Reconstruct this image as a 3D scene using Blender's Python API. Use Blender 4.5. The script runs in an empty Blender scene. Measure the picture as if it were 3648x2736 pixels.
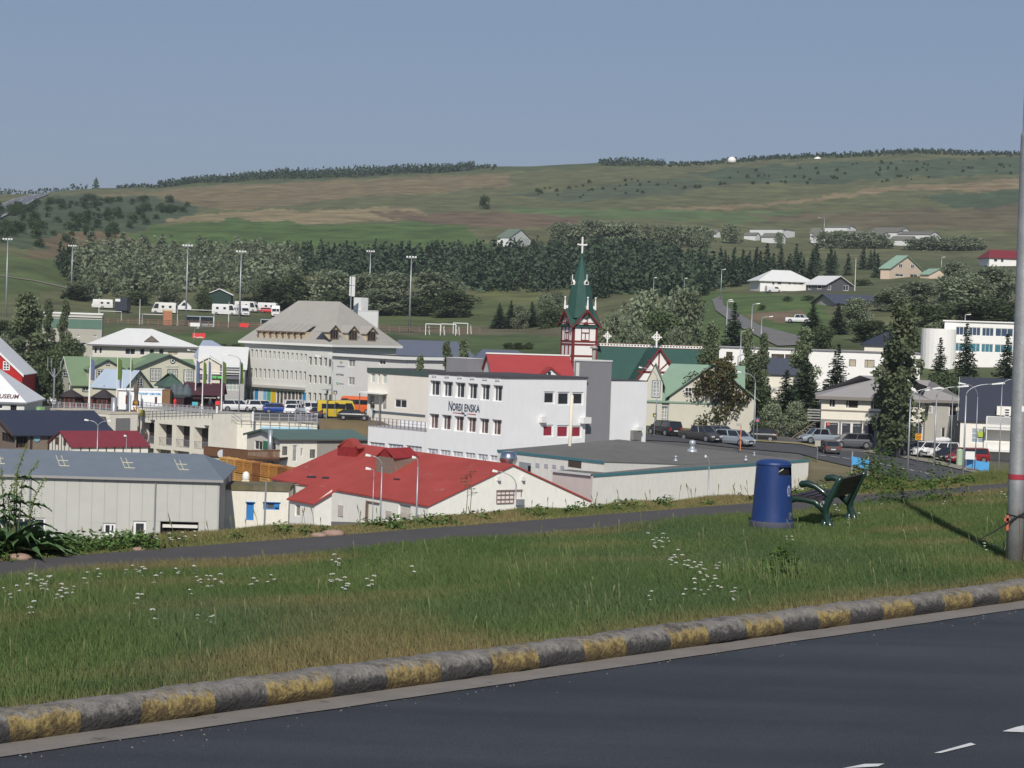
import bpy,math,random
import numpy as np
from mathutils import Vector,Matrix
random.seed(7)
rng=np.random.default_rng(7)
SC=bpy.context.scene
COL=SC.collection
F=7090.0;CX,CY=1824.0,1368.0;PITCH=math.atan(208/F);ROLL=0.033
CAMZ=3.0
fw=Vector((0,math.cos(PITCH),-math.sin(PITCH)));up0=Vector((0,math.sin(PITCH),math.cos(PITCH)));rt0=Vector((1,0,0))
RT=rt0*math.cos(ROLL)+up0*math.sin(ROLL)
UP=up0*math.cos(ROLL)-rt0*math.sin(ROLL)
cd=bpy.data.cameras.new('camera');cam=bpy.data.objects.new('camera',cd);COL.objects.link(cam)
cam.matrix_world=Matrix(((RT.x,UP.x,-fw.x,0),(RT.y,UP.y,-fw.y,0),(RT.z,UP.z,-fw.z,CAMZ),(0,0,0,1)))
cd.sensor_width=36;cd.lens=36*F/3648;cd.clip_start=0.5;cd.clip_end=9000
cd.dof.use_dof=False
SC.camera=cam
SUN_EL=math.radians(39);SUN_AZ=(-0.04,-0.999)
w=bpy.data.worlds.new('World');SC.world=w;w.use_nodes=True
nt=w.node_tree;bg=nt.nodes['Background']
sky=nt.nodes.new('ShaderNodeTexSky');sky.sky_type='NISHITA';sky.sun_disc=False
sky.sun_elevation=SUN_EL
sky.sun_rotation=math.atan2(SUN_AZ[0],SUN_AZ[1])
sky.altitude=0;sky.air_density=1.0;sky.dust_density=0.6;sky.ozone_density=3.0
gmn=nt.nodes.new('ShaderNodeGamma');gmn.inputs[1].default_value=.45
tn=nt.nodes.new('ShaderNodeMix');tn.data_type='RGBA';tn.blend_type='MULTIPLY';tn.inputs[0].default_value=1;tn.inputs[7].default_value=(1.36,1.535,1.93,1)
nt.links.new(sky.outputs[0],gmn.inputs[0]);nt.links.new(gmn.outputs[0],tn.inputs[6]);nt.links.new(tn.outputs[2],bg.inputs[0])
bg.inputs[1].default_value=0.10
sl=bpy.data.lights.new('sun','SUN');sl.energy=4.2;sl.angle=math.radians(0.6);sl.color=(1.0,0.95,0.87)
so=bpy.data.objects.new('sun',sl);COL.objects.link(so)
sd=Vector((SUN_AZ[0]*math.cos(SUN_EL),SUN_AZ[1]*math.cos(SUN_EL),math.sin(SUN_EL)))
so.rotation_euler=sd.to_track_quat('Z','Y').to_euler()
SC.view_settings.view_transform='Standard';SC.view_settings.look='None'
SC.view_settings.exposure=0.0;SC.view_settings.gamma=1.0;SC.view_settings.use_curve_mapping=False
k_=.27125
CR=dict(a=(0,980,k_),b=(600,980,k_),c=(1100,980,k_),d=(0,1300,k_),e=(450,1350,k_),f=(1000,1300,k_),g=(1450,1200,k_),h=(1900,820,k_),i=(1900,1180,k_),j=(2400,1050,k_),l=(2250,1400,k_),m=(2800,1250,k_),n=(3050,1000,.2712),o=(3050,1350,.2712),p=(1700,720,.36166),q=(2500,700,.519),r=(0,560,.40687),s=(2600,1580,k_),t=(3050,1600,.3315),u=(0,1700,.36166),v=(0,2200,.4521),w=(900,1800,.4521),x=(2300,1900,.6094),y=(1000,1600,.5425),z=(1720,1560,.1808),A=(760,1560,.1808),B=(560,1220,.13562),C=(2850,780,.24864),D=(1700,540,.8807),P=(0,0,1.649),L=(1150,1240,.0904))
def K(key,x,y):
 a=CR[key];return(a[0]+x*a[2],a[1]+y*a[2])
def ray(U,V):
 return fw+RT*((U-CX)/F)-UP*((V-CY)/F)
def W(p,Y):
 d=ray(*p);return Vector((0,0,CAMZ))+d*(Y/d.y)
def hz(U):return 1160+.033*(U-CX)
_nr=random.Random(3)
_w=[(_nr.uniform(-1,1),_nr.uniform(-1,1),_nr.uniform(0,6.28))for _ in range(14)]
def vn(x,y,s=1.0,o=0):
 r=0
 for i in range(7):
  a,b,c=_w[(i+o)%14]
  r=r+np.sin((a*x+b*y)*s*(1+.45*i)+c*(1+o))
 return r/3.2
TU=np.array([-3000,-1200,0,500,1000,1500,1824,2300,2800,3300,3700,5200,7000],float)
TT={60:[-14,-14,-15,-15,-15,-15,-15,-14.5,-14.3,-14,-14,-14,-14],130:[-17,-17,-17.5,-17.5,-16.5,-15.3,-15,-14.8,-14.5,-14.2,-14,-14,-14],160:[-17.5,-17.5,-17.7,-17.7,-16.5,-15.2,-15,-14.8,-14.0,-13.8,-13.6,-13.6,-13.6],190:[-19,-19,-19,-19,-19,-16.5,-15.2,-14.0,-13.3,-13.6,-13.6,-13.5,-13.5],220:[-19.5,-19.5,-19.5,-20,-20,-17,-15,-12.0,-12.7,-13.5,-13.6,-13.5,-13.5],245:[-20,-20,-19,-20.5,-20.5,-16.0,-14,-11.6,-12.2,-12.8,-13,-13,-13],262:[-14,-14,-14.0,-20.8,-20.8,-14.5,-13.5,-11.6,-11.8,-12,-12,-12,-12],276:[-14,-14,-14.0,-20.8,-20.8,-14.2,-13.5,-11.4,-11.5,-11.5,-11,-11,-11],279:[-14,-14,-14.0,-14.0,-14.0,-14.0,-13.5,-11.4,-11.5,-11.3,-11,-10.8,-10.8],300:[-14,-14,-14.0,-14,-14,-13.6,-12.9,-11,-10.8,-9.5,-9,-8,-8],325:[-14,-14,-13.8,-14,-14,-13,-11.5,-10,-8.6,-6,-5,-4,-4],345:[-12,-12,-12,-12.5,-13,-11,-9.5,-7,-4.6,-3.4,-3,-2,-2],370:[-9.5,-9.5,-9.5,-9,-9,-7.5,-6.8,-3.5,-1.2,-.5,0,1,1],400:[-6,-6,-6,-5.8,-5.5,-4.6,-4.2,-1,1.6,2.6,3,4,4],430:[-3,-3,-3,-2.7,-2.7,-2.6,-2.5,1,4.2,5.5,6,7,7],480:[-2,-2,-1.6,-2.2,-2.2,-1.5,-.8,4.4,8,9.5,10,11,11],540:[1.5,1.5,2.5,.6,.6,2.0,3.4,8.2,10.8,13,14,15,15],600:[8,8,12,5,4.6,7,9,12.6,15,17,18.5,20,20],680:[18,18,21,13,13.5,16,18,21,23,24,25,26,26],750:[25,25,28,20.5,21,24,27,28.5,29,30,31.5,33,33],800:[29,29,33,28,27,30,31,33,33,34.5,36,37,37],900:[37,37,42,41,42,43,44,44,41,42.5,46,48,48],1000:[44,44,50,51,52,53,55,57,55,57,60,62,62],1200:[56,56,66,70,73,76,78,84,85,88,90,92,92],1400:[68,68,80,86,92,98,102,108,113,119,122,124,124],1600:[80,80,92,101,115,122,127,133,141,149,152,156,156],1750:[78,78,92,101,114,121,126,132,140,148,151,155,155],2300:[50,50,60,66,76,80,85,90,96,100,104,106,106],4000:[20,20,20,20,20,20,20,20,20,20,20,20,20]}
TT[284]=list(TT[279]);TT[287]=list(TT[279])
TY=np.array(sorted(TT),float);TZ=np.array([TT[int(y)]for y in TY],float)
_nu={385:'L',402:'M',748:'M',778:'R'};_n=np.array(sorted(list(TU)+list(_nu)));_z=np.stack([np.interp(_n,TU,r)for r in TZ])
for _i,_u in enumerate(_n):
 for _j,_y in enumerate(TY):
  q_=_nu.get(int(_u),'M' if _u==500 else None)
  if q_ and 245<=_y<=287:_z[_j,_i]={'L':-20 if _y<250 else-14,'M':-20.8 if _y<286 else-14,'R':-20.8 if _y<278 else-14}[q_]
_n2=np.array(sorted(list(_n)+[2870,2896]));_z=np.stack([np.interp(_n2,_n,r)for r in _z]);_n=_n2
for _i,_u in enumerate(_n):
 for _j,_y in enumerate(TY):
  if 1824<_u<=2870 and _y in(130,160,190):_z[_j,_i]={130:-16.8,160:-16.5,190:-15.8}[int(_y)]
TU,TZ=_n,_z
A0=None
def _g0(p):
 d=ray(*p);t=-CAMZ/d.z;return Vector((d.x*t,d.y*t,0))
k0=_g0((0,2657));k1=_g0((3648,2143))
KD=(k1-k0).normalized();KN=Vector((-KD.y,KD.x,0));A0=k0
def st2xy(s,t):return A0.x+KD.x*s+KN.x*t,A0.y+KD.y*s+KN.y*t
def xy2st(x,y):return(x-A0.x)*KD.x+(y-A0.y)*KD.y,(x-A0.x)*KN.x+(y-A0.y)*KN.y
def tnear(s):return 6.75+.07*s
def tfar(s):return 8.35+.06*s
def zt(X,Y):
 X=np.asarray(X,float);Y=np.asarray(Y,float)
 Yc=np.clip(Y,60,3999)
 U=np.clip(1824+F*X/Yc,-2999,6999)
 j=np.clip(np.searchsorted(TY,Yc,side='right')-1,0,len(TY)-2);i=np.clip(np.searchsorted(TU,U,side='right')-1,0,len(TU)-2)
 fy=(Yc-TY[j])/(TY[j+1]-TY[j]);fx=(U-TU[i])/(TU[i+1]-TU[i])
 fx=fx*fx*(3-2*fx)
 z=(TZ[j,i]*(1-fx)+TZ[j,i+1]*fx)*(1-fy)+(TZ[j+1,i]*(1-fx)+TZ[j+1,i+1]*fx)*fy
 amp=np.clip((Y-900)/500,0,1)
 z=z+amp*(1.5*vn(X,Y,.012)+.6*vn(X,Y,.05,3))
 z=z+CAMZ
 s,t=xy2st(X,Y)
 te=tfar(s)+.62+.15*vn(s,s*0,.4)
 dd=np.clip(t-te,0,None)
 pl=.02-.42*(dd*dd/(dd+1.6))
 pl=np.where(t<te,.02+.07*np.clip((tnear(s)-t)/4,0,1)*(t>0.2),pl)
 pl=np.where(t<=0.2,-0.02,pl)
 return np.maximum(z,pl)
def ztf(x,y):return float(zt(x,y))
def hit(p,y0=20,y1=2400):
 d=ray(*p);ys=np.geomspace(y0,y1,3500);tt=ys/d.y
 zr=CAMZ+d.z*tt;g=zt(d.x*tt,ys)
 w_=np.where(zr<g)[0]
 if len(w_)==0:y=y1
 else:y=ys[w_[0]]
 x=d.x*y/d.y
 return Vector((x,y,ztf(x,y)))
MATS={}
def mat(name,col,rough=.85,var=.12,scale=.8,bump=0.,bscale=20.,metal=0.,spec=.3,dirt=None,attr=None,streak=0,wave=None,coat=0):
 if name in MATS:return MATS[name]
 m=bpy.data.materials.new(name);m.use_nodes=True;n=m.node_tree;N=n.nodes;Lk=n.links
 b=N['Principled BSDF'];b.inputs['Roughness'].default_value=rough;b.inputs['Metallic'].default_value=metal
 b.inputs['Specular IOR Level'].default_value=spec
 if coat:b.inputs['Coat Weight'].default_value=coat;b.inputs['Coat Roughness'].default_value=.08
 tc=N.new('ShaderNodeTexCoord')
 src=None
 if attr:
  a=N.new('ShaderNodeAttribute');a.attribute_name=attr;src=a.outputs['Color']
 else:
  r=N.new('ShaderNodeRGB');r.outputs[0].default_value=(*col,1);src=r.outputs[0]
 if var:
  no=N.new('ShaderNodeTexNoise');no.inputs['Scale'].default_value=scale;no.inputs['Detail'].default_value=6
  no.inputs['Roughness'].default_value=.65
  if streak:
   mp=N.new('ShaderNodeMapping');mp.inputs['Scale'].default_value=(streak,streak,1.0);Lk.new(tc.outputs['Object'],mp.inputs[0]);Lk.new(mp.outputs[0],no.inputs['Vector'])
  else:Lk.new(tc.outputs['Object'],no.inputs['Vector'])
  mr=N.new('ShaderNodeMapRange');mr.inputs[1].default_value=.3;mr.inputs[2].default_value=.7
  mr.inputs[3].default_value=1-var;mr.inputs[4].default_value=1+var
  Lk.new(no.outputs['Fac'],mr.inputs[0])
  mx=N.new('ShaderNodeVectorMath');mx.operation='SCALE';Lk.new(src,mx.inputs[0]);Lk.new(mr.outputs[0],mx.inputs['Scale'])
  src=mx.outputs[0]
 if dirt:
  dc,th,ds=dirt
  n2=N.new('ShaderNodeTexNoise');n2.inputs['Scale'].default_value=ds;n2.inputs['Detail'].default_value=8;n2.inputs['Roughness'].default_value=.7
  mp2=N.new('ShaderNodeMapping');sx=streak if streak else 1;mp2.inputs['Scale'].default_value=(sx,sx,1.0)
  Lk.new(tc.outputs['Object'],mp2.inputs[0]);Lk.new(mp2.outputs[0],n2.inputs['Vector'])
  m2=N.new('ShaderNodeMapRange');m2.inputs[1].default_value=th;m2.inputs[2].default_value=th+.12;Lk.new(n2.outputs['Fac'],m2.inputs[0])
  mm=N.new('ShaderNodeMix');mm.data_type='RGBA';Lk.new(m2.outputs[0],mm.inputs[0]);Lk.new(src,mm.inputs[6]);mm.inputs[7].default_value=(*dc,1)
  src=mm.outputs[2]
 Lk.new(src,b.inputs['Base Color'])
 hgt=None
 if bump:
  nb=N.new('ShaderNodeTexNoise');nb.inputs['Scale'].default_value=bscale;nb.inputs['Detail'].default_value=4;Lk.new(tc.outputs['Object'],nb.inputs['Vector']);hgt=nb.outputs['Fac']
 if wave:
  wv=N.new('ShaderNodeTexWave');wv.bands_direction=wave[0];wv.inputs['Scale'].default_value=wave[1];Lk.new(tc.outputs['Object'],wv.inputs['Vector']);hgt=wv.outputs['Fac'];bump=wave[2]
 if hgt:
  bp=N.new('ShaderNodeBump');bp.inputs['Strength'].default_value=bump;bp.inputs['Distance'].default_value=.02;Lk.new(hgt,bp.inputs['Height']);Lk.new(bp.outputs[0],b.inputs['Normal'])
 MATS[name]=m;return m
def sr(r,g,b):
 f=lambda c:((c/255)/12.92 if c<=10 else(((c/255)+.055)/1.055)**2.4)
 return(f(r),f(g),f(b))
def foliage(name,col,col2,trans=.22):
 m=bpy.data.materials.new(name);m.use_nodes=True;n=m.node_tree;N=n.nodes;Lk=n.links
 N.remove(N['Principled BSDF']);out=N['Material Output']
 at=N.new('ShaderNodeAttribute');at.attribute_name='tint'
 oi=N.new('ShaderNodeObjectInfo')
 mx=N.new('ShaderNodeMix');mx.data_type='RGBA';mx.inputs[6].default_value=(*col,1);mx.inputs[7].default_value=(*col2,1);Lk.new(at.outputs['Fac'],mx.inputs[0])
 mr=N.new('ShaderNodeMapRange');mr.inputs[3].default_value=.8;mr.inputs[4].default_value=1.22;Lk.new(oi.outputs['Random'],mr.inputs[0])
 sc=N.new('ShaderNodeVectorMath');sc.operation='SCALE';Lk.new(mx.outputs[2],sc.inputs[0]);Lk.new(mr.outputs[0],sc.inputs['Scale'])
 d=N.new('ShaderNodeBsdfDiffuse');t=N.new('ShaderNodeBsdfTranslucent');ms=N.new('ShaderNodeMixShader');ms.inputs[0].default_value=trans
 Lk.new(sc.outputs[0],d.inputs[0]);Lk.new(sc.outputs[0],t.inputs[0]);Lk.new(d.outputs[0],ms.inputs[1]);Lk.new(t.outputs[0],ms.inputs[2]);Lk.new(ms.outputs[0],out.inputs['Surface'])
 MATS[name]=m;return m
def tag(o,label=None,cat=None,group=None,kind=None):
 if label:o['label']=label
 if cat:o['category']=cat
 if group:o['group']=group
 if kind:o['kind']=kind
 return o
def empty(name,loc=(0,0,0),rz=0,label=None,cat=None,group=None,kind=None):
 o=bpy.data.objects.new(name,None);COL.objects.link(o);o.location=loc;o.rotation_euler=(0,0,rz);o.empty_display_size=.3
 return tag(o,label,cat,group,kind)
def link(name,me,parent=None,loc=None,rz=None):
 o=bpy.data.objects.new(name,me);COL.objects.link(o)
 if parent:o.parent=parent
 if loc is not None:o.location=loc
 if rz is not None:o.rotation_euler=(0,0,rz)
 return o
class MB:
 def __init__(s):s.v=[];s.f=[];s.m=[];s.cur=0;s.M=None
 def add(s,vs,fs):
  b=len(s.v)
  if s.M is not None:vs=[s.M@Vector(q)for q in vs]
  s.v+=[tuple(q)for q in vs];s.f+=[tuple(b+i for i in f)for f in fs];s.m+=[s.cur]*len(fs);return s
 def quad(s,a,b,c,d):return s.add([a,b,c,d],[(0,1,2,3)])
 def poly(s,pts):return s.add(pts,[tuple(range(len(pts)))])
 def box(s,x0,y0,z0,x1,y1,z1):
  return s.add([(x0,y0,z0),(x1,y0,z0),(x1,y1,z0),(x0,y1,z0),(x0,y0,z1),(x1,y0,z1),(x1,y1,z1),(x0,y1,z1)],[(0,3,2,1),(4,5,6,7),(0,1,5,4),(1,2,6,5),(2,3,7,6),(3,0,4,7)])
 def slab(s,pts,th):
  n=len(pts);a=[Vector(p)for p in pts];b=[p-Vector((0,0,th))for p in a]
  return s.add(a+b,[tuple(range(n)),tuple(range(2*n-1,n-1,-1))]+[(i,i+n,(i+1)%n+n,(i+1)%n)for i in range(n)])
 def tube(s,pts,rs,n=8,cap=True):
  pts=[Vector(p)for p in pts]
  if not hasattr(rs,'__len__'):rs=[rs]*len(pts)
  vs=[];prev=None
  for i,p in enumerate(pts):
   d=(pts[min(i+1,len(pts)-1)]-pts[max(i-1,0)]).normalized()
   a=Vector((0,0,1))if abs(d.z)<.9 else Vector((1,0,0))
   if prev is None:u=d.cross(a).normalized()
   else:u=(prev-d*prev.dot(d)).normalized()
   prev=u;v_=d.cross(u)
   for k in range(n):
    q=2*math.pi*k/n;vs.append(p+(u*math.cos(q)+v_*math.sin(q))*rs[i])
  fs=[(i*n+k,i*n+(k+1)%n,(i+1)*n+(k+1)%n,(i+1)*n+k)for i in range(len(pts)-1)for k in range(n)]
  if cap:fs+=[tuple(range(n-1,-1,-1)),tuple((len(pts)-1)*n+k for k in range(n))]
  return s.add(vs,fs)
 def lathe(s,prof,n=24,c=(0,0),cap=True):
  vs=[(c[0]+r*math.cos(2*math.pi*k/n),c[1]+r*math.sin(2*math.pi*k/n),z)for r,z in prof for k in range(n)]
  fs=[(i*n+k,i*n+(k+1)%n,(i+1)*n+(k+1)%n,(i+1)*n+k)for i in range(len(prof)-1)for k in range(n)]
  if cap:fs+=[tuple(range(n-1,-1,-1)),tuple((len(prof)-1)*n+k for k in range(n))]
  return s.add(vs,fs)
 def build(s,name,mats,parent=None,smooth=False,loc=None,rz=None,kind=None):
  me=bpy.data.meshes.new(name);me.from_pydata(s.v,[],s.f)
  if not isinstance(mats,(list,tuple)):mats=[mats]
  for m in mats:me.materials.append(m)
  if any(s.m):me.polygons.foreach_set('material_index',s.m)
  if smooth:me.polygons.foreach_set('use_smooth',[True]*len(s.f))
  me.update();o=link(name,me,parent,loc,rz)
  if kind:o['kind']=kind
  return o
def npmesh(name,verts,faces,mats,attr=None,smooth=False):
 me=bpy.data.meshes.new(name);nv=len(verts);nf,k=faces.shape
 me.vertices.add(nv);me.vertices.foreach_set('co',np.ascontiguousarray(verts,np.float32).ravel())
 me.loops.add(nf*k);me.loops.foreach_set('vertex_index',np.ascontiguousarray(faces,np.int32).ravel())
 me.polygons.add(nf);me.polygons.foreach_set('loop_start',np.arange(0,nf*k,k,dtype=np.int32))
 if smooth:me.polygons.foreach_set('use_smooth',np.ones(nf,bool))
 me.update(calc_edges=True)
 if attr:
  for an,(dom,typ,arr)in attr.items():
   a=me.attributes.new(an,typ,dom)
   a.data.foreach_set('color' if 'COLOR' in typ else 'value',np.ascontiguousarray(arr,np.float32).ravel())
 for m in mats:me.materials.append(m)
 return me
WHITE=mat('white_plaster',(.72,.72,.70),.8,.05,.6,dirt=((.5,.49,.45),.64,1.3),streak=3)
WFRAME=mat('white_frame',(.74,.74,.72),.6,.02)
GLASS=mat('window_glass',(.03,.035,.045),.12,.3,.5,spec=.8)
GLASSB=mat('window_glass_blue',(.04,.07,.12),.12,.3,.5,spec=.8)
GLASSL=mat('curtained_glass',(.30,.30,.28),.3,.25,1.5,spec=.6)
BLIND=mat('red_blind',(.27,.03,.05),.5,.15,1)
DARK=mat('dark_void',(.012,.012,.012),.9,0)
STEEL=mat('galvanised_steel',(.36,.38,.40),.45,.12,6,metal=.55)
POLEW=mat('white_pole_paint',(.75,.75,.73),.5,.03)
ASPH=mat('asphalt_town',(.075,.075,.08),.9,.15,.5)
PATCH=[([(-50,405),(200,412),(1100,370),(2300,320),(2300,700),(-50,700)],(.112,.116,.050)),([(180,425),(600,395),(1100,378),(1110,402),(800,425),(470,455),(330,420)],(.172,.138,.070)),([(250,478),(430,462),(620,450),(900,448),(1010,470),(700,484),(430,482)],(.225,.180,.095)),([(330,488),(520,475),(700,488),(850,486),(1000,480),(1180,505),(1100,530),(830,545),(650,540),(250,530)],(.072,.115,.030)),([(800,455),(1250,462),(1250,500),(1050,492),(850,474)],(.135,.098,.058)),([(-50,455),(100,425),(330,425),(440,447),(360,478),(230,520),(120,545),(-50,520)],(.060,.082,.040)),([(-50,545),(130,565),(160,625),(-50,650)],(.080,.105,.035)),([(120,500),(260,500),(320,530),(60,560)],(.14,.105,.055)),([(1200,460),(1450,448),(1650,440),(1900,402),(2300,380),(2300,408),(1950,410),(1700,440),(1450,462)],(.200,.155,.085)),([(1080,448),(1300,452),(1600,458),(1850,462),(1800,478),(1500,478),(1120,462)],(.090,.130,.048)),([(1480,372),(1800,352),(2300,335),(2300,372),(1950,385),(1700,398),(1550,392)],(.065,.090,.045)),([(1100,420),(1450,385),(1600,395),(1400,425),(1200,432)],(.075,.092,.048)),([(1990,425),(2210,405),(2230,440),(2080,455)],(.060,.085,.042)),([(1600,470),(2300,440),(2300,500),(1900,495)],(.120,.100,.055)),([(1000,490),(1250,500),(1350,540),(1100,545)],(.115,.115,.050)),([(1040,620),(1230,640),(1230,700),(1040,690)],(.115,.125,.045)),([(200,650),(620,645),(620,705),(200,705)],(.085,.096,.040)),([(800,640),(1240,660),(1240,800),(800,800)],(.085,.105,.035)),([(300,700),(1240,708),(1240,725),(300,720)],(.11,.10,.055)),([(300,715),(900,722),(1240,728),(1240,790),(300,790)],(.068,.098,.032)),([(1500,630),(1800,640),(1800,740),(1500,740)],(.078,.118,.034)),([(1600,680),(1730,672),(1730,695),(1640,697)],(.16,.115,.07)),([(1700,560),(2200,560),(2200,640),(1700,640)],(.085,.095,.04)),]
def inpoly(px,py,poly):
 c=np.zeros(px.shape,bool);n=len(poly)
 for i in range(n):
  x0,y0=poly[i];x1,y1=poly[(i+1)%n]
  cond=((y0>py)!=(y1>py))&(px<(x1-x0)*(py-y0)/(y1-y0+1e-9)+x0);c^=cond
 return c
def project(X,Y,Z):
 vx=X*RT.x+Y*RT.y+(Z-CAMZ)*RT.z;vy=X*UP.x+Y*UP.y+(Z-CAMZ)*UP.z;vz=X*fw.x+Y*fw.y+(Z-CAMZ)*fw.z
 return CX+F*vx/vz,CY-F*vy/vz
def terrain():
 ys=np.concatenate([np.arange(46,170,1.6),np.arange(170,300,.7),np.arange(300,560,2.),np.arange(560,1000,4.),np.arange(1000,1700,10.),np.geomspace(1710,4000,24)])
 us=np.concatenate([np.linspace(-2990,-250,40),np.linspace(-230,3880,412),np.linspace(3930,6990,44)])
 YY,UU=np.meshgrid(ys,us,indexing='ij');XX=(UU-1824)/F*YY
 ZZ=zt(XX,YY)
 ZZ=ZZ-.35*np.clip((70-YY)/10,0,1)
 pu,pv=project(XX,YY,ZZ);pu=pu/1.649;pv=pv/1.649
 wu=pu+16*vn(pu,pv*3,.035)+7*vn(pu,pv*3,.12,2);wv=pv+4*vn(pu,pv*3,.03,5)+2*vn(pu,pv*2,.15,4)
 col=np.empty(XX.shape+(4,),np.float32);col[...,:3]=(.105,.102,.098);col[...,3]=1;col[YY>300,:3]=(.080,.098,.040)
 for poly,c in PATCH:
  msk=inpoly(wu,wv,poly)&(YY>330);col[msk,:3]=c
 town=YY<=330
 v1=vn(XX,YY,.11,1)
 gr=town&(v1>.35)&(pu>1350);col[gr,:3]=(.10,.105,.05)
 br=town&(pu>790)&(pu<1000)&(YY>255)&(YY<283)&(pu<815+60);col[br,:3]=(.15,.115,.065)
 slope=town&(pu>690)&(pu<905)&(YY>240)&(YY<281);col[slope,:3]=(.13,.10,.055)
 s_,t_=xy2st(XX,YY);bank=(t_<60)&(YY<150);col[bank,:3]=(.10,.115,.05)
 rb=town&(pu>1560)&(YY>150)&(YY<208);col[rb,:3]=(.15,.125,.065)
 bush=np.clip(vn(XX,YY,.06,6)*.5+vn(XX,YY,.2,8)*.35,-1,1)
 far=np.clip((YY-600)/200,0,1)
 f=(1+.16*bush*far)[...,None];col[...,:3]*=f
 ny,nu=XX.shape
 idx=np.arange(ny*nu).reshape(ny,nu)
 fa=np.stack([idx[:-1,:-1],idx[:-1,1:],idx[1:,1:],idx[1:,:-1]],-1).reshape(-1,4)
 m=mat('hillside',None,.95,.42,.07,attr='surf',bump=0)
 m.node_tree.nodes['Noise Texture'].inputs['Detail'].default_value=9
 me=npmesh('terrain',np.stack([XX,YY,ZZ],-1).reshape(-1,3),fa,[m],{'surf':('POINT','FLOAT_COLOR',col.reshape(-1,4))},True)
 tag(link('terrain',me),kind='structure')
terrain()
def stsheet(name,m,s0,s1,ds,tf0,tf1,nt_,zf,jag=0.,kind='structure'):
 ss=np.arange(s0,s1+1e-6,ds);vs=[];n=len(ss)
 for i,s in enumerate(ss):
  a=tf0(s)+(jag*float(vn(s,0,3.1))if jag else 0);b=tf1(s)+(jag*float(vn(s,5,2.7,3))if jag else 0)
  for j in range(nt_+1):
   t=a+(b-a)*j/nt_;x,y=st2xy(s,t);vs.append((x,y,zf(x,y,s,t)))
 idx=np.arange(n*(nt_+1)).reshape(n,nt_+1)
 fa=np.stack([idx[:-1,:-1],idx[1:,:-1],idx[1:,1:],idx[:-1,1:]],-1).reshape(-1,4)
 o=link(name,npmesh(name,np.array(vs),fa,[m],None,True));o['kind']=kind;return o
soil=mat('verge_soil',(.075,.080,.035),.95,.35,1.2,bump=.6,bscale=30,dirt=((.15,.12,.065),.62,2.))
stsheet('grass_verge_ground',soil,-30,75,.35,lambda s:.12,lambda s:tfar(s)+22,60,lambda x,y,s,t:ztf(x,y)-(.03 if tnear(s)<t<tfar(s)else 0)-(.25 if t>tfar(s)+16 else 0))
pathm=mat('path_asphalt',sr(80,77,76),.92,.10,1.2,bump=.5,bscale=60,dirt=((.11,.105,.095),.66,3.))
stsheet('footpath',pathm,-30,70,.3,tnear,tfar,2,lambda x,y,s,t:.036,jag=.03)
gutterm=mat('gutter_concrete',sr(122,116,110),.92,.14,2.0,bump=.4,bscale=50,dirt=((.10,.095,.09),.60,3.))
stsheet('gutter',gutterm,-30,70,.25,lambda s:-.34,lambda s:.05,1,lambda x,y,s,t:.010,jag=.012)
def roadmat():
 m=mat('road_asphalt',sr(54,56,60),.62,.12,.45,bump=.5,bscale=90,spec=.35)
 n=m.node_tree;N=n.nodes;Lk=n.links;b=N['Principled BSDF']
 old=b.inputs['Base Color'].links[0].from_socket
 tc=N['Texture Coordinate'];mp=N.new('ShaderNodeMapping');mp.inputs['Rotation'].default_value=(0,0,-math.atan2(KD.y,KD.x));mp.inputs['Scale'].default_value=(.12,1.15,1)
 Lk.new(tc.outputs['Object'],mp.inputs[0]);no=N.new('ShaderNodeTexNoise');no.inputs['Scale'].default_value=1.0;no.inputs['Detail'].default_value=5;Lk.new(mp.outputs[0],no.inputs['Vector'])
 mr=N.new('ShaderNodeMapRange');mr.inputs[1].default_value=.35;mr.inputs[2].default_value=.65;mr.inputs[3].default_value=.8;mr.inputs[4].default_value=1.2;Lk.new(no.outputs['Fac'],mr.inputs[0])
 sc=N.new('ShaderNodeVectorMath');sc.operation='SCALE';Lk.new(old,sc.inputs[0]);Lk.new(mr.outputs[0],sc.inputs['Scale']);Lk.new(sc.outputs[0],b.inputs['Base Color'])
 sp=N.new('ShaderNodeTexNoise');sp.inputs['Scale'].default_value=90;sp.inputs['Detail'].default_value=2;Lk.new(tc.outputs['Object'],sp.inputs['Vector'])
 m2=N.new('ShaderNodeMapRange');m2.inputs[1].default_value=.3;m2.inputs[2].default_value=.75;m2.inputs[3].default_value=.55;m2.inputs[4].default_value=1.65;Lk.new(sp.outputs['Fac'],m2.inputs[0])
 s2=N.new('ShaderNodeVectorMath');s2.operation='SCALE';Lk.new(sc.outputs[0],s2.inputs[0]);Lk.new(m2.outputs[0],s2.inputs['Scale']);Lk.new(s2.outputs[0],b.inputs['Base Color'])
 return m
stsheet('road',roadmat(),-45,90,.5,lambda s:-11.5,lambda s:-.28,12,lambda x,y,s,t:.002)
stsheet('far_ground',mat('near_field',(.09,.10,.05),.95,.3,.5),-45,90,3,lambda s:-70,lambda s:-11.6,6,lambda x,y,s,t:-.05)
pm=mat('road_paint',(.62,.62,.60),.7,.10,8)
def ground_pt(p):
 q=_g0(p);return(q.x,q.y,.008)
mk=empty('lane_marking',label=None,kind='structure')
for poly in([K('x',2085,1163),K('x',2212,1168),K('x',2212,1128),K('x',2165,1138)],[K('x',1685,1290),K('x',1725,1290),K('x',1930,1240),K('x',1900,1230)],[K('x',1150,1380),K('x',1360,1368),K('x',1395,1352),K('x',1280,1354)]):
 MB().poly([ground_pt(p)for p in poly]).build('dash',pm,mk)
gm=mat('grit',(.2,.19,.18),.9,.3,5);g=MB()
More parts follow.
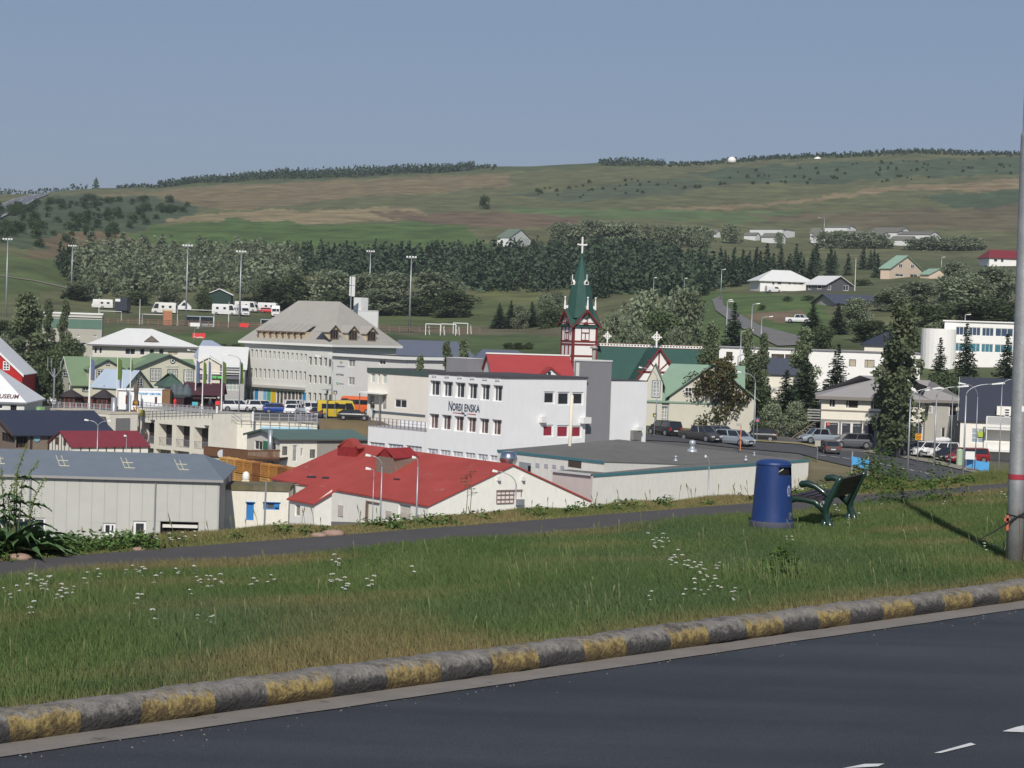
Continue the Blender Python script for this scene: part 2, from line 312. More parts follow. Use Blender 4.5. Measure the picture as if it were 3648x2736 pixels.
for i in range(200):
 s=random.uniform(-3,26);t=-.33-abs(random.gauss(0,.2));x,y=st2xy(s,t);r=random.uniform(.003,.009)
 g.add([(x-r,y,.003),(x+r,y-r,.003),(x+r,y+r,.003),(x,y,.003+r)],[(0,1,3),(1,2,3),(2,0,3)])
tag(g.build('grit',gm),'small loose stones along the gutter edge','grit',kind='stuff')
def kerbmat(name,painted):
 m=mat(name,(.185,.172,.155),.95,.35,9,bump=1.0,bscale=35,dirt=((.06,.057,.053),.56,3.5))
 n=m.node_tree;N=n.nodes;Lk=n.links;b=N['Principled BSDF'];src=b.inputs['Base Color'].links[0].from_socket
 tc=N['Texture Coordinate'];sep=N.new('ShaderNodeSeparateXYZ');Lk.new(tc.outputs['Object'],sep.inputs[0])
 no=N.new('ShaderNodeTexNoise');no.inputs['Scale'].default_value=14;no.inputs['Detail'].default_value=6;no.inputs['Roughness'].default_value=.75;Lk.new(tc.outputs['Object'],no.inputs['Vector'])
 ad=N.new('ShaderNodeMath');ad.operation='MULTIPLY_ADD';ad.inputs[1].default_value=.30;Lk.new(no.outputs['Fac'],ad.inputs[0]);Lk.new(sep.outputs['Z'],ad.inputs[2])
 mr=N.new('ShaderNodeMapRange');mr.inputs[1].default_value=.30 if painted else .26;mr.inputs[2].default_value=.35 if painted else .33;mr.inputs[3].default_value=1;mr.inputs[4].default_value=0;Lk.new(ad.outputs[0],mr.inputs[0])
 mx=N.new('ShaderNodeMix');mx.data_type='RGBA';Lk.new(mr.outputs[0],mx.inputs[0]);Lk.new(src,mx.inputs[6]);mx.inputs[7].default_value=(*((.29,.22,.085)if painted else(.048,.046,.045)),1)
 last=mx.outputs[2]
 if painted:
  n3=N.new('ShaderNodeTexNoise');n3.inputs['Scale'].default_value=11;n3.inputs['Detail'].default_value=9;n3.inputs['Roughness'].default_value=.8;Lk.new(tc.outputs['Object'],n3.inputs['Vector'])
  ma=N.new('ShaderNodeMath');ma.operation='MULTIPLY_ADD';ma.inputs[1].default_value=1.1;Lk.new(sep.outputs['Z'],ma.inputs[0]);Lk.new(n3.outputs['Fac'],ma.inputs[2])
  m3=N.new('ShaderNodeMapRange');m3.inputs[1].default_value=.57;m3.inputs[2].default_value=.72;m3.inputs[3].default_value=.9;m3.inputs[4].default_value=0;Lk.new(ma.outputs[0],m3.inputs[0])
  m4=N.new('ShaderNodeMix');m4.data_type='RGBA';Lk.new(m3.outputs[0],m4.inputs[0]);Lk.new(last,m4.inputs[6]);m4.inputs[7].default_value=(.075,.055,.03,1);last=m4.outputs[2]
 Lk.new(last,b.inputs['Base Color']);return m
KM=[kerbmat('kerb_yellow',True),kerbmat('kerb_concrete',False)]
kerb=empty('kerb',kind='structure')
yend=[0.0]
for px in(137,452,705,948,1165,1350,1522,1680,1805,1935,2055,2160):
 V=2630-.1408*px*1.649
 q=_g0((px*1.649,V));yend.append(xy2st(q.x,q.y)[0])
per=(yend[-1]-yend[1])/(len(yend)-2)
def kerb_seg(s0,s1,m):
 b=MB();prof=[(0.02,0.0),(-.012,.05),(-.012,.11),(.015,.165),(.07,.200),(.22,.212),(.285,.18),(.29,.0)]
 n=max(2,int((s1-s0)/.045));vs=[]
 for i in range(n+1):
  s=s0+(s1-s0)*i/n
  for j,(t,z)in enumerate(prof):
   e=.013*float(vn(s*1.3,t*8+z*9,3.0))+.006*float(vn(s*9,t*30+z*20,2.0,4))if 0<j<7 else 0
   x,y=st2xy(s,t+e*.9);vs.append((x,y,z+e*.7+(.004*math.sin(s*.9))))
 k=len(prof)
 fs=[(i*k+j,(i+1)*k+j,(i+1)*k+j+1,i*k+j+1)for i in range(n)for j in range(k-1)]
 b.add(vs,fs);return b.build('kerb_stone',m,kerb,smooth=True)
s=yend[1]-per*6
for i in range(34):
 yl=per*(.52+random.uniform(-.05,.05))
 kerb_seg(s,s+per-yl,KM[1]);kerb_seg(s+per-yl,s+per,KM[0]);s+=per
def resample(pl,n):
 P=np.array(pl,float);d=np.r_[0,np.cumsum(np.hypot(*np.diff(P,axis=0).T))];q=np.linspace(0,d[-1],n)
 return np.stack([np.interp(q,d,P[:,0]),np.interp(q,d,P[:,1])],-1)
def ribbon(name,ea,eb,m,n=60,k=6,lift=.12,y0=120,y1=2000,world=False):
 A=[hit(tuple(p),y0,y1)for p in resample(ea,n)]if not world else[Vector((x,y,0))for x,y in resample(ea,n)]
 B=[hit(tuple(p),y0,y1)for p in resample(eb,n)]if not world else[Vector((x,y,0))for x,y in resample(eb,n)]
 vs=[]
 for a,b in zip(A,B):
  for j in range(k+1):
   q=a.lerp(b,j/k);vs.append((q.x,q.y,ztf(q.x,q.y)+lift))
 idx=np.arange(n*(k+1)).reshape(n,k+1)
 fa=np.stack([idx[:-1,:-1],idx[1:,:-1],idx[1:,1:],idx[:-1,1:]],-1).reshape(-1,4)
 o=link(name,npmesh(name,np.array(vs),fa,[m],None,True));o['kind']='structure';return A,B
stm=mat('street_asphalt',sr(78,78,80),.85,.10,.3)
lo=[K('l',190,630),K('l',700,655),K('l',1300,725),K('l',2212,805),K('m',420,1432),K('m',850,1530),K('o',170,1215),K('o',700,1345),K('o',1400,1420),K('o',2212,1470)]
hi=[K('l',190,545),K('l',700,560),K('l',1500,640),K('l',2212,688),K('m',450,1300),K('m',1000,1340),K('o',400,1010),K('o',1000,1120),K('o',1600,1260),K('o',2212,1380)]
ribbon('street',lo,hi,stm,70,8,.10,130,300)
ribbon('pavement',[K('m',1000,1345),K('o',400,1015),K('o',1000,1125),K('o',1600,1265),K('o',2212,1385)],[K('m',1100,1320),K('o',420,985),K('o',1020,1085),K('o',1620,1215),K('o',2212,1330)],mat('pavement_concrete',sr(140,135,122),.9,.12,1),50,2,.2,130,300)
ribbon('pavement',[K('l',1500,645),K('l',2212,690),K('m',450,1302)],[K('l',1500,625),K('l',2212,672),K('m',450,1270)],mat('pavement_yellow',(.28,.24,.12),.9,.12,1),30,2,.2,130,300)
dm=mat('street_dash',(.55,.55,.53),.8,.1);sdash=empty('street_marking',kind='structure')
for(q,dx,dy)in[(K('m',430+155*i,1383+19*i),10,1.6)for i in range(5)]+[(K('o',205+100*i,1105+22*i-i*i*.15),7,2)for i in range(12)]:
 a=hit(q,130,300);b=hit((q[0]+dx,q[1]+dy),130,300);d=(b-a).normalized()if(b-a).length>.01 else Vector((1,0,0));nrm=Vector((-d.y,d.x,0))*.14;b=a+d*1.2
 MB().quad(*[(v.x,v.y,ztf(v.x,v.y)+.16)for v in(a-nrm,b-nrm,b+nrm,a+nrm)]).build('dash',dm,sdash)
ribbon('lane',[K('P',1538,648),K('P',1546,672),K('P',1590,705),K('P',1680,750)],[K('P',1560,640),K('P',1562,660),K('P',1640,705),K('P',1790,745)],mat('lane_asphalt',sr(112,110,108),.9,.1,.3),50,4,.25,330,700)
hr=mat('hill_road_asphalt',sr(105,108,114),.9,.06,.3)
A_,B_=ribbon('hill_road',[(-80,832),(0,783),K('r',170,462),K('r',320,375),K('r',430,330)],[(-80,772),(0,734),K('r',110,380),K('r',260,340),K('r',400,324)],hr,60,3,.6,500,1900)
lm=MB()
for i in range(59):
 for f_ in(.03,.5,.97):
  a=A_[i].lerp(B_[i],f_);b=A_[i+1].lerp(B_[i+1],f_);a2=A_[i].lerp(B_[i],f_+.025);b2=A_[i+1].lerp(B_[i+1],f_+.025)
  lm.quad(*[(v.x,v.y,ztf(v.x,v.y)+.75)for v in(a,b,b2,a2)])
lm.build('hill_road_line',dm,kind='structure')
ribbon('gravel_track',[(0,985),(120,1003),(250,1032)],[(0,982),(120,999),(250,1027)],mat('gravel',sr(120,115,105),.9,.1),40,1,.2,350,900)
class Bld:
 """corner given by a survey pixel at eave height and its distance; e1 runs right/away, e2 left/away"""
 def __init__(s,name,label,cat,p,D,ang,Ul,Ur,zb,group=None):
  s.O=W(p,D);s.a=math.radians(ang);s.e1=Vector((math.cos(s.a),math.sin(s.a),0));s.e2=Vector((-math.sin(s.a),math.cos(s.a),0))
  s.W=s._len(s.e1,Ur,p[1]);s.L=s._len(s.e2,Ul,p[1])
  s.z0=zb+CAMZ;s.H=s.O.z-s.z0
  s.root=empty(name,(s.O.x,s.O.y,s.z0),s.a,label,cat,group);s.op={'R':[],'L':[]};s.items=[]
 def _len(s,e,U,V):
  if isinstance(U,tuple):return U[0]
  d=ray(U,V);dx,dy=d.x,d.y
  det=e.x*(-dy)-(-dx)*e.y
  t=((-s.O.x)*(-dy)-(-dx)*(-s.O.y))/det
  return abs(t)
 def on(s,face,p):
  n=Vector((math.sin(s.a),-math.cos(s.a),0))if face=='R' else Vector((-math.cos(s.a),-math.sin(s.a),0))
  c=Vector((0,0,CAMZ));d=ray(*p);O=Vector((s.O.x,s.O.y,0));t=(O-c).dot(n)/d.dot(n);q=c+d*t
  return(q-O).dot(s.e1 if face=='R' else s.e2),q.z-s.z0
 def fm(s,face):
  if face=='R':return Matrix(((1,0,0,0),(0,1,0,0),(0,0,1,0),(0,0,0,1)))
  return Matrix(((0,1,0,0),(-1,0,0,s.L),(0,0,1,0),(0,0,0,1)))
 def fx(s,face,h):return h if face=='R' else s.L-h
 def rect(s,face,p0,p1):
  h0,z1=s.on(face,p0);h1,z0=s.on(face,p1);a,b=s.fx(face,h0),s.fx(face,h1)
  return min(a,b),min(z0,z1),max(a,b),max(z0,z1)
 def win(s,face,p0,p1,nx=2,nz=1,frame=WFRAME,glass=GLASS,fw_=.07,deep=.14,name='window',trim=None,proud=False,bars=None):
  x0,z0,x1,z1=s.rect(face,p0,p1);s.items.append((face,x0,z0,x1,z1,nx,nz,frame,glass,fw_,deep,name,trim,proud,bars))
 def row(s,face,a0,a1,b0,b1,n,**k):
  for i in range(n):
   f_=i/(n-1);L_=lambda p,q:(p[0]+(q[0]-p[0])*f_,p[1]+(q[1]-p[1])*f_)
   s.win(face,L_(a0,b0),L_(a1,b1),**k)
 def walls(s,m,gable=None,rise=0,band=None,extra=1.5):
  b=MB()
  for face,Wd in(('R',s.W),('L',s.L)):
   holes=[]
   for it in s.items:
    if it[0]!=face:continue
    _,x0,z0,x1,z1=it[:5]
    if it[13]or z1>s.H-.03 or x0<.03 or x1>Wd-.03:continue
    holes.append((x0,max(z0,.05),x1,z1,it[10]))
   b.M=s.fm(face)
   xs=sorted({0,Wd,*[h[0]for h in holes],*[h[2]for h in holes]});zs=sorted({-extra,s.H,*[h[1]for h in holes],*[h[3]for h in holes]})
   for i in range(len(xs)-1):
    for j in range(len(zs)-1):
     xm=(xs[i]+xs[i+1])/2;zm=(zs[j]+zs[j+1])/2
     if any(h[0]<xm<h[2]and h[1]<zm<h[3]for h in holes):continue
     b.quad((xs[i],0,zs[j]),(xs[i+1],0,zs[j]),(xs[i+1],0,zs[j+1]),(xs[i],0,zs[j+1]))
   for x0,z0,x1,z1,dp in holes:
    b.quad((x0,0,z0),(x0,dp,z0),(x0,dp,z1),(x0,0,z1));b.quad((x1,dp,z0),(x1,0,z0),(x1,0,z1),(x1,dp,z1))
    b.quad((x0,dp,z1),(x1,dp,z1),(x1,0,z1),(x0,0,z1));b.quad((x0,0,z0),(x1,0,z0),(x1,dp,z0),(x0,dp,z0))
    b.quad((x0,dp,z0),(x1,dp,z0),(x1,dp,z1),(x0,dp,z1))
  b.M=None
  b.quad((s.W,0,-extra),(s.W,s.L,-extra),(s.W,s.L,s.H),(s.W,0,s.H));b.quad((s.W,s.L,-extra),(0,s.L,-extra),(0,s.L,s.H),(s.W,s.L,s.H))
  if gable=='x':
   for x in(0,s.W):b.poly([(x,0,s.H),(x,s.L,s.H),(x,s.L/2,s.H+rise)])
  if gable=='y':
   for y in(0,s.L):b.poly([(0,y,s.H),(s.W,y,s.H),(s.W/2,y,s.H+rise)])
  b.quad((0,0,s.H-.02),(s.W,0,s.H-.02),(s.W,s.L,s.H-.02),(0,s.L,s.H-.02))
  s.wall=b.build('wall',m,s.root);s.rise=rise
  for it in s.items:s._window(*it)
  return s
 def _window(s,face,x0,z0,x1,z1,nx,nz,frame,glass,f_,deep,name,trim,proud,bars):
  Wd=s.W if face=='R' else s.L
  pr=proud or z1>s.H-.03 or x0<.03 or x1>Wd-.03
  y1=-.02 if pr else deep-.01;y0=-.07 if pr else deep-.07
  M=s.fm(face);z0=max(z0,.05)
  g=MB();g.M=M;g.quad((x0,y1-.012,z0),(x1,y1-.012,z0),(x1,y1-.012,z1),(x0,y1-.012,z1))
  b=MB();b.M=M
  if frame is not None:
   b.box(x0,y0,z0,x0+f_,y1+.01,z1);b.box(x1-f_,y0,z0,x1,y1+.01,z1);b.box(x0+f_,y0,z0,x1-f_,y1+.01,z0+f_);b.box(x0+f_,y0,z1-f_,x1-f_,y1+.01,z1)
   for i in range(1,nx):
    c=x0+(x1-x0)*(bars[i-1]if bars else i/nx);b.box(c-f_*.45,y0+.006,z0+f_,c+f_*.45,y1+.01,z1-f_)
   for j in range(1,nz):c=z0+(z1-z0)*j/nz;b.box(x0+f_,y0+.012,c-f_*.4,x1-f_,y1+.01,c+f_*.4)
   o=b.build(name,frame,s.root)
   g.build('pane',glass,o)
  else:
   g.build(name,glass,s.root);o=None
  if trim:
   t=MB();t.M=M;w_=.12
   t.box(x0-w_,-.045,z0-w_,x0,-.004,z1+w_);t.box(x1,-.045,z0-w_,x1+w_,-.004,z1+w_);t.box(x0,-.045,z1,x1,-.004,z1+w_);t.box(x0,-.06,z0-w_,x1,-.004,z0)
   t.build('trim',trim,o if o else s.root)
 def roof(s,kind,m,rise=0,o=.35,th=.14,fascia=None,insets=(0,0),edge=None,name='roof'):
  W_,L_,H=s.W,s.L,s.H;b=MB()
  if kind=='flat':
   b.box(-o,-o,H,W_+o,L_+o,H+th);r=b.build(name,m,s.root)
   if fascia:
    f_=MB();e=.03;h=edge or .3
    f_.box(-o-e,-o-e,H+th+.01-h,W_+o+e,-o,H+th+.02);f_.box(-o-e,-o,H+th+.01-h,-o,L_+o+e,H+th+.02)
    f_.build('fascia',fascia,s.root)
   return r
  if kind=='x':
   sl=rise/(L_/2);i0,i1=insets
   b.slab([(-o,-o,H-o*sl),(W_+o,-o,H-o*sl),(W_+o-i1,L_/2,H+rise),(-o+i0,L_/2,H+rise)],th)
   b.slab([(W_+o,L_+o,H-o*sl),(-o,L_+o,H-o*sl),(-o+i0,L_/2,H+rise),(W_+o-i1,L_/2,H+rise)],th)
  elif kind=='y':
   sl=rise/(W_/2);i0,i1=insets
   b.slab([(-o,L_+o,H-o*sl),(-o,-o,H-o*sl),(W_/2,-o+i0,H+rise),(W_/2,L_+o-i1,H+rise)],th)
   b.slab([(W_+o,-o,H-o*sl),(W_+o,L_+o,H-o*sl),(W_/2,L_+o-i1,H+rise),(W_/2,-o+i0,H+rise)],th)
  elif kind=='hipx' or kind=='hipy':
   i0,i1=insets;A=(-o,-o,H);B_=(W_+o,-o,H);C=(W_+o,L_+o,H);Dd=(-o,L_+o,H)
   if kind=='hipx':R0=(i0,L_/2,H+rise);R1=(W_-i1,L_/2,H+rise);fs=[[A,B_,R1,R0],[B_,C,R1],[C,Dd,R0,R1],[Dd,A,R0]]
   else:R0=(W_/2,i0,H+rise);R1=(W_/2,L_-i1,H+rise);fs=[[A,B_,R0],[B_,C,R1,R0],[C,Dd,R1],[Dd,A,R0,R1]]
   for q in fs:b.poly(q)
   b.slab([A,B_,C,Dd],th)
  s.rf=b.build(name,m,s.root)
  s.slope=rise/(L_/2 if kind in 'hipx' and kind!='y' else W_/2)
  if fascia and kind=='x':
   f_=MB();sl=rise/(L_/2)
   f_.box(-o,-o-.03,H-o*sl-th-.04,W_+o,-o-.002,H-o*sl-.01);f_.build('gutter',fascia,s.root)
  if fascia and kind in('hipx','hipy'):
   f_=MB();f_.box(-o,-o-.03,H-th-.05,W_+o,-o-.002,H+.02);f_.box(-o-.03,-o-.03,H-th-.05,-o-.002,L_+o,H+.02);f_.build('fascia',fascia,s.root)
  return s.rf
 def barge(s,m,rise,kind='x',o=.35,w_=.22):
  b=MB()
  if kind=='x':
   sl=rise/(s.L/2);x=-o-.03
   for a,c in(((-o,s.H-o*sl),(s.L/2,s.H+rise)),((s.L+o,s.H-o*sl),(s.L/2,s.H+rise))):
    b.add([(x,a[0],a[1]-w_),(x,c[0],c[1]-w_),(x,c[0],c[1]+.03),(x,a[0],a[1]+.03),(x+.04,a[0],a[1]-w_),(x+.04,c[0],c[1]-w_),(x+.04,c[0],c[1]+.03),(x+.04,a[0],a[1]+.03)],[(0,1,2,3),(7,6,5,4),(3,2,6,7),(0,4,5,1)])
  else:
   sl=rise/(s.W/2);y=-o-.03
   for a,c in(((-o,s.H-o*sl),(s.W/2,s.H+rise)),((s.W+o,s.H-o*sl),(s.W/2,s.H+rise))):
    b.add([(a[0],y,a[1]-w_),(c[0],y,c[1]-w_),(c[0],y,c[1]+.03),(a[0],y,a[1]+.03),(a[0],y+.04,a[1]-w_),(c[0],y+.04,c[1]-w_),(c[0],y+.04,c[1]+.03),(a[0],y+.04,a[1]+.03)],[(0,1,2,3),(7,6,5,4),(3,2,6,7),(0,4,5,1)])
  return b.build('bargeboard',m,s.root)
 def fbox(s,face,p0,p1,out,m,name,inn=0.0):
  x0,z0,x1,z1=s.rect(face,p0,p1);b=MB();b.M=s.fm(face);b.box(x0,-out,z0,x1,-.003+inn,z1);return b.build(name,m,s.root)
 def gablet(s,face,p_l,p_r,p_top,out,wallm,roofm,back=4.,o=.25,wins=(),zbot=None,trim=None,name='dormer'):
  """gable-fronted dormer / cross gable: eave pixels left and right, apex pixel"""
  xl,zl=s.on(face,p_l);xr,zr_=s.on(face,p_r);xt,ztp=s.on(face,p_top);xl,xr=s.fx(face,xl),s.fx(face,xr)
  if xl>xr:xl,xr=xr,xl
  ze=(zl+zr_)/2;xc=(xl+xr)/2;zb=zbot if zbot is not None else-1
  M=s.fm(face);b=MB();b.M=M;y=-out
  b.add([(xl,y,zb),(xr,y,zb),(xr,y,ze),(xc,y,ztp),(xl,y,ze),(xl,back,zb),(xr,back,zb),(xr,back,ze),(xc,back,ztp),(xl,back,ze)],[(0,1,2,3,4),(1,6,7,2),(5,0,4,9)])
  r_=b.build(name,wallm,s.root)
  q=MB();q.M=M;sl=(ztp-ze)/((xr-xl)/2)
  q.slab([(xl-o,y-o,ze-o*sl+.05),(xc,y-o,ztp+.05),(xc,back,ztp+.05),(xl-o,back,ze-o*sl+.05)],.1)
  q.slab([(xc,y-o,ztp+.05),(xr+o,y-o,ze-o*sl+.05),(xr+o,back,ze-o*sl+.05),(xc,back,ztp+.05)],.1)
  q.build('dormer_roof',roofm,r_)
  if trim:
   t=MB();t.M=M;yy=y-o-.03
   for(ax,az),(cx_,cz)in(((xl-o,ze-o*sl),(xc,ztp)),((xr+o,ze-o*sl),(xc,ztp))):
    t.add([(ax,yy,az-.18),(cx_,yy,cz-.18),(cx_,yy,cz+.07),(ax,yy,az+.07),(ax,yy+.03,az-.18),(cx_,yy+.03,cz-.18),(cx_,yy+.03,cz+.07),(ax,yy+.03,az+.07)],[(0,1,2,3),(7,6,5,4),(3,2,6,7),(0,4,5,1)])
   t.build('bargeboard',trim,r_)
  for(p0,p1,nx,nz,gl,tr)in wins:
   x0,z0,x1,z1=s.rect(face,p0,p1);g=MB();g.M=M;g.quad((x0,y-.03,z0),(x1,y-.03,z0),(x1,y-.03,z1),(x0,y-.03,z1))
   f_=MB();f_.M=M;t_=.07
   f_.box(x0,y-.08,z0,x0+t_,y-.01,z1);f_.box(x1-t_,y-.08,z0,x1,y-.01,z1);f_.box(x0+t_,y-.08,z0,x1-t_,y-.01,z0+t_);f_.box(x0+t_,y-.08,z1-t_,x1-t_,y-.01,z1)
   for i in range(1,nx):c=x0+(x1-x0)*i/nx;f_.box(c-.03,y-.075,z0+t_,c+.03,y-.02,z1-t_)
   for i in range(1,nz):c=z0+(z1-z0)*i/nz;f_.box(x0+t_,y-.07,c-.03,x1-t_,y-.02,c+.03)
   if tr:
    f_.cur=1;w_=.12
    f_.box(x0-w_,y-.05,z0-w_,x0-.002,y-.005,z1+w_);f_.box(x1+.002,y-.05,z0-w_,x1+w_,y-.005,z1+w_);f_.box(x0,y-.05,z1+.002,x1,y-.005,z1+w_);f_.box(x0,y-.05,z0-w_,x1,y-.005,z0-.002)
   wo=f_.build('window',[WFRAME,tr or WFRAME],r_)
   g.build('pane',gl,r_)
  return r_
FONT=None
def textmesh(body,m,parent,M,w_=None,h_=1.0,depth=.03,name='lettering',bold=0.0,shear=0):
 c=bpy.data.curves.new('text_curve','FONT');c.body=body;c.size=1;c.extrude=.02;c.offset=bold;c.shear=shear
 o=bpy.data.objects.new('text_tmp',c);COL.objects.link(o)
 dg=bpy.context.evaluated_depsgraph_get();me=bpy.data.meshes.new_from_object(o.evaluated_get(dg));bpy.data.objects.remove(o)
 co=np.empty(len(me.vertices)*3,np.float32);me.vertices.foreach_get('co',co);co=co.reshape(-1,3)
 mn=co.min(0);mx=co.max(0);co-=(mn+[0,0,0]);sx=(w_/(mx[0]-mn[0]))if w_ else h_/(mx[1]-mn[1]);sy=h_/(mx[1]-mn[1])
 out=np.stack([co[:,0]*sx,-(co[:,2])*depth/.04-.005,co[:,1]*sy],-1)
 out=np.array([tuple(M@Vector(map(float,q)))for q in out],np.float32)
 me.vertices.foreach_set('co',out.ravel());me.materials.clear();me.materials.append(m);me.update()
 return link(name,me,parent)
def btext(b,face,p0,p1,body,m,out=.03,**k):
 x0,z0,x1,z1=b.rect(face,p0,p1);M=b.fm(face)@Matrix.Translation((x0,-out,z0));return textmesh(body,m,b.root,M,x1-x0,z1-z0,**k)
R_RED=mat('red_roof_paint',sr(160,68,60),.75,.14,.8,dirt=((.34,.22,.20),.62,1.9),streak=.35,wave=('X',2.2,.25))
CREAM=mat('cream_plaster',sr(222,218,205),.85,.07,.7,dirt=((.50,.45,.36),.58,1.9),streak=4)
OLDWHITE=mat('old_white_plaster',sr(232,230,221),.85,.06,.9,dirt=((.58,.54,.45),.60,2.2),streak=3)
GREYW=mat('warm_grey_wall',sr(205,205,200),.85,.05,.5)
KW=dict(nx=2)
SHW=mat('shed_sheet',sr(183,183,176),.6,.05,.5);SHR=mat('shed_roof_sheet',sr(128,136,142),.45,.08,.7,metal=.25,wave=('X',4.0,.5))
b=Bld('storage_shed','long pale grey metal shed with blue grey corrugated roof below the verge','shed',(-330,1680),150,4,(14,),784,-17.5)
b.win('R',K('u',1018,452),K('u',1135,572),nx=2,bars=[.6],fw_=.16);b.win('R',K('u',1315,432),K('u',1435,640),nx=1,fw_=.18,name='door')
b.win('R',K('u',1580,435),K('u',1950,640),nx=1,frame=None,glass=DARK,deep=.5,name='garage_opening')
b.win('R',K('u',125,395),K('u',440,580),nx=3,fw_=.12);b.walls(mat('shed_core',sr(168,168,162),.8,.05))
rise_=b.on('R',(744,1636))[1]
b.roof('hipx',SHR,1.45,.3,.12,fascia=mat('shed_gutter',sr(150,148,146),.5,.03),insets=(0,1.9))
b.fbox('R',K('u',1600,465),K('u',1945,505),-.12,mat('door_panel',sr(215,213,205),.6,.04),'door_panel',inn=.2)
px=35
while px<2150:
 for(za,zb_)in((45,640),):
  xa,_=b.on('R',K('u',px-120,300));xb,_=b.on('R',K('u',px,300));pm_=MB()
  segs=[(-1,b.H-.02)]
  for it in b.items:
   if it[1]<xb and it[3]>xa:segs='cut'
  if segs!='cut':pm_.box(xa+.012,-.02,-1,xb-.012,-.004,b.H-.05)
  else:
   x_=[(it[1],it[2],it[3],it[4])for it in b.items if it[1]<xb and it[3]>xa]
   lo_,hi_=min(q[1]for q in x_),max(q[3]for q in x_);pm_.box(xa+.012,-.02,hi_+.03,xb-.012,-.004,b.H-.05)
   if min(q[0]for q in x_)>xa+.1:pm_.box(xa+.03,-.034,-1,min(q[0]for q in x_)-.02,-.004,hi_+.02)
   if max(q[2]for q in x_)<xb-.1:pm_.box(max(q[2]for q in x_)+.02,-.034,-1,xb-.012,-.004,hi_+.02)
   if lo_>.3:pm_.box(max(xa+.03,min(q[0]for q in x_)-.02),-.033,-1,min(xb-.03,max(q[2]for q in x_)+.02),-.005,lo_-.02)
  pm_.build('panel',SHW,b.root)
 px+=124
for q in(297,1528):
 x,_=b.on('R',K('u',q,300));MB().tube([(x,-.12,b.H-.1),(x,-.12,.2)],.06).build('downpipe',STEEL,b.root)
ladm=mat('pale_ladder',(.55,.53,.42),.6,.05)
def roof_pt(b,p,lift=.06):
 sl=b.slope_;n=Vector((0,-sl,1)).normalized();R=Matrix.Rotation(b.a,3,'Z');nw=R@n;O=Vector((b.O.x,b.O.y,b.z0+b.H))
 c=Vector((0,0,CAMZ));d=ray(*p);t=(O-c).dot(nw)/d.dot(nw);q=c+d*t;q=R.transposed()@(q-Vector((b.O.x,b.O.y,b.z0)));q.z+=lift;return q
b.slope_=1.45/(b.L/2+.3)
for P in([K('d',735,1205),K('d',785,1340),K('d',760,1272),K('d',895,1275),K('d',785,1340),K('d',915,1345),K('d',805,1210),K('d',855,1342)],[K('d',1585,1232),K('d',1640,1368),K('d',1612,1298),K('d',1748,1303),K('d',1640,1368),K('d',1775,1372),K('d',1650,1240),K('d',1700,1368)],[K('d',-90,1175),K('d',-60,1310),K('d',-70,1243),K('d',45,1245),K('d',-60,1310),K('d',65,1315),K('d',-10,1180),K('d',15,1310)],[K('e',630,1072),K('e',690,1202),K('e',660,1136),K('e',795,1140),K('e',690,1202),K('e',825,1212),K('e',700,1080),K('e',750,1208)]):
 lb=MB()
 for i in range(0,8,2):lb.tube([roof_pt(b,P[i],.1),roof_pt(b,P[i+1],.1)],.035,5)
 lb.build('roof_ladder',ladm,b.root)
RW=OLDWHITE
b=Bld('red_roof_warehouse','white warehouse with faded red roof and long white gable','warehouse',(1526,1798),146.5,35,968,2101,-16.2)
ang=math.degrees(math.atan2(.57,.82))
b.win('L',K('y',775,355),K('y',850,500),nx=1,glass=mat('grey_board',sr(196,190,180),.8,.1),name='door')
b.walls(RW,'y',2.9);b.roof('y',R_RED,2.9,.12,.12)
def rf_y(b,p,rise,lift=.03):
 sl=rise/(b.W/2);R=Matrix.Rotation(b.a,3,'Z');nw=R@Vector((-sl,0,1)).normalized();O=Vector((b.O.x,b.O.y,b.z0+b.H));c=Vector((0,0,CAMZ));d=ray(*p)
 q=c+d*((O-c).dot(nw)/d.dot(nw));q=R.transposed()@(q-Vector((b.O.x,b.O.y,b.z0)));q.z+=lift;return q
for q in((175,178,235,190),(275,184,320,196),(745,195,785,205)):
 a=[rf_y(b,K('y',*p),2.9,.05)for p in((q[0],q[1]),(q[2],q[1]+3),(q[2]-6,q[3]),(q[0]-6,q[3]-3))]
 MB().slab(a,.04).build('skylight',mat('skylight_dark',(.03,.025,.03),.5,.1),b.root)
def monitor(P,hgt,wm,rm,wv_):
 base=[rf_y(b,p,2.9,-.2)for p in P];m_=MB();zt_=max(q.z for q in base)+hgt
 top=[Vector((q.x,q.y,zt_))for q in base];m_.add(base+top,[(0,1,5,4),(1,2,6,5),(2,3,7,6),(3,0,4,7)])
 o=m_.build('roof_monitor',wm,b.root);e0=(top[0]+top[1])/2+Vector((0,0,.7));e1_=(top[2]+top[3])/2+Vector((0,0,.7))
 r=MB();r.slab([top[0]+Vector((-.15,-.15,0)),e0+Vector((0,-.15,0)),e1_,top[3]+Vector((-.15,.1,0))],.08);r.slab([e0+Vector((0,-.15,0)),top[1]+Vector((.15,-.15,0)),top[2]+Vector((.15,.1,0)),e1_],.08);r.poly([top[0],top[1],e0]);r.build('monitor_roof',rm,o)
RD2=mat('dark_red_paint',sr(140,45,45),.7,.15,1.5);LV=mat('louvre_wood',sr(135,120,108),.8,.15,2,wave=('Z',6,.5))
monitor([K('f',745,1190),K('f',985,1210),K('f',1090,1130),K('f',880,1110)],.5,RD2,R_RED,1)
monitor([K('f',1250,1400),K('f',1450,1430),K('f',1800,1230),K('f',1600,1215)],.35,LV,RD2,1)
for(x0,y0,x1,y1,mm,nm,face)in((380,365,412,445,'b','door','L'),(692,402,730,460,'b','door','L'),(795,412,830,455,'b','hatch','L'),(893,425,930,465,'b','hatch','L')):
 b.fbox(face,K('y',x0,y0),K('y',x1,y1),.05,mat('grey_pink_board',sr(190,180,175),.8,.1,2),nm)
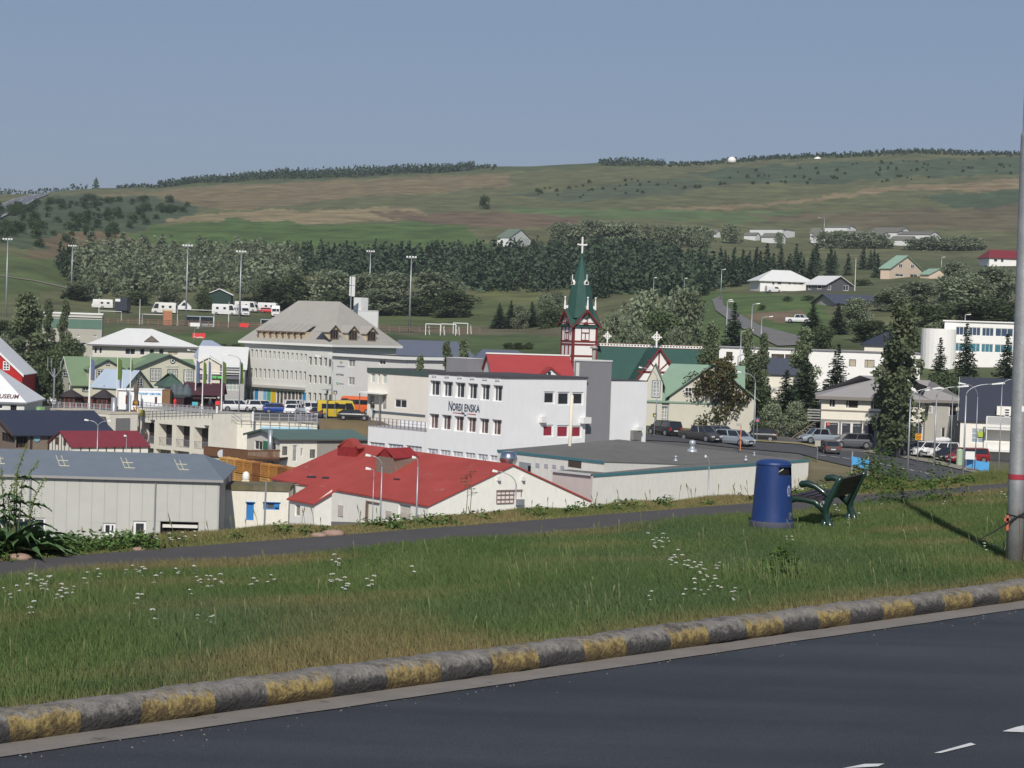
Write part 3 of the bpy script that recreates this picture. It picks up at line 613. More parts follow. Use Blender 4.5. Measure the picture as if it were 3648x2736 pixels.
b.fbox('L',K('y',566,345),K('y',652,353),.12,mat('rust_lintel',sr(120,100,85),.8,.2,3),'lintel')
for(x0,y0,x1,y1)in((566,350,574,500),):b.fbox('L',K('y',x0,y0),K('y',x1,y1),.12,mat('rust_lintel',None),'door_post')
gw=mat('grid_window_frame',sr(130,112,105),.7,.1)
b.win('R',K('z',275,1035),K('z',755,1285),0,0)if False else None
x0,z0,x1,z1=b.rect('R',K('z',275,1035),K('z',755,1290));gf=MB();gf.M=b.fm('R');xm=x0+(x1-x0)*.68
gf.box(x0-.05,-.07,z1-.1,x1+.05,-.01,z1+.03);gf.box(x0,-.06,z0,xm,-.01,z0+.09)
for i in range(5):c=x0+(xm-x0)*i/4;gf.box(c-.03,-.05,z0+.09,c+.03,-.01,z1-.1)
for i in(1,2):c=z0+(z1-z0)*i/3;gf.box(x0,-.065,c-.04,xm+.05,-.01,c+.04)
gf.box(x1-.06,-.05,z0+.5,x1,-.01,z1-.1);wo=gf.build('window',gw,b.root)
MB().box(x0,-.008,z0,x1,-.004,z1).build('boarding',mat('pinkish_board',sr(226,218,212),.8,.05),wo)
b.fbox('R',K('z',640,1205),K('z',755,1310),.45,STEEL,'extractor_box')
for q in(295,775):b.fbox('R',K('z',q-20,760),K('z',q+18,838),.3,mat('vent_white',(.7,.7,.68),.5,.03),'vent_hood')
b.fbox('R',K('y',1120,442),K('y',1200,470),.05,mat('hatch_tan',sr(175,165,150),.8,.1),'hatch')
b.fbox('R',K('y',1345,448),K('y',1440,470),.05,mat('hatch_tan',None),'hatch')
b.fbox('R',K('z',780,1442),K('z',1880,1452),.02,mat('seam_line',sr(190,182,165),.9,.2,6),'wall_seam')
fish=b
c=Bld('lean_to','small white lean-to with red roof against the left end of the warehouse','lean-to',K('y',222,352),146,35,1033,K('y',335,352)[0],-16.2)
c.win('L',K('y',95,362),K('y',125,445),nx=1,glass=mat('old_door',sr(150,140,125),.8,.2,3),name='door')
c.walls(RW);q=MB();q.slab([(-.2,c.L+.2,c.H-.05),(-.2,-.2,c.H-.05),(c.W+.5,-.2,c.H+1.05),(c.W+.5,c.L+.2,c.H+1.05)],.1);q.build('roof',R_RED,c.root)
q=MB();q.poly([(0,0,c.H),(c.W,0,c.H),(c.W,0,c.H+.95)]);q.build('gable',RW,c.root)
b=Bld('cream_workshop','low cream flat roofed workshop with bright blue door beside the grey shed','workshop',K('A',178,1015),158,2,(4.5,),K('A',1490,1060)[0],-17.3)
BLUE=mat('bright_blue_paint',sr(50,120,185),.6,.08,2)
b.win('R',K('A',655,1275),K('A',790,1625),nx=1,frame=BLUE,glass=BLUE,name='door');b.win('R',K('A',985,1275),K('A',1300,1420),nx=3,frame=BLUE,glass=mat('dusty_glass',(.08,.08,.08),.4,.3),bars=[.25,.68],fw_=.1)
b.walls(CREAM);b.roof('flat',mat('mossy_roof',sr(105,98,78),.95,.35,.8,dirt=((.13,.12,.04),.5,.6)),0,.12,.35)
b.fbox('R',K('A',640,1255),K('A',825,1272),.15,BLUE,'door_hood');b.fbox('R',K('A',975,1258),K('A',1325,1272),.15,BLUE,'window_hood')
b.fbox('R',K('A',1215,1300),K('A',1290,1370),.12,BLUE,'shutter')
CW=mat('cream_chimney',sr(225,218,195),.8,.06)
for(x,y0,y1,yy)in((100,680,800,5),(265,710,940,3.2),(640,650,900,4.5)):
 P=W(K('A',x+(0),y1),158+yy);P2=W(K('A',x,y0),158+yy);h=P2.z-(b.z0+b.H);r=MB()
 L0=Matrix.Rotation(-b.a,3,'Z')@(Vector((P.x,P.y,0))-Vector((b.O.x,b.O.y,0)))
 r.box(L0.x-.3,L0.y-.3,b.H,L0.x+.3,L0.y+.3,b.H+h-.75);o=r.build('roof_vent',CW,b.root)
 r=MB();r.lathe([(.27,0),(.31,.2),(.29,.5),(.18,.68),(.03,.74)],16,(L0.x,L0.y));r.v=[(v[0],v[1],v[2]+b.H+h-.78)for v in r.v];r.build('cowl',mat('white_cowl',(.78,.78,.74),.5,.03),o,smooth=True)
dbm=mat('scrap_metal',sr(120,122,130),.6,.3,3,metal=.3)
db=MB();
for i in range(3):
 a=Vector((3.2+i*.5,2+.5*i,b.H+.2));db.tube([a,a+Vector((1.6,.6,.05*(i-1)))],.06,6)
db.build('scrap_pipes',dbm,b.root)
b=Bld('blue_grey_annex','narrow grey annex with blue edge between shed and cream workshop','annex',K('A',95,1065),156,2,(6,),K('A',172,1065)[0],-17.5)
b.walls(mat('grey_cladding',sr(165,160,150),.8,.1));b.roof('flat',BLUE,0,.0,.3)
HW=mat('hut_white_panel',sr(232,228,212),.7,.04);HB=mat('hut_batten',sr(80,60,55),.8,.1);HR=mat('hut_red_roof',sr(124,52,60),.6,.08,.8,wave=('X',3,.3))
b=Bld('red_roof_hut','white panelled hut with dark red gable roof and thin brown battens','hut',K('d',950,1062),205,34,K('d',650,1062)[0],K('d',1945,1090)[0],-19.3)
rise=b.on('L',K('d',806,865))[1]-b.H
b.win('L',K('d',735,945),K('d',772,1042),nx=1,frame=HB,glass=mat('brown_shutter',sr(95,70,60),.8,.1));b.win('L',K('d',842,955),K('d',870,1055),nx=1,frame=HB,glass=mat('brown_shutter',None))
b.walls(HW,'x',rise);b.roof('x',HR,rise,.2,.1,insets=(0,0))
for q in(1060,1172,1283,1394,1505,1616,1730,1840):x,_=b.on('R',K('d',q,1120));MB().box(x-.05,-.05,0,x+.05,-.003,b.H-.05).build('batten',HB,b.root)
for q in(690,728,770,808,850,908):
 y,_=b.on('L',K('d',q,1120));zt_=b.H+rise*(1-abs(y-b.L/2)/(b.L/2))-.1;mbb=MB();mbb.box(-.05,y-.05,0,-.003,y+.05,zt_);mbb.build('batten',HB,b.root)
DR=mat('dark_slate_sheet',sr(52,56,70),.5,.10,.8,wave=('X',3,.2));BRW=mat('brown_timber',sr(92,70,58),.85,.25,2);TP=mat('taupe_board',sr(125,112,100),.85,.10,1)
b=Bld('dark_roof_boathouse','brown timber harbour building with big dark blue grey gable roof','building',K('d',205,900),238,32,K('d',-330,900)[0],K('d',1480,860)[0],-20.3)
rise=2.4
b.win('R',K('d',215,930),K('d',370,1090),nx=3,frame=BRW,glass=DARK,deep=.5);b.win('L',K('d',20,880),K('d',180,1030),nx=4,frame=BRW,glass=DARK)
b.walls(TP,'x',rise);b.roof('x',DR,rise,.5,.15);b.barge(BRW,rise,'x',.5)
for q in(408,640):x,_=b.on('R',K('d',q,1000));MB().box(x-.12,-.1,0,x+.12,-.003,b.H-.05).build('post',mat('dark_post',sr(60,48,42),.8,.1),b.root)
x0,z0,x1,z1=b.rect('R',K('d',440,925),K('d',525,1005));o=MB();o.M=b.fm('R')@Matrix.Translation(((x0+x1)/2,-.05,(z0+z1)/2))@Matrix.Rotation(math.pi/2,4,'X');o.lathe([((x1-x0)/2,0),((x1-x0)/2,.06)],20);o.build('round_sign',mat('pale_blue_sign',sr(125,165,180),.6,.1),b.root)
MR=mat('museum_red',sr(175,38,35),.7,.06,1)
b=Bld('red_museum_house','tall red wooden house with white bargeboards at the left edge','house',K('a',-700,1255),278,3,(10,),K('a',292,1255)[0],-14)
b.win('R',K('a',42,1130),K('a',128,1250),nx=2,nz=3,fw_=.14,proud=True);rise=b.on('R',K('a',-204,825))[1]-b.H
b.walls(MR,'y',rise);b.roof('y',mat('white_roof',(.70,.70,.70),.5,.03),rise,.25,.1);b.barge(WFRAME,rise,'y',.25,.35)
MW=mat('museum_white_roof',sr(222,222,222),.5,.04)
b=Bld('museum_annex','white roofed museum annex in front of the red house, lettered MUSEUM','museum',K('a',-800,1640),262,3,(13,),K('a',322,1645)[0],-14)
b.win('R',K('d',130,520),K('d',222,625),nx=1,glass=DARK,name='doorway');b.win('R',K('d',-20,520),K('d',35,575),nx=1)
b.walls(mat('museum_wall',sr(205,205,198),.8,.04));rise=5.0;b.roof('hipx',MW,rise,.35,.18,fascia=mat('grey_fascia',sr(120,122,125),.6,.05),insets=(5,6.0))
sl=rise/(b.L/2);al=math.atan(rise/(b.L/2+.35));n_=Vector((0,-math.sin(al),math.cos(al)))
def hippt(p):
 R=Matrix.Rotation(b.a,3,'Z');nw=R@n_;O=Vector((b.O.x,b.O.y,b.z0+b.H))+R@Vector((0,-.35,0));c_=Vector((0,0,CAMZ));d=ray(*p);q=c_+d*((O-c_).dot(nw)/d.dot(nw));return R.transposed()@(q-Vector((b.O.x,b.O.y,b.z0)))
A1=hippt(K('a',-75,1618));B1=hippt(K('a',240,1618));T1=hippt(K('a',0,1565));hh=(T1-hippt(K('a',0,1618))).length
textmesh('MUSEUM',mat('museum_lettering',sr(105,75,75),.7,.05),b.root,Matrix.Translation(A1+n_*.05)@Matrix.Rotation(al-math.pi/2,4,'X'),(B1-A1).length,hh,bold=.01)
b=Bld('gallery_building','cream concrete harbour building with open galleries under the plaza','building',K('e',1125,462),273,46,K('e',150,385)[0],(7,),-21.5)
for i,(x0,x1,yt,yb)in enumerate(((203,362,565,862),(425,595,585,885),(655,828,605,910),(893,1072,632,935))):
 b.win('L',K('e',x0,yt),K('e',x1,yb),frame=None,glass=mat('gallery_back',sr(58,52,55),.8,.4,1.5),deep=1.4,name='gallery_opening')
for i,(x0,x1,yt,yb)in enumerate(((290,355,905,1050),(385,583,915,1060),(612,822,935,1075),(852,1060,975,1090))):
 b.win('L',K('e',x0,yt),K('e',x1,yb),frame=None,glass=mat('shopfront_grey',sr(125,122,115),.6,.4,1.2),deep=.9,name='bay_opening')
b.walls(CREAM);b.roof('flat',mat('plaza_concrete',sr(150,146,138),.9,.1),0,.0,.1)
for(x0,x1,y0,y1)in((203,362,735,858),(400,595,760,882),(635,828,785,908),(875,1072,812,932)):
 X0,Z0,X1,Z1=b.rect('L',K('e',x0,y0),K('e',x1,y1));q=MB();q.M=b.fm('L');n=12
 q.box(X0,.02,Z1-.05,X1,.07,Z1);q.box(X0,.02,Z0+.02,X1,.07,Z0+.07)
 for i in range(n+1):c=X0+(X1-X0)*i/n;q.box(c-.02,.03,Z0+.07,c+.02,.06,Z1-.05)
 q.build('railing',mat('rail_grey',sr(165,168,175),.5,.05,metal=.3),b.root)
b.fbox('L',K('e',172,400),K('e',240,495),.08,mat('sign_yellow',sr(195,185,80),.6,.1,2),'sign');b.fbox('L',K('e',170,497),K('e',240,540),.08,mat('sign_pale',sr(215,215,210),.6,.05),'sign')
for q in(545,1030):pass
for(x,y)in((360,545),(1070,620)):
 X0,Z0,X1,Z1=b.rect('L',K('e',x-18,y-12),K('e',x+18,y+10));q=MB();q.M=b.fm('L');q.box(X0,-.35,Z0,X1,-.02,Z1);q.build('lamp',mat('lamp_dark',sr(90,95,98),.5,.05),b.root)
b.fbox('L',K('e',160,960),K('e',1085,900),.0,CREAM,'x')if False else None
R2=b
b=Bld('retaining_wall','cream concrete retaining wall with pale blue strip below the parked cars','wall',K('e',1128,550),276,3,(5,),K('f',482,770)[0],-21.5)
b.win('R',K('e',1178,755),K('e',1272,858),nx=4,frame=mat('dark_frame',sr(70,65,62),.6,.05),glass=DARK)
b.walls(CREAM);b.roof('flat',mat('wall_cap',sr(190,180,160),.9,.1),0,.05,.12)
b.fbox('R',K('e',1760,622),K('f',430,855),.06,mat('pale_blue_paint',sr(165,205,225),.7,.04),'blue_strip');b.fbox('R',K('e',1310,755),K('e',1390,858),.15,mat('white_cabinet',sr(228,228,225),.6,.04),'cabinet')
b=Bld('terrace_wall','cream terrace wall below the kiosks and the white van','wall',K('d',1440,650),266,48,K('d',660,600)[0],K('d',1810,700)[0],-20.8)
b.walls(CREAM);b.roof('flat',mat('wall_cap',None),0,.05,.12)
b.fbox('R',K('d',1520,700),K('d',1700,860),.1,mat('grey_door',sr(120,120,118),.7,.1),'door')
b=Bld('plaza_stage','cream plaza edge block with posts between terrace wall and gallery building','wall',K('d',1500,640),272,8,(4,),K('d',1830,640)[0],-21.5)
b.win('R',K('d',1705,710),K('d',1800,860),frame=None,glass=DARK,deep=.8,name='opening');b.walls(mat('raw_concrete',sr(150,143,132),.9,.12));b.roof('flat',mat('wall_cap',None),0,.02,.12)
GRF=mat('dull_green_roof',sr(88,108,100),.55,.08,.6,wave=('X',3,.2))
b=Bld('green_roof_workshop','long low cream building with dull green gable roof behind the crates','building',K('e',2020,785),222,30,K('e',1585,885)[0],K('f',1135,985)[0],-20.2)
rise=b.on('L',K('e',1815,660))[1]-b.H
b.win('R',K('f',22,1070),K('f',85,1185),nx=4,frame=mat('dark_frame',None),glass=GLASSL);b.win('R',K('f',160,1055),K('f',212,1270),nx=1,glass=GLASSL,name='door')
b.win('R',K('f',385,1110),K('f',450,1222),nx=4,frame=mat('dark_frame',None),glass=GLASSL);b.win('R',K('f',262,1095),K('f',290,1200),nx=1,glass=GLASSL)
b.win('L',K('e',1685,805),K('e',1785,940),nx=2,glass=GLASS);b.win('L',K('e',1880,825),K('e',1960,940),nx=2,glass=GLASS)
b.walls(CREAM,'x',rise);b.roof('x',GRF,rise,.35,.12,fascia=mat('gutter_dark',sr(85,80,75),.7,.05));b.barge(mat('green_barge',sr(85,100,92),.7,.05),rise,'x',.35,.2)
b.fbox('L',K('e',1808,810),K('e',1862,935),.1,mat('menu_green',sr(60,120,85),.6,.15,3),'menu_board')
b.fbox('R',K('f',480,1000),K('f',1135,1300),.02,mat('weathered_board',sr(150,146,138),.9,.1,.8,streak=4),'cladding')
q=MB();x,z=b.on('L',K('e',1935,830));q.tube([(-.4,x,b.H-3),(-.4,x,b.H+.9)],.3,14);q.build('flue',STEEL,b.root,smooth=True)
DW=mat('deck_wood',sr(122,88,62),.85,.2,3)
p0=W(K('e',1015,1000),232);p1=W(K('e',1590,1055),222);p2=W(K('e',2015,1050),219)
dk=empty('deck',p0,0,'brown wooden deck with slatted fence in front of the green roofed building','deck')
def seg_fence(root,org,a,c,h,m,gap_from=0.,n=30,solid=False):
 d=(c-a);L_=d.length;d.normalize();nrm=Vector((d.y,-d.x,0));a=a-org;q=MB()
 for i in range(n):
  w_=L_/n*(.92 if solid else .6);s_=a+d*(L_*i/n);e_=s_+d*w_
  q.add([s_-nrm*.02,e_-nrm*.02,e_+nrm*.02,s_+nrm*.02]+[v+Vector((0,0,h))for v in(s_-nrm*.02,e_-nrm*.02,e_+nrm*.02,s_+nrm*.02)],[(0,1,5,4),(1,2,6,5),(2,3,7,6),(3,0,4,7),(4,5,6,7),(3,2,1,0)])
 q.build('slats',m,root,kind='stuff')
 q=MB()
 for z in(.15,h-.12):q.tube([a+Vector((0,0,z))-nrm*.05,a+d*L_+Vector((0,0,z))-nrm*.05],.045,4)
 q.tube([a+Vector((0,0,h)),a+d*L_+Vector((0,0,h))],.06,4);q.build('rail',m,root)
hgt=115*k_/(F/232)
seg_fence(dk,p0,p0,p1,hgt,DW,n=34,solid=True);seg_fence(dk,p0,p1,p2,115*k_/(F/221),DW,n=26)
q=MB();e_=Vector((.8,5.5,0));q.slab([Vector((0,0,.02)),p1-p0+Vector((0,0,.02)),p2-p0+Vector((0,0,.02)),p2-p0+e_,p1-p0+e_,e_],.25);q.build('floor',mat('deck_dark',sr(75,55,45),.9,.15),dk)
for f_ in(0,.2,.4,.6,.8,1):v=(p2-p0)*f_ if f_>.6 else(p1-p0)*f_/.6;MB().box(v.x-.1,v.y-.02,-4.5,v.x+.1,v.y+.18,-.25).build('post',DW,dk)
q=MB();x=(p1-p0)*.43;q.lathe([(.5,0),(.5,.05)],20);q.M=None;q.v=[(v[0]+x.x,x.y-.12-v[2],v[1]+hgt*.5)for v in q.v];q.build('round_sign',mat('deck_sign',sr(190,195,200),.6,.15,4),dk)
CRM=[mat('crate_wood%s'%n,c,.85,.25,2.5,wave=('Z',5,.6))for n,c in(('',sr(178,125,62)),('_pale',sr(196,152,88)),('_dark',sr(140,92,52)))]
cr_mesh=[]
for m in CRM:
 q=MB();
 for i in range(6):q.box(-.78,-.55,i*.2,.78,.55,i*.2+.17)
 for x in(-.76,.70):q.box(x,-.57,0,x+.06,.57,1.2)
 o=q.build('crate_tmp',m);cr_mesh.append(o.data);bpy.data.objects.remove(o)
labs=['plain tan','pale new wood','dark weathered']
base0=W(K('A',200,1120),192);base1=W(K('A',1700,1230),180)
for r_ in range(3):
 n=9
 for i in range(n):
  v=base0.lerp(base1,(i+.5)/n);kk=random.choice([0,0,0,1,1,2])if not(i==4)else 2
  o=bpy.data.objects.new('crate',cr_mesh[kk]);COL.objects.link(o);z=max(v.z,0)*0+base0.lerp(base1,.5).z-.4
  o.location=(v.x+random.uniform(-.03,.03),v.y+random.uniform(-.3,.15),z+1.24*r_);o.rotation_euler=(0,0,math.atan2(base1.y-base0.y,base1.x-base0.x)+random.uniform(-.04,.04));L_=(base1-base0).length/n;o.scale=(L_/1.62,1,1)
  tag(o,'%s crate in %s layer, %s of nine'%(labs[kk],('bottom','middle','top')[r_],('leftmost','second','third','fourth','middle','sixth','seventh','eighth','rightmost')[i]),'crate','stacked wooden crates')
q=MB();v0,v1=base0+Vector((-1,-1.5,0)),base1+Vector((1,-1.5,0));zt0=base0.lerp(base1,.5).z-.42
q.slab([(v0.x,v0.y,zt0),(v1.x,v1.y,zt0),(v1.x+2,v1.y+6,zt0),(v0.x+2,v0.y+6,zt0)],2.2)
tag(q.build('loading_platform',mat('raw_concrete',None)),'concrete platform carrying the pile of wooden crates','platform')
NW=mat('bright_white_plaster',(.80,.80,.80),.75,.04,.5,dirt=((.66,.65,.62),.72,1.2),streak=3)
b=Bld('meat_plant','three storey white building lettered NORÐLENSKA with flat roof','office building',K('g',1290,532),195,42.5,K('g',285,470)[0],K('i',705,640)[0],-16)
wk=dict(nx=3,fw_=.09,deep=.38,bars=[.30,.70])
b.row('L',K('g',300,570),K('g',435,780),K('g',1130,632),K('g',1252,855),6,glass=GLASS,**wk)
b.row('L',K('g',290,1005),K('g',415,1215),K('g',1115,1082),K('g',1238,1300),6,glass=mat('red_curtain_glass',(.12,.07,.065),.3,.6,2.2,spec=.6),**wk)
b.row('L',K('g',270,1462),K('g',405,1550),K('g',1090,1552),K('g',1222,1642),6,nx=3,glass=mat('pale_pane',sr(180,180,188),.4,.08),deep=.15)
BF=dict(nx=1,fw_=.16,deep=.16)
for(p0_,p1_)in((K('g',1800,717),K('g',1938,882)),(K('g',1982,722),K('g',2132,902)),(K('i',512,800),K('i',655,970))):b.win('R',p0_,p1_,glass=GLASS,**BF)
for(p0_,p1_)in((K('g',1788,1155),K('g',1920,1315)),(K('g',1970,1160),K('g',2122,1325)),(K('i',500,1240),K('i',632,1398))):b.win('R',p0_,p1_,glass=BLIND,**BF)
b.walls(NW);b.roof('flat',mat('bitumen_roof',sr(75,72,74),.9,.1),0,.08,.12,fascia=mat('roof_edge_dark',sr(82,78,82),.7,.05),edge=.22)
b.fbox('R',K('g',1735,1045),K('g',1795,1125),.4,WHITE,'vent_hood');b.fbox('R',K('i',612,1128),K('i',712,1208),.55,WHITE,'vent_box')
for i in range(6):
 for dx in(0,32):b.fbox('L',K('g',335+i*166+dx,497+i*11),K('g',357+i*166+dx,524+i*11),.09,mat('vent_grey',sr(205,203,205),.6,.03),'wall_vent')
NAVY=mat('sign_navy',sr(60,75,100),.6,.05);REDS=mat('sign_red',sr(190,50,55),.6,.05)
x0,z0,x1,z1=b.rect('L',K('g',555,850),K('g',960,985))
hgt_=b.on('L',K('g',760,880))[1]-b.on('L',K('g',760,975))[1];zb_=b.on('L',K('g',760,975))[1]
Ml=b.fm('L');sw=x1-x0
textmesh('N',NAVY,b.root,Ml@Matrix.Translation((x0,-.05,zb_-.03)),sw*.115,hgt_*1.3)
textmesh('ORÐ',NAVY,b.root,Ml@Matrix.Translation((x0+sw*.13,-.05,zb_)),sw*.285,hgt_)
textmesh('L',NAVY,b.root,Ml@Matrix.Translation((x0+sw*.43,-.05,zb_-hgt_*.38)),sw*.075,hgt_*1.38)
textmesh('ENSKA',NAVY,b.root,Ml@Matrix.Translation((x0+sw*.515,-.05,zb_)),sw*.485,hgt_)
for(a0,a1)in((.14,.42),(.60,.88)):
 q=MB();q.M=Ml;q.add([(x0+sw*a0,-.04,zb_-hgt_*.36),(x0+sw*a1,-.04,zb_-hgt_*.42),(x0+sw*a1,-.04,zb_-hgt_*.30),(x0+sw*a0,-.04,zb_-hgt_*.30)],[(0,1,2,3)]);q.build('sign_stroke',REDS,b.root)
q=MB();q.M=Ml;xx=x0+sw*.50;q.tube([(xx,-.05,zb_-hgt_*.25),(xx+.06,-.05,zb_-hgt_*.5),(xx+.2,-.05,zb_-hgt_*.62),(xx+.34,-.05,zb_-hgt_*.5)],.045,5);q.build('sign_stroke',NAVY,b.root)
for(xx,yy)in((410,1530),(1075,1605)):
 a=b.on('L',K('g',xx-75,yy-35));c_=b.on('L',K('g',xx,yy));d_=b.on('L',K('g',xx-30,yy+35));q=MB();f_=lambda u,o_:(-o_,u[0],u[1])
 q.tube([f_(a,.05),f_(c_,.5),f_(d_,.05)],.035,5);q.build('bracket',mat('bracket_grey',sr(120,118,120),.6,.05),b.root)
nord=b
p_=W(K('i',475,1465),190);P2_=W(K('i',500,840),190)
q=MB();q.tube([(0,0,-4),(.08,0,P2_.z-p_.z)],.17,10);o=q.build('pole',mat('cream_pole',sr(215,208,190),.7,.06),loc=p_,smooth=True);tag(o,'thick cream pole standing before the red blinds of the white building','pole')
TG=mat('grey_tower_plaster',sr(133,132,136),.85,.04,.6)
e1,e2=nord.e1,nord.e2
b=Bld('stair_tower','plain grey stair tower rising between the two white blocks','tower',K('i',706,395),203.2,42.5,K('i',540,390)[0],K('i',1032,405)[0],-16)
b.walls(TG);b.roof('flat',mat('tower_cap',sr(215,213,210),.7,.03),0,.06,.14)
b.fbox('L',K('i',568,412),K('i',600,590),.05,mat('tower_window_white',sr(220,220,215),.5,.05),'window_strip')
b=Bld('white_block','blank white block right of the grey stair tower','building',K('i',1032,655),205.75,42.5,(6,),K('i',1500,660)[0],-13.5)
b.walls(NW);b.roof('flat',mat('bitumen_roof',None),0,.03,.08)
b.fbox('R',K('i',1275,1300),K('i',1375,1420),.5,mat('grey_door',None),'grey_box');b.fbox('R',K('i',1320,1255),K('i',1385,1300),.6,WHITE,'vent_hood')
b=Bld('terrace_wing','low white wing with roof terrace railing left of the lettered building','building',K('f',1888,882),206,42.5,K('f',1148,815)[0],(5,),-17.5)
b.row('L',K('f',1165,1008),K('f',1365,1115),K('f',1645,1052),K('f',1850,1160),3,nx=4,glass=mat('pale_pane',None),deep=.2)
b.walls(NW);b.roof('flat',mat('terrace_floor',sr(175,172,170),.9,.05),0,.0,.1)
zr_=b.on('L',K('f',1500,715))[1];q=MB();q.M=b.fm('L')
q.box(0,4.2,b.H,b.L,4.3,zr_-.3);q.build('parapet',NW,b.root)
q=MB();q.M=b.fm('L');RL=mat('rail_dark',sr(120,118,125),.5,.05)
for z in(.35,.7,1.05):q.box(0,.05,b.H+z-.03,b.L,.1,b.H+z)
for i in range(15):c=b.L*i/14;q.box(c-.03,.04,b.H,c+.03,.11,b.H+1.05)
q.build('railing',RL,b.root)
RR2=mat('signal_red_roof',sr(156,62,62),.6,.06,.8)
b=Bld('red_roof_house','white house with bright red roof and white ridge behind the flat roof','house',(1762,1349),236,14,(7,),K('g',2195,520)[0],-13)
rise=2.9;b.walls(WHITE,'x',rise);b.roof('x',RR2,rise,.3,.12);q=MB();q.box(-.35,b.L/2-.15,b.H+rise-.02,b.W+.35,b.L/2+.15,b.H+rise+.14);q.build('ridge',WFRAME,b.root)
b.gablet('R',K('g',1740,505),K('g',2025,520),K('g',1893,400),.1,WHITE,RR2,3,.25,[(K('g',1838,448),K('g',1893,510),1,1,GLASS,None)],zbot=b.H-1,trim=RD2)
TEAL=mat('teal_fascia',sr(74,122,130),.6,.08,2);FR=mat('felt_roof',sr(108,106,102),.95,.12,.35,dirt=((.13,.10,.085),.6,.25));PINK=mat('pinkish_plaster',sr(222,208,202),.85,.05,.8)
def prism(name,top,zb,wallm,roofm,label,cat,th=.12,edges=(),em=None,over=.25):
 org=Vector((top[0].x,top[0].y,zb));r=empty(name,org,0,label,cat);T=[t-org for t in top];n=len(T);q=MB()
 for i in range(n):a,c_=T[i],T[(i+1)%n];q.quad((a.x,a.y,-2),(c_.x,c_.y,-2),c_-Vector((0,0,th)),a-Vector((0,0,th)))
 q.build('wall',wallm,r);q=MB();q.slab(T,th);q.build('roof',roofm,r)
 if em:
  for i in edges:
   a,c_=T[i],T[(i+1)%n];d=(c_-a).normalized();nr=Vector((d.y,-d.x,0)).normalized()*.07;q=MB();h=.2
   vs=[a,c_,c_+nr,a+nr];q.add([v+Vector((0,0,.03))for v in vs]+[v-Vector((0,0,h))for v in vs],[(0,1,2,3),(7,6,5,4),(0,4,5,1),(1,5,6,2),(2,6,7,3),(3,7,4,0)]);q.build('fascia',em,r)
 return r,T
P0=W(K('z',295,235),184);N0=W(K('z',2400,465),168.5);Q0=W(K('i',1120,1420),201);Q1=W((2300,1575),202);R1=W((2872,1640),200);Rr=W((2881,1637),193.4)
zb_=-15.2+CAMZ
Ls=W(K('z',1385,640),171.5);Cs=W(K('z',2170,722),165)
Rr.z=Cs.z+.05
r,T=prism('packing_hall',[P0,N0,W((2420,1653),181),Rr,R1,Q1,Q0],zb_,OLDWHITE,FR,'wide flat roofed hall with teal roof edge in front of the white building','hall',edges=(0,),em=TEAL)
d=(N0-P0);dl=Vector((d.x,d.y,0)).length;dx=d.normalized();nr=Vector((dx.y,-dx.x,0)).normalized();ang_=math.atan2(d.y,d.x)
def pt_on(pa,pb,p):
 n=Vector((-(pb-pa).y,(pb-pa).x,0)).normalized();c_=Vector((0,0,CAMZ));dd=ray(*p);return c_+dd*((pa-c_).dot(n)/dd.dot(n))
def panel(r_,pa,pb,p0,p1,m,name,out=.04):
 a=pt_on(pa,pb,p0);c_=pt_on(pa,pb,p1);org=r_.location;dd=Vector(((pb-pa).x,(pb-pa).y,0)).normalized();nn=Vector((dd.y,-dd.x,0))
 if nn.y>0:nn=-nn
 a-=org;c_-=org;q=MB();x0=Vector((a.x,a.y,0));x1=Vector((c_.x,c_.y,0));o_=nn*out
 q.add([x0+Vector((0,0,c_.z)),x1+Vector((0,0,c_.z)),x1+Vector((0,0,a.z)),x0+Vector((0,0,a.z)),x0+o_+Vector((0,0,c_.z)),x1+o_+Vector((0,0,c_.z)),x1+o_+Vector((0,0,a.z)),x0+o_+Vector((0,0,a.z))],[(4,5,6,7),(0,1,5,4),(1,2,6,5),(2,3,7,6),(3,0,4,7)]);return q.build(name,m,r_)
for x in(1045,1215,1375,1535):panel(r,P0,N0,K('z',x,490+(x-1045)*.1),K('z',x+75,590+(x-1045)*.06),mat('pale_pane',None),'window',.03)
panel(r,P0,N0,K('z',725,465),K('z',945,740),mat('grey_blue_door',sr(150,156,162),.6,.06),'door',.05);panel(r,P0,N0,K('z',905,545),K('z',945,740),DARK,'doorway',.08)
panel(r,P0,N0,K('z',1690,415),K('z',1940,600),mat('dark_recess',(.08,.06,.05),.9,.1),'recess',.03)
r2,T2=prism('cold_store',[Ls,Cs,Rr+Vector((0,0,.02)),W((2420,1652),184)],zb_,OLDWHITE,FR,'long white cold store wall with teal edge running along the path','warehouse',edges=(1,),em=TEAL)
q=MB();a,c_=T2[0],T2[1];nn=Vector(((c_-a).y,-(c_-a).x,0)).normalized();nn=nn if nn.y<0 else-nn
q.add([Vector((a.x,a.y,-1))+nn*.04,Vector((c_.x,c_.y,-1))+nn*.04,c_+nn*.04-Vector((0,0,.15)),a+nn*.04-Vector((0,0,.15))],[(0,1,2,3)]);q.build('end_wall',PINK,r2)
q=MB();q.add([a+nn*.2+Vector((0,0,.05)),c_+nn*.2+Vector((0,0,.05)),c_+nn*.2-Vector((0,0,.12)),a+nn*.2-Vector((0,0,.12)),a+Vector((0,0,.05)),c_+Vector((0,0,.05))],[(0,1,2,3),(4,5,1,0)]);q.build('eave_board',WFRAME,r2)
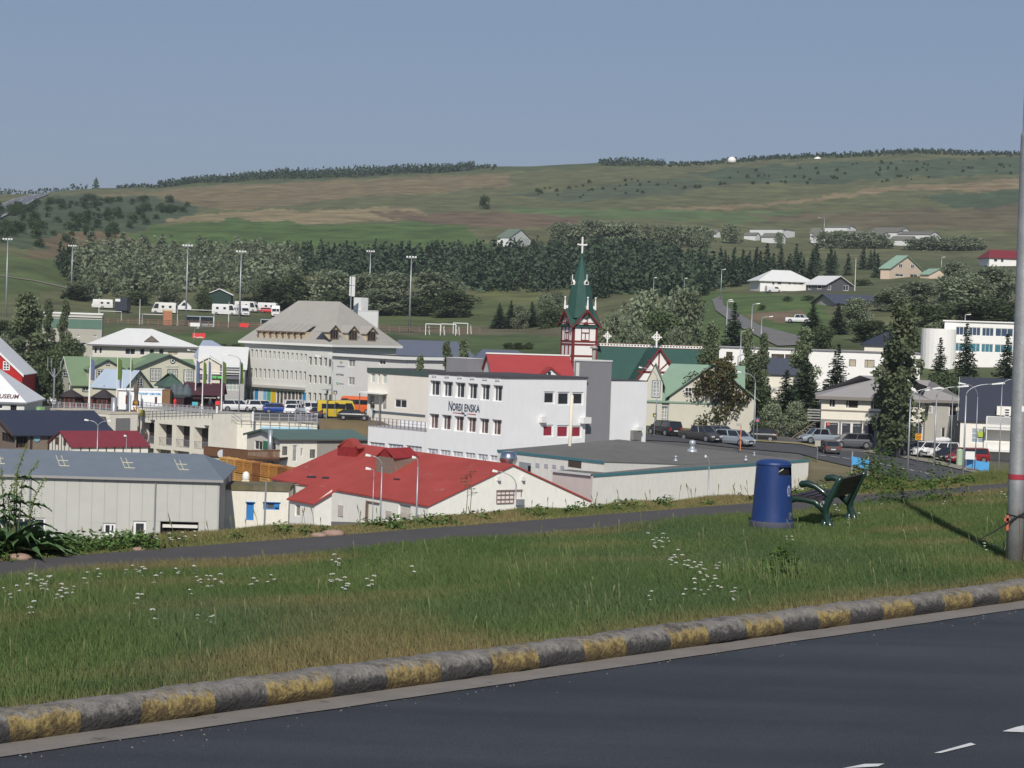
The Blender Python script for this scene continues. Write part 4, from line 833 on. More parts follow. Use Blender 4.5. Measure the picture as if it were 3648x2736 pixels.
for(p,hh)in((K('i',890,1505),.105),(K('i',2085,1620),.11),(K('l',578,905),.045),(K('l',1610,835),.035),(K('l',1500,895),.04)):
 zz=Cs.z+.02;d_=ray(*p);t=(zz-CAMZ)/d_.z;v=Vector((0,0,CAMZ))+d_*t;s_=hh*9.5;q=MB()
 q.lathe([(.55*s_,0),(.45*s_,.5*s_),(.25*s_,.55*s_),(.25*s_,.9*s_),(.33*s_,.95*s_),(.28*s_,1.3*s_),(.02,1.4*s_)],14)
 o=q.build('roof_cowl',mat('zinc',sr(175,180,190),.4,.08,metal=.4),loc=v,smooth=True);tag(o,'zinc ventilation cowl on the flat felt roof, %s'%{K('i',890,1505):'in front of the grey tower',K('i',2085,1620):'tall one near the middle of the roof',K('l',578,905):'small one left of the thin street lamp',K('l',1610,835):'small low one above the blue bin',K('l',1500,895):'small bent one left of the blue bin'}[p],'roof vent')
v=W(K('z',500,560),168);q=MB();q.lathe([(.45,-1.5),(.5,0),(.78,.55),(.62,1.15),(.42,1.25)],24);o=q.build('steel_hopper',mat('bright_steel',(.62,.63,.65),.22,.05,2,metal=1),loc=v,smooth=True);tag(o,'shiny steel funnel shaped hopper above the white gable','hopper')
GM=mat('mansard_grey_roof',sr(158,154,147),.75,.06,.5,dirt=((.36,.31,.26),.62,1.2),streak=1)
b=Bld('mansard_building','large pale office block with huge grey hipped roof and rows of dormers','office building',(1184,1228),318,50,K('b',1000,890)[0],1412,-15)
wk=dict(nx=1,fw_=.06,deep=.32)
NGL=mat('brownish_pane',(.12,.11,.10),.3,.4,3,spec=.6)
b.row('L',K('b',1025,968),K('b',1050,1085),K('b',1790,1035),K('b',1814,1130),14,glass=NGL,**wk)
b.row('L',K('b',1015,1215),K('b',1042,1345),K('b',1776,1265),K('b',1803,1390),14,glass=NGL,**wk)
b.row('L',K('b',1843,1070),K('b',1880,1185),K('b',2108,1090),K('b',2145,1205),5,glass=NGL,**wk);b.row('L',K('b',1840,1308),K('b',1875,1420),K('b',2108,1325),K('b',2145,1440),5,glass=NGL,**wk)
b.row('L',K('b',1835,1540),K('b',1870,1655),K('b',2108,1560),K('b',2145,1680),5,glass=NGL,**wk)
xs=(965,1020,1075,1128)
for i in range(3):b.win('L',K('b',xs[i],1488),K('b',xs[i+1]-6,1675),nx=1,glass=mat('greenish_pane',sr(160,170,165),.3,.05),deep=.2)
pc=[sr(50,130,180),sr(205,205,210),sr(120,170,210),sr(90,160,120),sr(205,170,50)]
xs=(1130,1182,1242,1292,1345,1410)
for i in range(5):b.win('L',K('b',xs[i],1492+i*4),K('b',xs[i+1]-4,1680),nx=1,frame=None,glass=mat('poster_%d'%i if False else('poster_blue','poster_grey','poster_sky','poster_green','poster_yellow')[i],pc[i],.4,.10,1.2,dirt=((.7,.7,.7),.66,1.5)),deep=.1,name='poster_window')
xs=(1412,1456,1504,1556,1608,1660,1700,1752)
for i in range(7):b.win('L',K('b',xs[i],1515+i*2),K('b',xs[i+1]-3,1690),nx=1,glass=mat('shop_pane',(.10,.08,.08),.15,.5,1.5,spec=.6),deep=.25)
b.win('L',K('b',1756,1540),K('b',1803,1690),nx=1,frame=None,glass=mat('poster_blue',None),deep=.15,name='poster_window')
b.walls(GREYW);CW2=mat('white_cornice',sr(226,226,222),.6,.03)
rise=7.0;b.roof('hipy',GM,rise,.75,.3,fascia=CW2,insets=(6.0,4.8))
MR_,ML_=Matrix.Rotation(b.a,3,'Z'),b.L
def hip_on(b,face,p,o,lift=0):
 W2,L2=b.W/2,b.L/2
 if face=='L':n=Vector((-rise,0,W2+o)).normalized();O=Vector((-o,0,b.H))
 else:n=Vector((0,-rise,6.0+o)).normalized();O=Vector((0,-o,b.H))
 nw=MR_@n;Ow=Vector((b.O.x,b.O.y,b.z0))+MR_@O;c_=Vector((0,0,CAMZ));d=ray(*p);q=c_+d*((Ow-c_).dot(nw)/d.dot(nw));q=MR_.transposed()@(q-Vector((b.O.x,b.O.y,b.z0)));q.z+=lift;return q
RB=mat('rusty_trim',sr(112,88,72),.8,.2,3);DWm=mat('dormer_cream',sr(190,176,148),.8,.12,2)
for i in range(8):
 x0=1170+i*81;y0=738+i*3
 bl=hip_on(b,'L',K('b',x0+62,y0+82),.75);br_=hip_on(b,'L',K('b',x0,y0+80),.75)
 ya,yb=min(bl.y,br_.y),max(bl.y,br_.y);xf=bl.x-.0;zf=bl.z;h=1.15;q=MB()
 q.add([(xf,ya,zf),(xf,yb,zf),(xf,yb,zf+h),(xf,ya,zf+h),(xf+1.6,ya,zf+h),(xf+1.6,yb,zf+h)],[(0,3,2,1),(0,4,3),(1,2,5),(3,4,5,2)])
 o=q.build('dormer',DWm,b.root);q=MB();q.slab([(xf-.3,ya-.12,zf+h),(xf+2.1,ya-.12,zf+h+1.3),(xf+2.1,yb+.12,zf+h+1.3),(xf-.3,yb+.12,zf+h)],.1);q.build('dormer_roof',GM,o)
 q=MB();q.box(xf-.34,ya-.1,zf+h-.16,xf-.28,yb+.1,zf+h+.02);q.box(xf-.05,yb-.35,zf,xf-.005,yb,zf+h);q.build('trim',RB,o)
 q=MB();q.box(xf-.03,ya+.15,zf+.25,xf-.005,yb-.5,zf+h-.2);q.build('pane',mat('dull_pane',sr(175,165,145),.5,.2),o)
for(xl,xr,xa,yb_,yt)in((225,395,330,845,700),(470,640,575,855,708),(715,885,815,868,718)):
 a=hip_on(b,'R',K('c',xl+40,yb_),.75);c_=hip_on(b,'R',K('c',xr,yb_+8),.75);xa_,xb_=a.x,c_.x;yf=a.y-.05;zf=a.z;wdt=xb_-xa_;h=1.5;hp=h+wdt*.42;xm=(xa_+xb_)/2;q=MB()
 q.add([(xa_,yf,zf),(xb_,yf,zf),(xb_,yf,zf+h),(xm,yf,zf+hp),(xa_,yf,zf+h),(xa_,yf+2.2,zf+h),(xb_,yf+2.2,zf+h)],[(0,1,2,3,4),(0,4,5),(1,6,2)])
 o=q.build('dormer',DWm,b.root);q=MB();o_=.3;sl_=(hp-h)/(wdt/2)
 q.slab([(xa_-o_,yf-o_,zf+h-o_*sl_),(xm,yf-o_,zf+hp),(xm,yf+3,zf+hp),(xa_-o_,yf+3,zf+h-o_*sl_)],.12);q.slab([(xm,yf-o_,zf+hp),(xb_+o_,yf-o_,zf+h-o_*sl_),(xb_+o_,yf+3,zf+h-o_*sl_),(xm,yf+3,zf+hp)],.12);q.build('dormer_roof',GM,o)
 q=MB()
 for i in range(4):c=xa_+.25+(wdt-.5)*i/3;q.box(c-.05,yf-.07,zf+.2,c+.05,yf-.01,zf+h)
 q.box(xa_+.2,yf-.07,zf+h,xb_-.2,yf-.01,zf+h+.1);q.box(xa_+.2,yf-.07,zf+.12,xb_-.2,yf-.01,zf+.2);wo=q.build('window',RB,o)
 q=MB();q.quad((xa_+.25,yf-.02,zf+.2),(xb_-.25,yf-.02,zf+.2),(xb_-.25,yf-.02,zf+h),(xa_+.25,yf-.02,zf+h));q.build('pane',GLASS,o)
b.fbox('L',K('b',970,1455),K('b',1803,1478),.6,mat('canopy_grey',sr(175,172,168),.7,.05),'canopy')
mans=b
b=Bld('lift_house','white blank block with chimney rising behind the grey hipped roof','building',K('c',905,475),338,50,K('c',560,470)[0],K('c',918,475)[0],-10)
b.walls(WHITE);b.roof('flat',WHITE,0,.05,.1);q=MB();q.box(.3,b.L-2.0,b.H+.1,2.0,b.L-.2,b.H+175*k_*338/F);q.build('chimney',WHITE,b.root)
v=W(K('c',548,470),336);r=empty('antenna_mast',v,0,'mast with white panel antennas above the grey hipped roof','antenna');sc_=k_*336/F
q=MB();q.tube([(0,0,-3),(0,0,440*sc_)],.12,8);q.build('mast',STEEL,r)
for(x0,x1,z0,z1)in((-22,-2,195,325),(8,52,190,330),(-22,-2,335,450),(8,52,335,450)):q=MB();q.box(x0*sc_,-.3,z0*sc_,x1*sc_,.1,z1*sc_);q.build('antenna',mat('antenna_grey',sr(205,205,205),.6,.03),r)
b=Bld('logo_wing','pale wing with three small coloured company signs on its blank wall','office building',K('c',1268,1085),296,42,1184,(8,),-15)
for(p0_,p1_)in((K('c',522,1100),K('c',607,1210)),(K('c',520,1338),K('c',600,1448))):b.win('L',p0_,p1_,nx=2,glass=GLASSL,deep=.15,fw_=.1)
b.win('L',K('c',928,1112),K('c',1006,1180),nx=2,glass=GLASS,fw_=.1)
b.walls(mat('wing_wall',sr(214,212,208),.85,.04));b.roof('flat',mat('bitumen_roof',None),0,.45,.12,fascia=CW2,edge=.45)
x0,z0,x1,z1=b.rect('L',K('L',655,525),K('L',800,655));q=MB();q.M=b.fm('L');xm=(x0+x1)/2;y=-.05
for cidx,(tri)in enumerate(([(x0,y,z1),(xm,y,z1),(xm-(xm-x0)*.2,y,(z0+z1)/2)],[(xm,y,z1),(x1,y,z1),(xm+(x1-xm)*.45,y,(z0+z1)/2+.1),(xm,y,(z0+z1)/2)],[(xm-(xm-x0)*.2,y,(z0+z1)/2),(xm,y,(z0+z1)/2),(xm+(x1-xm)*.45,y,(z0+z1)/2+.1),(xm,y,z0)])):
 q.cur=cidx;q.poly(tri)
q.build('logo',[mat('logo_green',sr(150,185,70),.6,.05),mat('logo_orange',sr(215,120,90),.6,.05),mat('logo_blue',sr(80,160,205),.6,.05)],b.root)
LG=mat('letter_grey',sr(140,138,150),.6,.05)
btext(b,'L',K('L',575,690),K('L',870,750),'ÞEKKINGARNET',LG);btext(b,'L',K('L',525,1000),K('L',840,1085),'ATTRA',mat('letter_slate',sr(105,105,120),.6,.05),bold=.02)
btext(b,'L',K('L',545,1345),K('L',620,1430),'C',mat('letter_green',sr(90,180,120),.6,.05),bold=.03);btext(b,'L',K('L',640,1375),K('L',825,1430),'curna',LG)
b=Bld('white_entrance_building','long white two storey building with dark green roof edge and entrance canopy','building',K('c',1900,1296),268,42.5,K('c',780,1140)[0],(9,),-14.3)
GLW=mat('pale_green_pane',sr(190,198,188),.4,.06)
for(x0,x1)in((815,870),(905,932),(968,1022)):b.win('L',K('c',x0,1290+(x0-815)*.1),K('c',x1,1412+(x0-815)*.1),nx=1,glass=GLW,deep=.2)
b.win('L',K('f',1500,445),K('f',1652,570),nx=2,glass=GLASS,fw_=.12)
b.win('L',K('f',1165,395),K('f',1225,590),nx=1,glass=GLASSL);b.win('L',K('f',1335,400),K('f',1385,590),nx=1,nz=2,glass=GLASSL)
b.walls(mat('creamy_white',sr(228,222,212),.85,.04));b.roof('flat',mat('bitumen_roof',None),0,.1,.12,fascia=mat('dark_green_fascia',sr(72,88,84),.7,.06),edge=.7)
x0,z0,x1,z1=b.rect('L',K('f',1105,345),K('f',1405,385));q=MB();q.M=b.fm('L');q.slab([(x0,-1.3,z0+.1),(x1,-1.3,z0+.1),(x1,-.01,z1),(x0,-.01,z1)],.15);q.build('canopy',CW2,b.root)
q=MB();q.M=b.fm('L')
for xx in(x0+.3,x1-.3):q.box(xx-.06,-1.2,0,xx+.06,-1.08,z0)
q.build('canopy_post',mat('grey_door',None),b.root)
b.fbox('L',K('f',1205,622),K('f',1900,655),.1,mat('plinth_blue',sr(95,105,112),.8,.05),'plinth')
BRF=mat('brown_fence_wood',sr(120,82,70),.85,.15,2)
a=hit(K('f',1412,668),230,300);c_=hit(K('f',1905,700),200,300);c_=a+(c_-a).normalized()*14
fr=empty('board_fence',a,0,'reddish brown board fence by the entrance of the white building','fence');seg_fence(fr,a,a,W(K('f',1900,690),a.y-4)*1,2.1,BRF,n=40,solid=True)
LG_=mat('light_green_roof',sr(116,136,106),.6,.07,.7,wave=('X',3,.2));RC=mat('restaurant_cream',sr(192,190,170),.8,.04,.6);DGT=mat('dark_green_trim',sr(62,76,70),.7,.05)
b=Bld('restaurant','cream timber restaurant with green roofs and a big gable with round window','restaurant',K('a',960,1418),306,26,K('a',760,1440)[0],K('B',1105,900)[0],-14.2)
rise=b.on('L',K('a',868,1065))[1]-b.H
for(x0,y0,x1,y1)in((1092,1435,1162,1525),(1205,1438,1255,1525)):b.win('R',K('a',x0,y0),K('a',x1,y1),nx=2,nz=3,trim=DGT)
for(x0,y0,x1,y1)in((795,1410,820,1500),(905,1425,932,1520)):b.win('L',K('a',x0,y0),K('a',x1,y1),nx=1,nz=3,trim=DGT)
b.win('L',K('a',835,1240),K('a',905,1330),nx=2,nz=2,proud=True,trim=DGT)
b.walls(RC,'x',rise);b.roof('x',LG_,rise,.4,.14);b.barge(WFRAME,rise,'x',.4)
b.gablet('R',K('a',1175,1235),K('a',1640,1235),K('a',1415,1108),.12,RC,LG_,5,.3,[(K('a',1275,1248),K('a',1355,1345),2,3,GLASS,DGT),(K('a',1400,1138),K('a',1432,1180),1,1,GLASS,DGT)],trim=DGT)
b.gablet('R',K('B',-560,640),K('B',1090,700),K('B',420,320),.6,RC,LG_,9,.5,[(K('B',-190,690),K('B',50,1010),3,3,GLASSL,DGT),(K('B',260,715),K('B',480,1005),3,3,GLASSL,DGT),(K('B',685,725),K('B',905,1015),3,3,GLASSL,DGT)],trim=DGT)
x0,z0,x1,z1=b.rect('R',K('B',205,585),K('B',540,640));textmesh('RESTAURANT',WFRAME,b.root,Matrix.Translation((x0,-.68,z0)),x1-x0,z1-z0,bold=.01)
x0,z0,x1,z1=b.rect('R',K('B',305,405),K('B',445,545));q=MB();r_=(x1-x0)/2
for(a_,c_,mm)in((1.0,.75,0),(.75,.45,1),(.45,.0,2)):
 q.cur=mm;n=20
 for i in range(n):
  t0,t1=2*math.pi*i/n,2*math.pi*(i+1)/n;P_=lambda rr,t:((x0+x1)/2+rr*r_*math.cos(t),-.72,(z0+z1)/2+rr*r_*math.sin(t));q.quad(P_(a_,t0),P_(a_,t1),P_(c_,t1),P_(c_,t0))
q.build('round_window',[DGT,WFRAME,GLASS],b.root)
b=Bld('blue_roof_house','low cream house with pale blue grey roof behind the ticket booth','house',K('a',1640,1470),297,64,K('a',1215,1510)[0],K('a',1985,1440)[0],-14)
rise=b.on('R',K('a',1835,1250))[1]-b.H;b.win('R',K('a',1797,1357),K('a',1872,1460),nx=2,nz=3,trim=DGT,proud=True)
b.walls(RC,'y',rise);b.roof('y',mat('pale_blue_roof',sr(168,182,196),.55,.05,.7),rise,.3,.12);b.barge(DGT,rise,'y',.3)
TW=mat('booth_white',sr(235,236,236),.6,.03)
b=Bld('ticket_booth','white flat booth lettered TICKET CENTER in blue on the plaza','booth',K('d',1800,325),287,4,(4,),K('d',2130,330)[0],-14)
b.win('R',K('d',2028,418),K('d',2068,522),nx=1,frame=TW,glass=mat('dark_red_door',sr(75,35,40),.6,.1),name='door');b.walls(TW);b.roof('flat',TW,0,.06,.12)
btext(b,'R',K('d',1815,362),K('d',2115,396),'TICKET CENTER',mat('letter_blue',sr(75,155,215),.6,.05),bold=.03)
b=Bld('booth_annex','white low annex with brown door left of the ticket booth','booth',K('d',1560,330),288,4,(3.5,),K('d',1795,330)[0],-14)
b.win('R',K('d',1650,400),K('d',1672,515),nx=1,frame=None,glass=mat('rust_door',sr(135,85,65),.7,.1),name='door');b.walls(TW);b.roof('flat',TW,0,.25,.2)
b=Bld('brown_kiosk','narrow brown kiosk wall right of the ticket booth','kiosk',K('d',2135,335),286.5,4,(3,),K('d',2235,335)[0],-14)
b.walls(mat('ochre_brown',sr(125,98,68),.8,.12));b.roof('flat',mat('ochre_brown',None),0,.05,.1)
KB=mat('kiosk_wood',sr(112,62,45),.75,.15,3);KR=mat('kiosk_shingle',sr(58,52,54),.8,.12,2)
for(xc,ye,yb,hw,ya,lab)in((930,412,545,150,320,'left one, beside the white van'),(1362,425,550,150,318,'right one, with stub chimney')):
 v=W(K('d',xc,yb),290);s_=k_*290/F;r=empty('pavilion_kiosk',v,0,'brown pavilion with dark pyramid roof, '+lab,'kiosk','plaza pavilions')
 q=MB();he=(yb-ye)*s_;hw_=hw*s_;pr=[(hw_*.9,-1),(hw_*.9,he)];q.lathe(pr,6);q.build('wall',KB,r)
 q=MB();q.lathe([(hw_*1.12,he-.05),(hw_*1.1,he+.08),(.12,he+(ye-ya)*s_),(.02,he+(ye-ya)*s_+.05)],6);q.build('roof',KR,r)
 for k2 in range(6):
  a0=math.pi/3*k2;a1=a0+math.pi/3;R0=Vector((math.cos(a0),math.sin(a0),0))*hw_*.915;R1_=Vector((math.cos(a1),math.sin(a1),0))*hw_*.915
  for(f0,f1)in((.12,.45),(.55,.88)):
   A_=R0.lerp(R1_,f0);B_=R0.lerp(R1_,f1);q=MB();q.quad(A_+Vector((0,0,he*.35)),B_+Vector((0,0,he*.35)),B_+Vector((0,0,he*.85)),A_+Vector((0,0,he*.85)));q.build('pane',mat('kiosk_pane',(.04,.03,.03),.2,.2),r)
 if xc>1000:MB().box(-.1,-.1,he+1.6,.1,.1,he+(ye-ya)*s_+.5).build('chimney',KR,r)
b=Bld('kiosk_link','low brown wooden wall with window joining the two pavilions','kiosk',K('d',1060,430),291,4,(2,),K('d',1215,432)[0],-14)
b.win('R',K('d',1075,455),K('d',1150,510),nx=2,frame=KB,glass=GLASS);b.walls(KB);b.roof('flat',KR,0,.2,.12)
WR=mat('white_sheet_roof',sr(212,212,209),.55,.04,.5);WC=mat('house_cream',sr(208,204,194),.85,.04)
b=Bld('hip_roof_house','cream house with broad white hipped roof and small triangular vent','house',K('a',1215,905),345,12,(11,),K('b',358,965)[0],-11.5)
for(x0,y0,x1,y1)in((1240,945,1275,1030),(1305,945,1340,1030),(1645,960,1775,1045),(1838,962,1900,1050),(1965,965,2025,1040),(2088,965,2150,1040)):b.win('R',K('a',x0,y0),K('a',x1,y1),nx=2 if x1-x0>80 else 1,glass=GLASS)
b.win('R',K('b',-10,990),K('b',128,1060),nx=2,glass=mat('dull_pane',None))
b.walls(WC);b.roof('hipx',WR,2.9,.9,.22,fascia=mat('shadow_grey',sr(120,118,122),.7,.04),insets=(b.W*.33,b.W*.42))
x0,z0,x1,z1=b.rect('R',K('a',1910,785),K('a',2075,868));q=MB();q.slab([(x0-.2,.1,z0),((x0+x1)/2,.1,z1),((x0+x1)/2,3.2,z1),(x0-.2,1.2,z0)],.1);q.slab([((x0+x1)/2,.1,z1),(x1+.2,.1,z0),(x1+.2,1.2,z0),((x0+x1)/2,3.2,z1)],.1);o=q.build('vent_dormer',WR,b.root);q=MB();q.poly([(x0,.2,z0-.1),(x1,.2,z0-.1),((x0+x1)/2,.2,z1-.15)]);q.build('vent_face',mat('vent_dark',sr(105,98,92),.8,.15),o)
b=Bld('green_clad_building','flat building with green upper wall and white roof band behind trees','building',K('a',560,500),372,10,(8,),K('a',1345,500)[0],-9.5)
b.win('R',K('a',985,590),K('a',1040,668),nx=2,glass=GLASS,fw_=.12);b.win('R',K('a',1200,592),K('a',1330,692),nx=2,glass=mat('dull_pane',None),fw_=.12);b.win('R',K('a',760,770),K('a',815,815),nx=2,glass=GLASSL);b.win('R',K('a',1005,780),K('a',1050,812),nx=1,glass=GLASSL);b.win('R',K('a',1220,785),K('a',1272,815),nx=1,glass=GLASSL)
b.walls(mat('building_greige',sr(172,168,158),.85,.05));b.roof('flat',WR,0,.15,.3,fascia=WFRAME,edge=.3)
b.fbox('R',K('a',560,565),K('a',1335,712),.06,mat('sage_cladding',sr(92,120,106),.75,.05),'cladding');b.fbox('R',K('a',560,530),K('a',1340,562),.25,WFRAME,'band')
b=Bld('low_garage','low flat garage block with two roof vents in front of the green clad building','garage',K('a',610,895),350,6,(5,),K('a',1060,912)[0],-11.5)
b.walls(mat('garage_grey',sr(165,160,150),.85,.08));b.roof('flat',mat('slate_edge',sr(70,75,80),.7,.06),0,.3,.2)
for x in(865,965):q=MB();xx,zz=b.on('R',K('a',x,900));q.lathe([(.18,b.H),(.18,b.H+.6),(.34,b.H+.65),(.05,b.H+.95)],10,(xx,1));q.build('roof_vent',CW,b.root)
b=Bld('shop_building','white roofed shop with dark grey fascia and bright green lettering','shop',K('B',1100,620),322,6,(14,),K('B',2300,640)[0],-14)
b.win('R',K('B',1430,975),K('B',1530,1120),nx=2,glass=GLASS);b.win('R',K('B',1535,1050),K('B',1680,1160),nx=1,frame=None,glass=DARK,deep=.3);b.win('R',K('B',1790,1020),K('B',2180,1260),nx=4,nz=2,glass=mat('greenish_pane',None))
b.walls(mat('shop_grey',sr(170,168,168),.8,.05),'x',3.2);b.roof('x',WR,3.2,.4,.2)
b.gablet('R',K('B',1070,500),K('B',1660,545),K('B',1320,360),.6,mat('shop_cream',sr(214,205,188),.8,.05),WR,6,.3,trim=WFRAME)
SG=mat('shop_fascia_grey',sr(105,104,112),.7,.04)
b.fbox('R',K('B',1120,855),K('B',2250,970),.9,SG,'fascia');b.fbox('R',K('B',1120,820),K('B',2250,845),.95,WFRAME,'fascia_edge');b.fbox('R',K('B',1110,625),K('B',2180,690),.5,mat('blue_grey_band',sr(95,98,112),.7,.04),'band');b.fbox('R',K('B',1140,735),K('B',2190,790),.7,WFRAME,'band')
btext(b,'R',K('B',1465,868),K('B',1715,945),'Nesti',mat('letter_bright_green',(.12,.75,.10),.5,.03),out=.95,bold=.05)
q=MB();x0,z0,x1,z1=b.rect('R',K('B',1240,1130),K('B',1640,1245))
for i in range(16):c=x0+(x1-x0)*i/15;q.box(c-.05,-1.6,z0,c+.05,-1.5,z1)
q.box(x0,-1.62,z1-.08,x1,-1.48,z1);q.build('porch_railing',mat('rail_grey',None),b.root)
b=Bld('blue_gable_house','house with plain blue grey roof slope behind the shop','house',K('B',1000,345),338,4,(12,),K('B',2100,350)[0],-12)
b.walls(WC);b.roof('x',mat('blue_grey_roof',sr(150,160,178),.55,.04),2.6,.3,.15,insets=(1.0,b.W*.72))
CN=mat('maroon_canopy',sr(72,42,50),.8,.2,2)
b=Bld('cafe_tent','dark maroon canvas cafe shelter with signs on the plaza','cafe',K('B',700,1330),291,4,(6,),K('B',1700,1340)[0],-14)
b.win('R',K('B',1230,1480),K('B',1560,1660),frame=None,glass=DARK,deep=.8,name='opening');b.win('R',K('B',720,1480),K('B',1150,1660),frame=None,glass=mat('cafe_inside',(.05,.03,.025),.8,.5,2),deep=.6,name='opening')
b.walls(mat('cafe_maroon',sr(62,38,42),.8,.15));b.roof('x',CN,1.5,.3,.1)
btext(b,'R',K('B',1235,1440),K('B',1545,1470),'WHALE WATCHING',WFRAME,bold=.03);btext(b,'R',K('B',1410,1410),K('B',1530,1436),'gentle',mat('letter_lime',sr(120,190,60),.6,.05))
x0,z0,x1,z1=b.rect('R',K('B',1570,1390),K('B',1660,1475));q=MB();n=12;q.poly([((x0+x1)/2+(x1-x0)/2*math.cos(t)*(1+.3*math.sin(t)),-.08,(z0+z1)/2+(z1-z0)/2*math.sin(t+.5*math.cos(t)))for t in[2*math.pi*i/n for i in range(n)]]);q.build('sign',WFRAME,b.root)
b=Bld('cafe_stand','dark cafe stand with three teal domes left of the maroon shelter','cafe',K('B',330,1440),290,4,(5,),K('B',705,1440)[0],-14)
b.walls(mat('cafe_maroon',None));b.roof('flat',mat('slate_edge',None),0,.15,.15)
for x in(430,590,760):P_=b.on('R',K('B',x,1400));q=MB();q.lathe([(.95,0),(.9,.5),(.62,1.2),(.25,1.75),(.05,1.95)],14,(P_[0],1.0));q.v=[(v[0],v[1],v[2]+b.H+.1)for v in q.v];q.build('dome',mat('teal_canvas',sr(82,92,96),.7,.25,2),b.root,smooth=True)
q=MB();v=W(K('B',375,1190),296)
o=Bld('green_porch','dark green hipped porch roof under the restaurant gable','porch',K('B',215,1150),297,26,(4,),K('B',640,1160)[0],-14);o.walls(TW);o.roof('hipx',mat('porch_green',sr(70,92,80),.7,.1),1.9,.5,.12,insets=(1.6,1.6))
def board(name,label,cat,p0,p1,D,m,th=.12,legs=True,group=None,text=None,tm=None):
 a=W((p0[0],p1[1]),D);c_=W((p1[0],p0[1]),D);g_=min(ztf(a.x,a.y),a.z-.05)if legs else a.z;r=empty(name,(a.x,a.y,g_),0,label,cat,group);w_=c_.x-a.x;q=MB();q.box(0,0,a.z-g_,w_,th,c_.z-g_);q.build('panel',m,r)
 if legs and a.z-g_>.15:
  for x in(.06,w_-.12):MB().box(x,.02,-.3,x+.06,.1,a.z-g_-.005).build('leg',STEEL,r)
 if text:textmesh(text[0],tm or WFRAME,r,Matrix.Translation((w_*text[1],-.01,(a.z-g_)+(c_.z-a.z)*text[2])),w_*text[3],(c_.z-a.z)*text[4],bold=text[5]if len(text)>5 else 0)
 return r
RDS=mat('banner_red',sr(214,62,62),.6,.04)
r=board('banner','red advertising banner on posts on the grass bank above the houses, lettered vodafone','banner',K('b',312,765),K('b',487,865),410,RDS,text=('vodafone',.30,.36,.56,.24,.02))
x=r.children[0].dimensions;q=MB();q.tube([(0,0,0),(0,-.02,0)],.01,3)
w_=(W(K('b',487,865),410)-W(K('b',312,865),410)).x;a_=W(K('b',345,820),410)-r.location;q=MB()
for i in range(14):t0=.6+5.2*i/14;t1=.6+5.2*(i+1)/14;R_=w_*.09;q.quad(*[(a_.x+rr*math.cos(t),-.03,a_.z+rr*math.sin(t))for rr,t in((R_,t0),(R_,t1),(R_*.55,t1),(R_*.55,t0))])
q.build('emblem',WFRAME,r)
board('info_board','green and white picture board at the foot of the white van','sign',K('d',470,552),K('d',588,620),268,mat('board_green',sr(110,150,95),.6,.3,1.5,dirt=((.6,.65,.6),.5,1.0)))
board('info_board','blue green poster board standing on the plaza before the cafe','sign',K('B',915,1565),K('B',1065,1655),284,mat('board_blue',sr(80,165,180),.6,.3,1.5,dirt=((.2,.5,.15),.55,1.5)))
board('red_board','red and white sign cube at the edge of the plaza cafe','sign',K('B',1525,1545),K('B',1650,1640),284,RDS,th=.8)
v=W(K('e',635,380),280);q=MB();q.lathe([(.24,0),(.26,.2),(.18,.5),(.24,.8),(.2,1.1),(.05,1.3)],12);tag(q.build('hydrant',mat('hydrant_red',sr(205,50,50),.5,.1),loc=v,smooth=True),'tall red hydrant on the plaza edge below the teal domes','hydrant')
v=W(K('d',1785,505),279);q=MB();q.lathe([(.5,-.3),(.45,.3),(.3,.5),(.28,1.3),(.38,1.9),(.28,2.4),(.12,2.9)],12);tag(q.build('statue',mat('bronze',sr(95,85,75),.6,.1),loc=v,smooth=True),'slim dark statue standing in front of the ticket booth','statue')
q=MB();v=W(K('d',1775,625),270.5)
for i in range(22):a=random.uniform(0,6.28);z=random.uniform(0,2.6);rr=.6*(1-abs(z-1.6)/4);q.tube([(rr*math.cos(a)*.6,rr*math.sin(a)*.6,z),(rr*math.cos(a),rr*math.sin(a),z+.3),(rr*.8*math.cos(a+.5),rr*.8*math.sin(a+.5),z+.6)],.11,5)
o_s=q.build('anchor_sculpture',mat('ochre_yellow',sr(178,130,55),.7,.25,3),loc=v);o_s.scale=(.55,.55,.5);tag(o_s,'ochre yellow sculpture hanging on the plaza edge under the statue','sculpture')
v=W(K('d',1495,630),271);q=MB();q.tube([(0,0,-2.4),(0,0,2.1)],.42,12);tag(q.build('silver_flue',STEEL,loc=v,smooth=True),'thick silver flue pipe at the plaza edge right of the pavilions','flue')
SR_=mat('slate_blue_roof',sr(92,98,112),.6,.05,.5);BT=mat('blue_trim',sr(70,100,125),.6,.05)
b=Bld('school','long low school with slate blue roof and blue framed windows','school',(1400,K('c',1290,1055)[1]),366,4,(8,),K('c',2160,1110)[0],-9)
b.win('R',K('c',1285,1080),K('c',1450,1165),nx=3,nz=2,frame=BT,glass=GLASSL);b.win('R',K('c',1500,1090),K('c',1730,1175),nx=3,nz=2,frame=BT,glass=GLASSL)
b.walls(WC);b.roof('hipx',SR_,2.9,.9,.35,fascia=BT,insets=(1,3))
b=Bld('school_wing','right wing of the slate roofed school with cream pillars','school',(K('g',930,290)[0],K('g',930,290)[1]),352,4,(8,),K('g',1650,300)[0],-8.5)
b.win('R',K('g',1035,290),K('g',1215,390),nx=2,nz=3,frame=BT,glass=GLASSL);b.win('R',K('g',1245,290),K('g',1420,390),nx=2,nz=3,frame=BT,glass=GLASSL)
b.walls(WC);b.roof('hipx',SR_,1.7,.7,.3,fascia=BT,insets=(1,2.5))
b=Bld('grey_box_building','small plain grey block behind the flat roof','building',K('g',800,285),240,42,(4,),K('g',1000,300)[0],-12)
b.walls(TG);b.roof('flat',WFRAME,0,.02,.05)
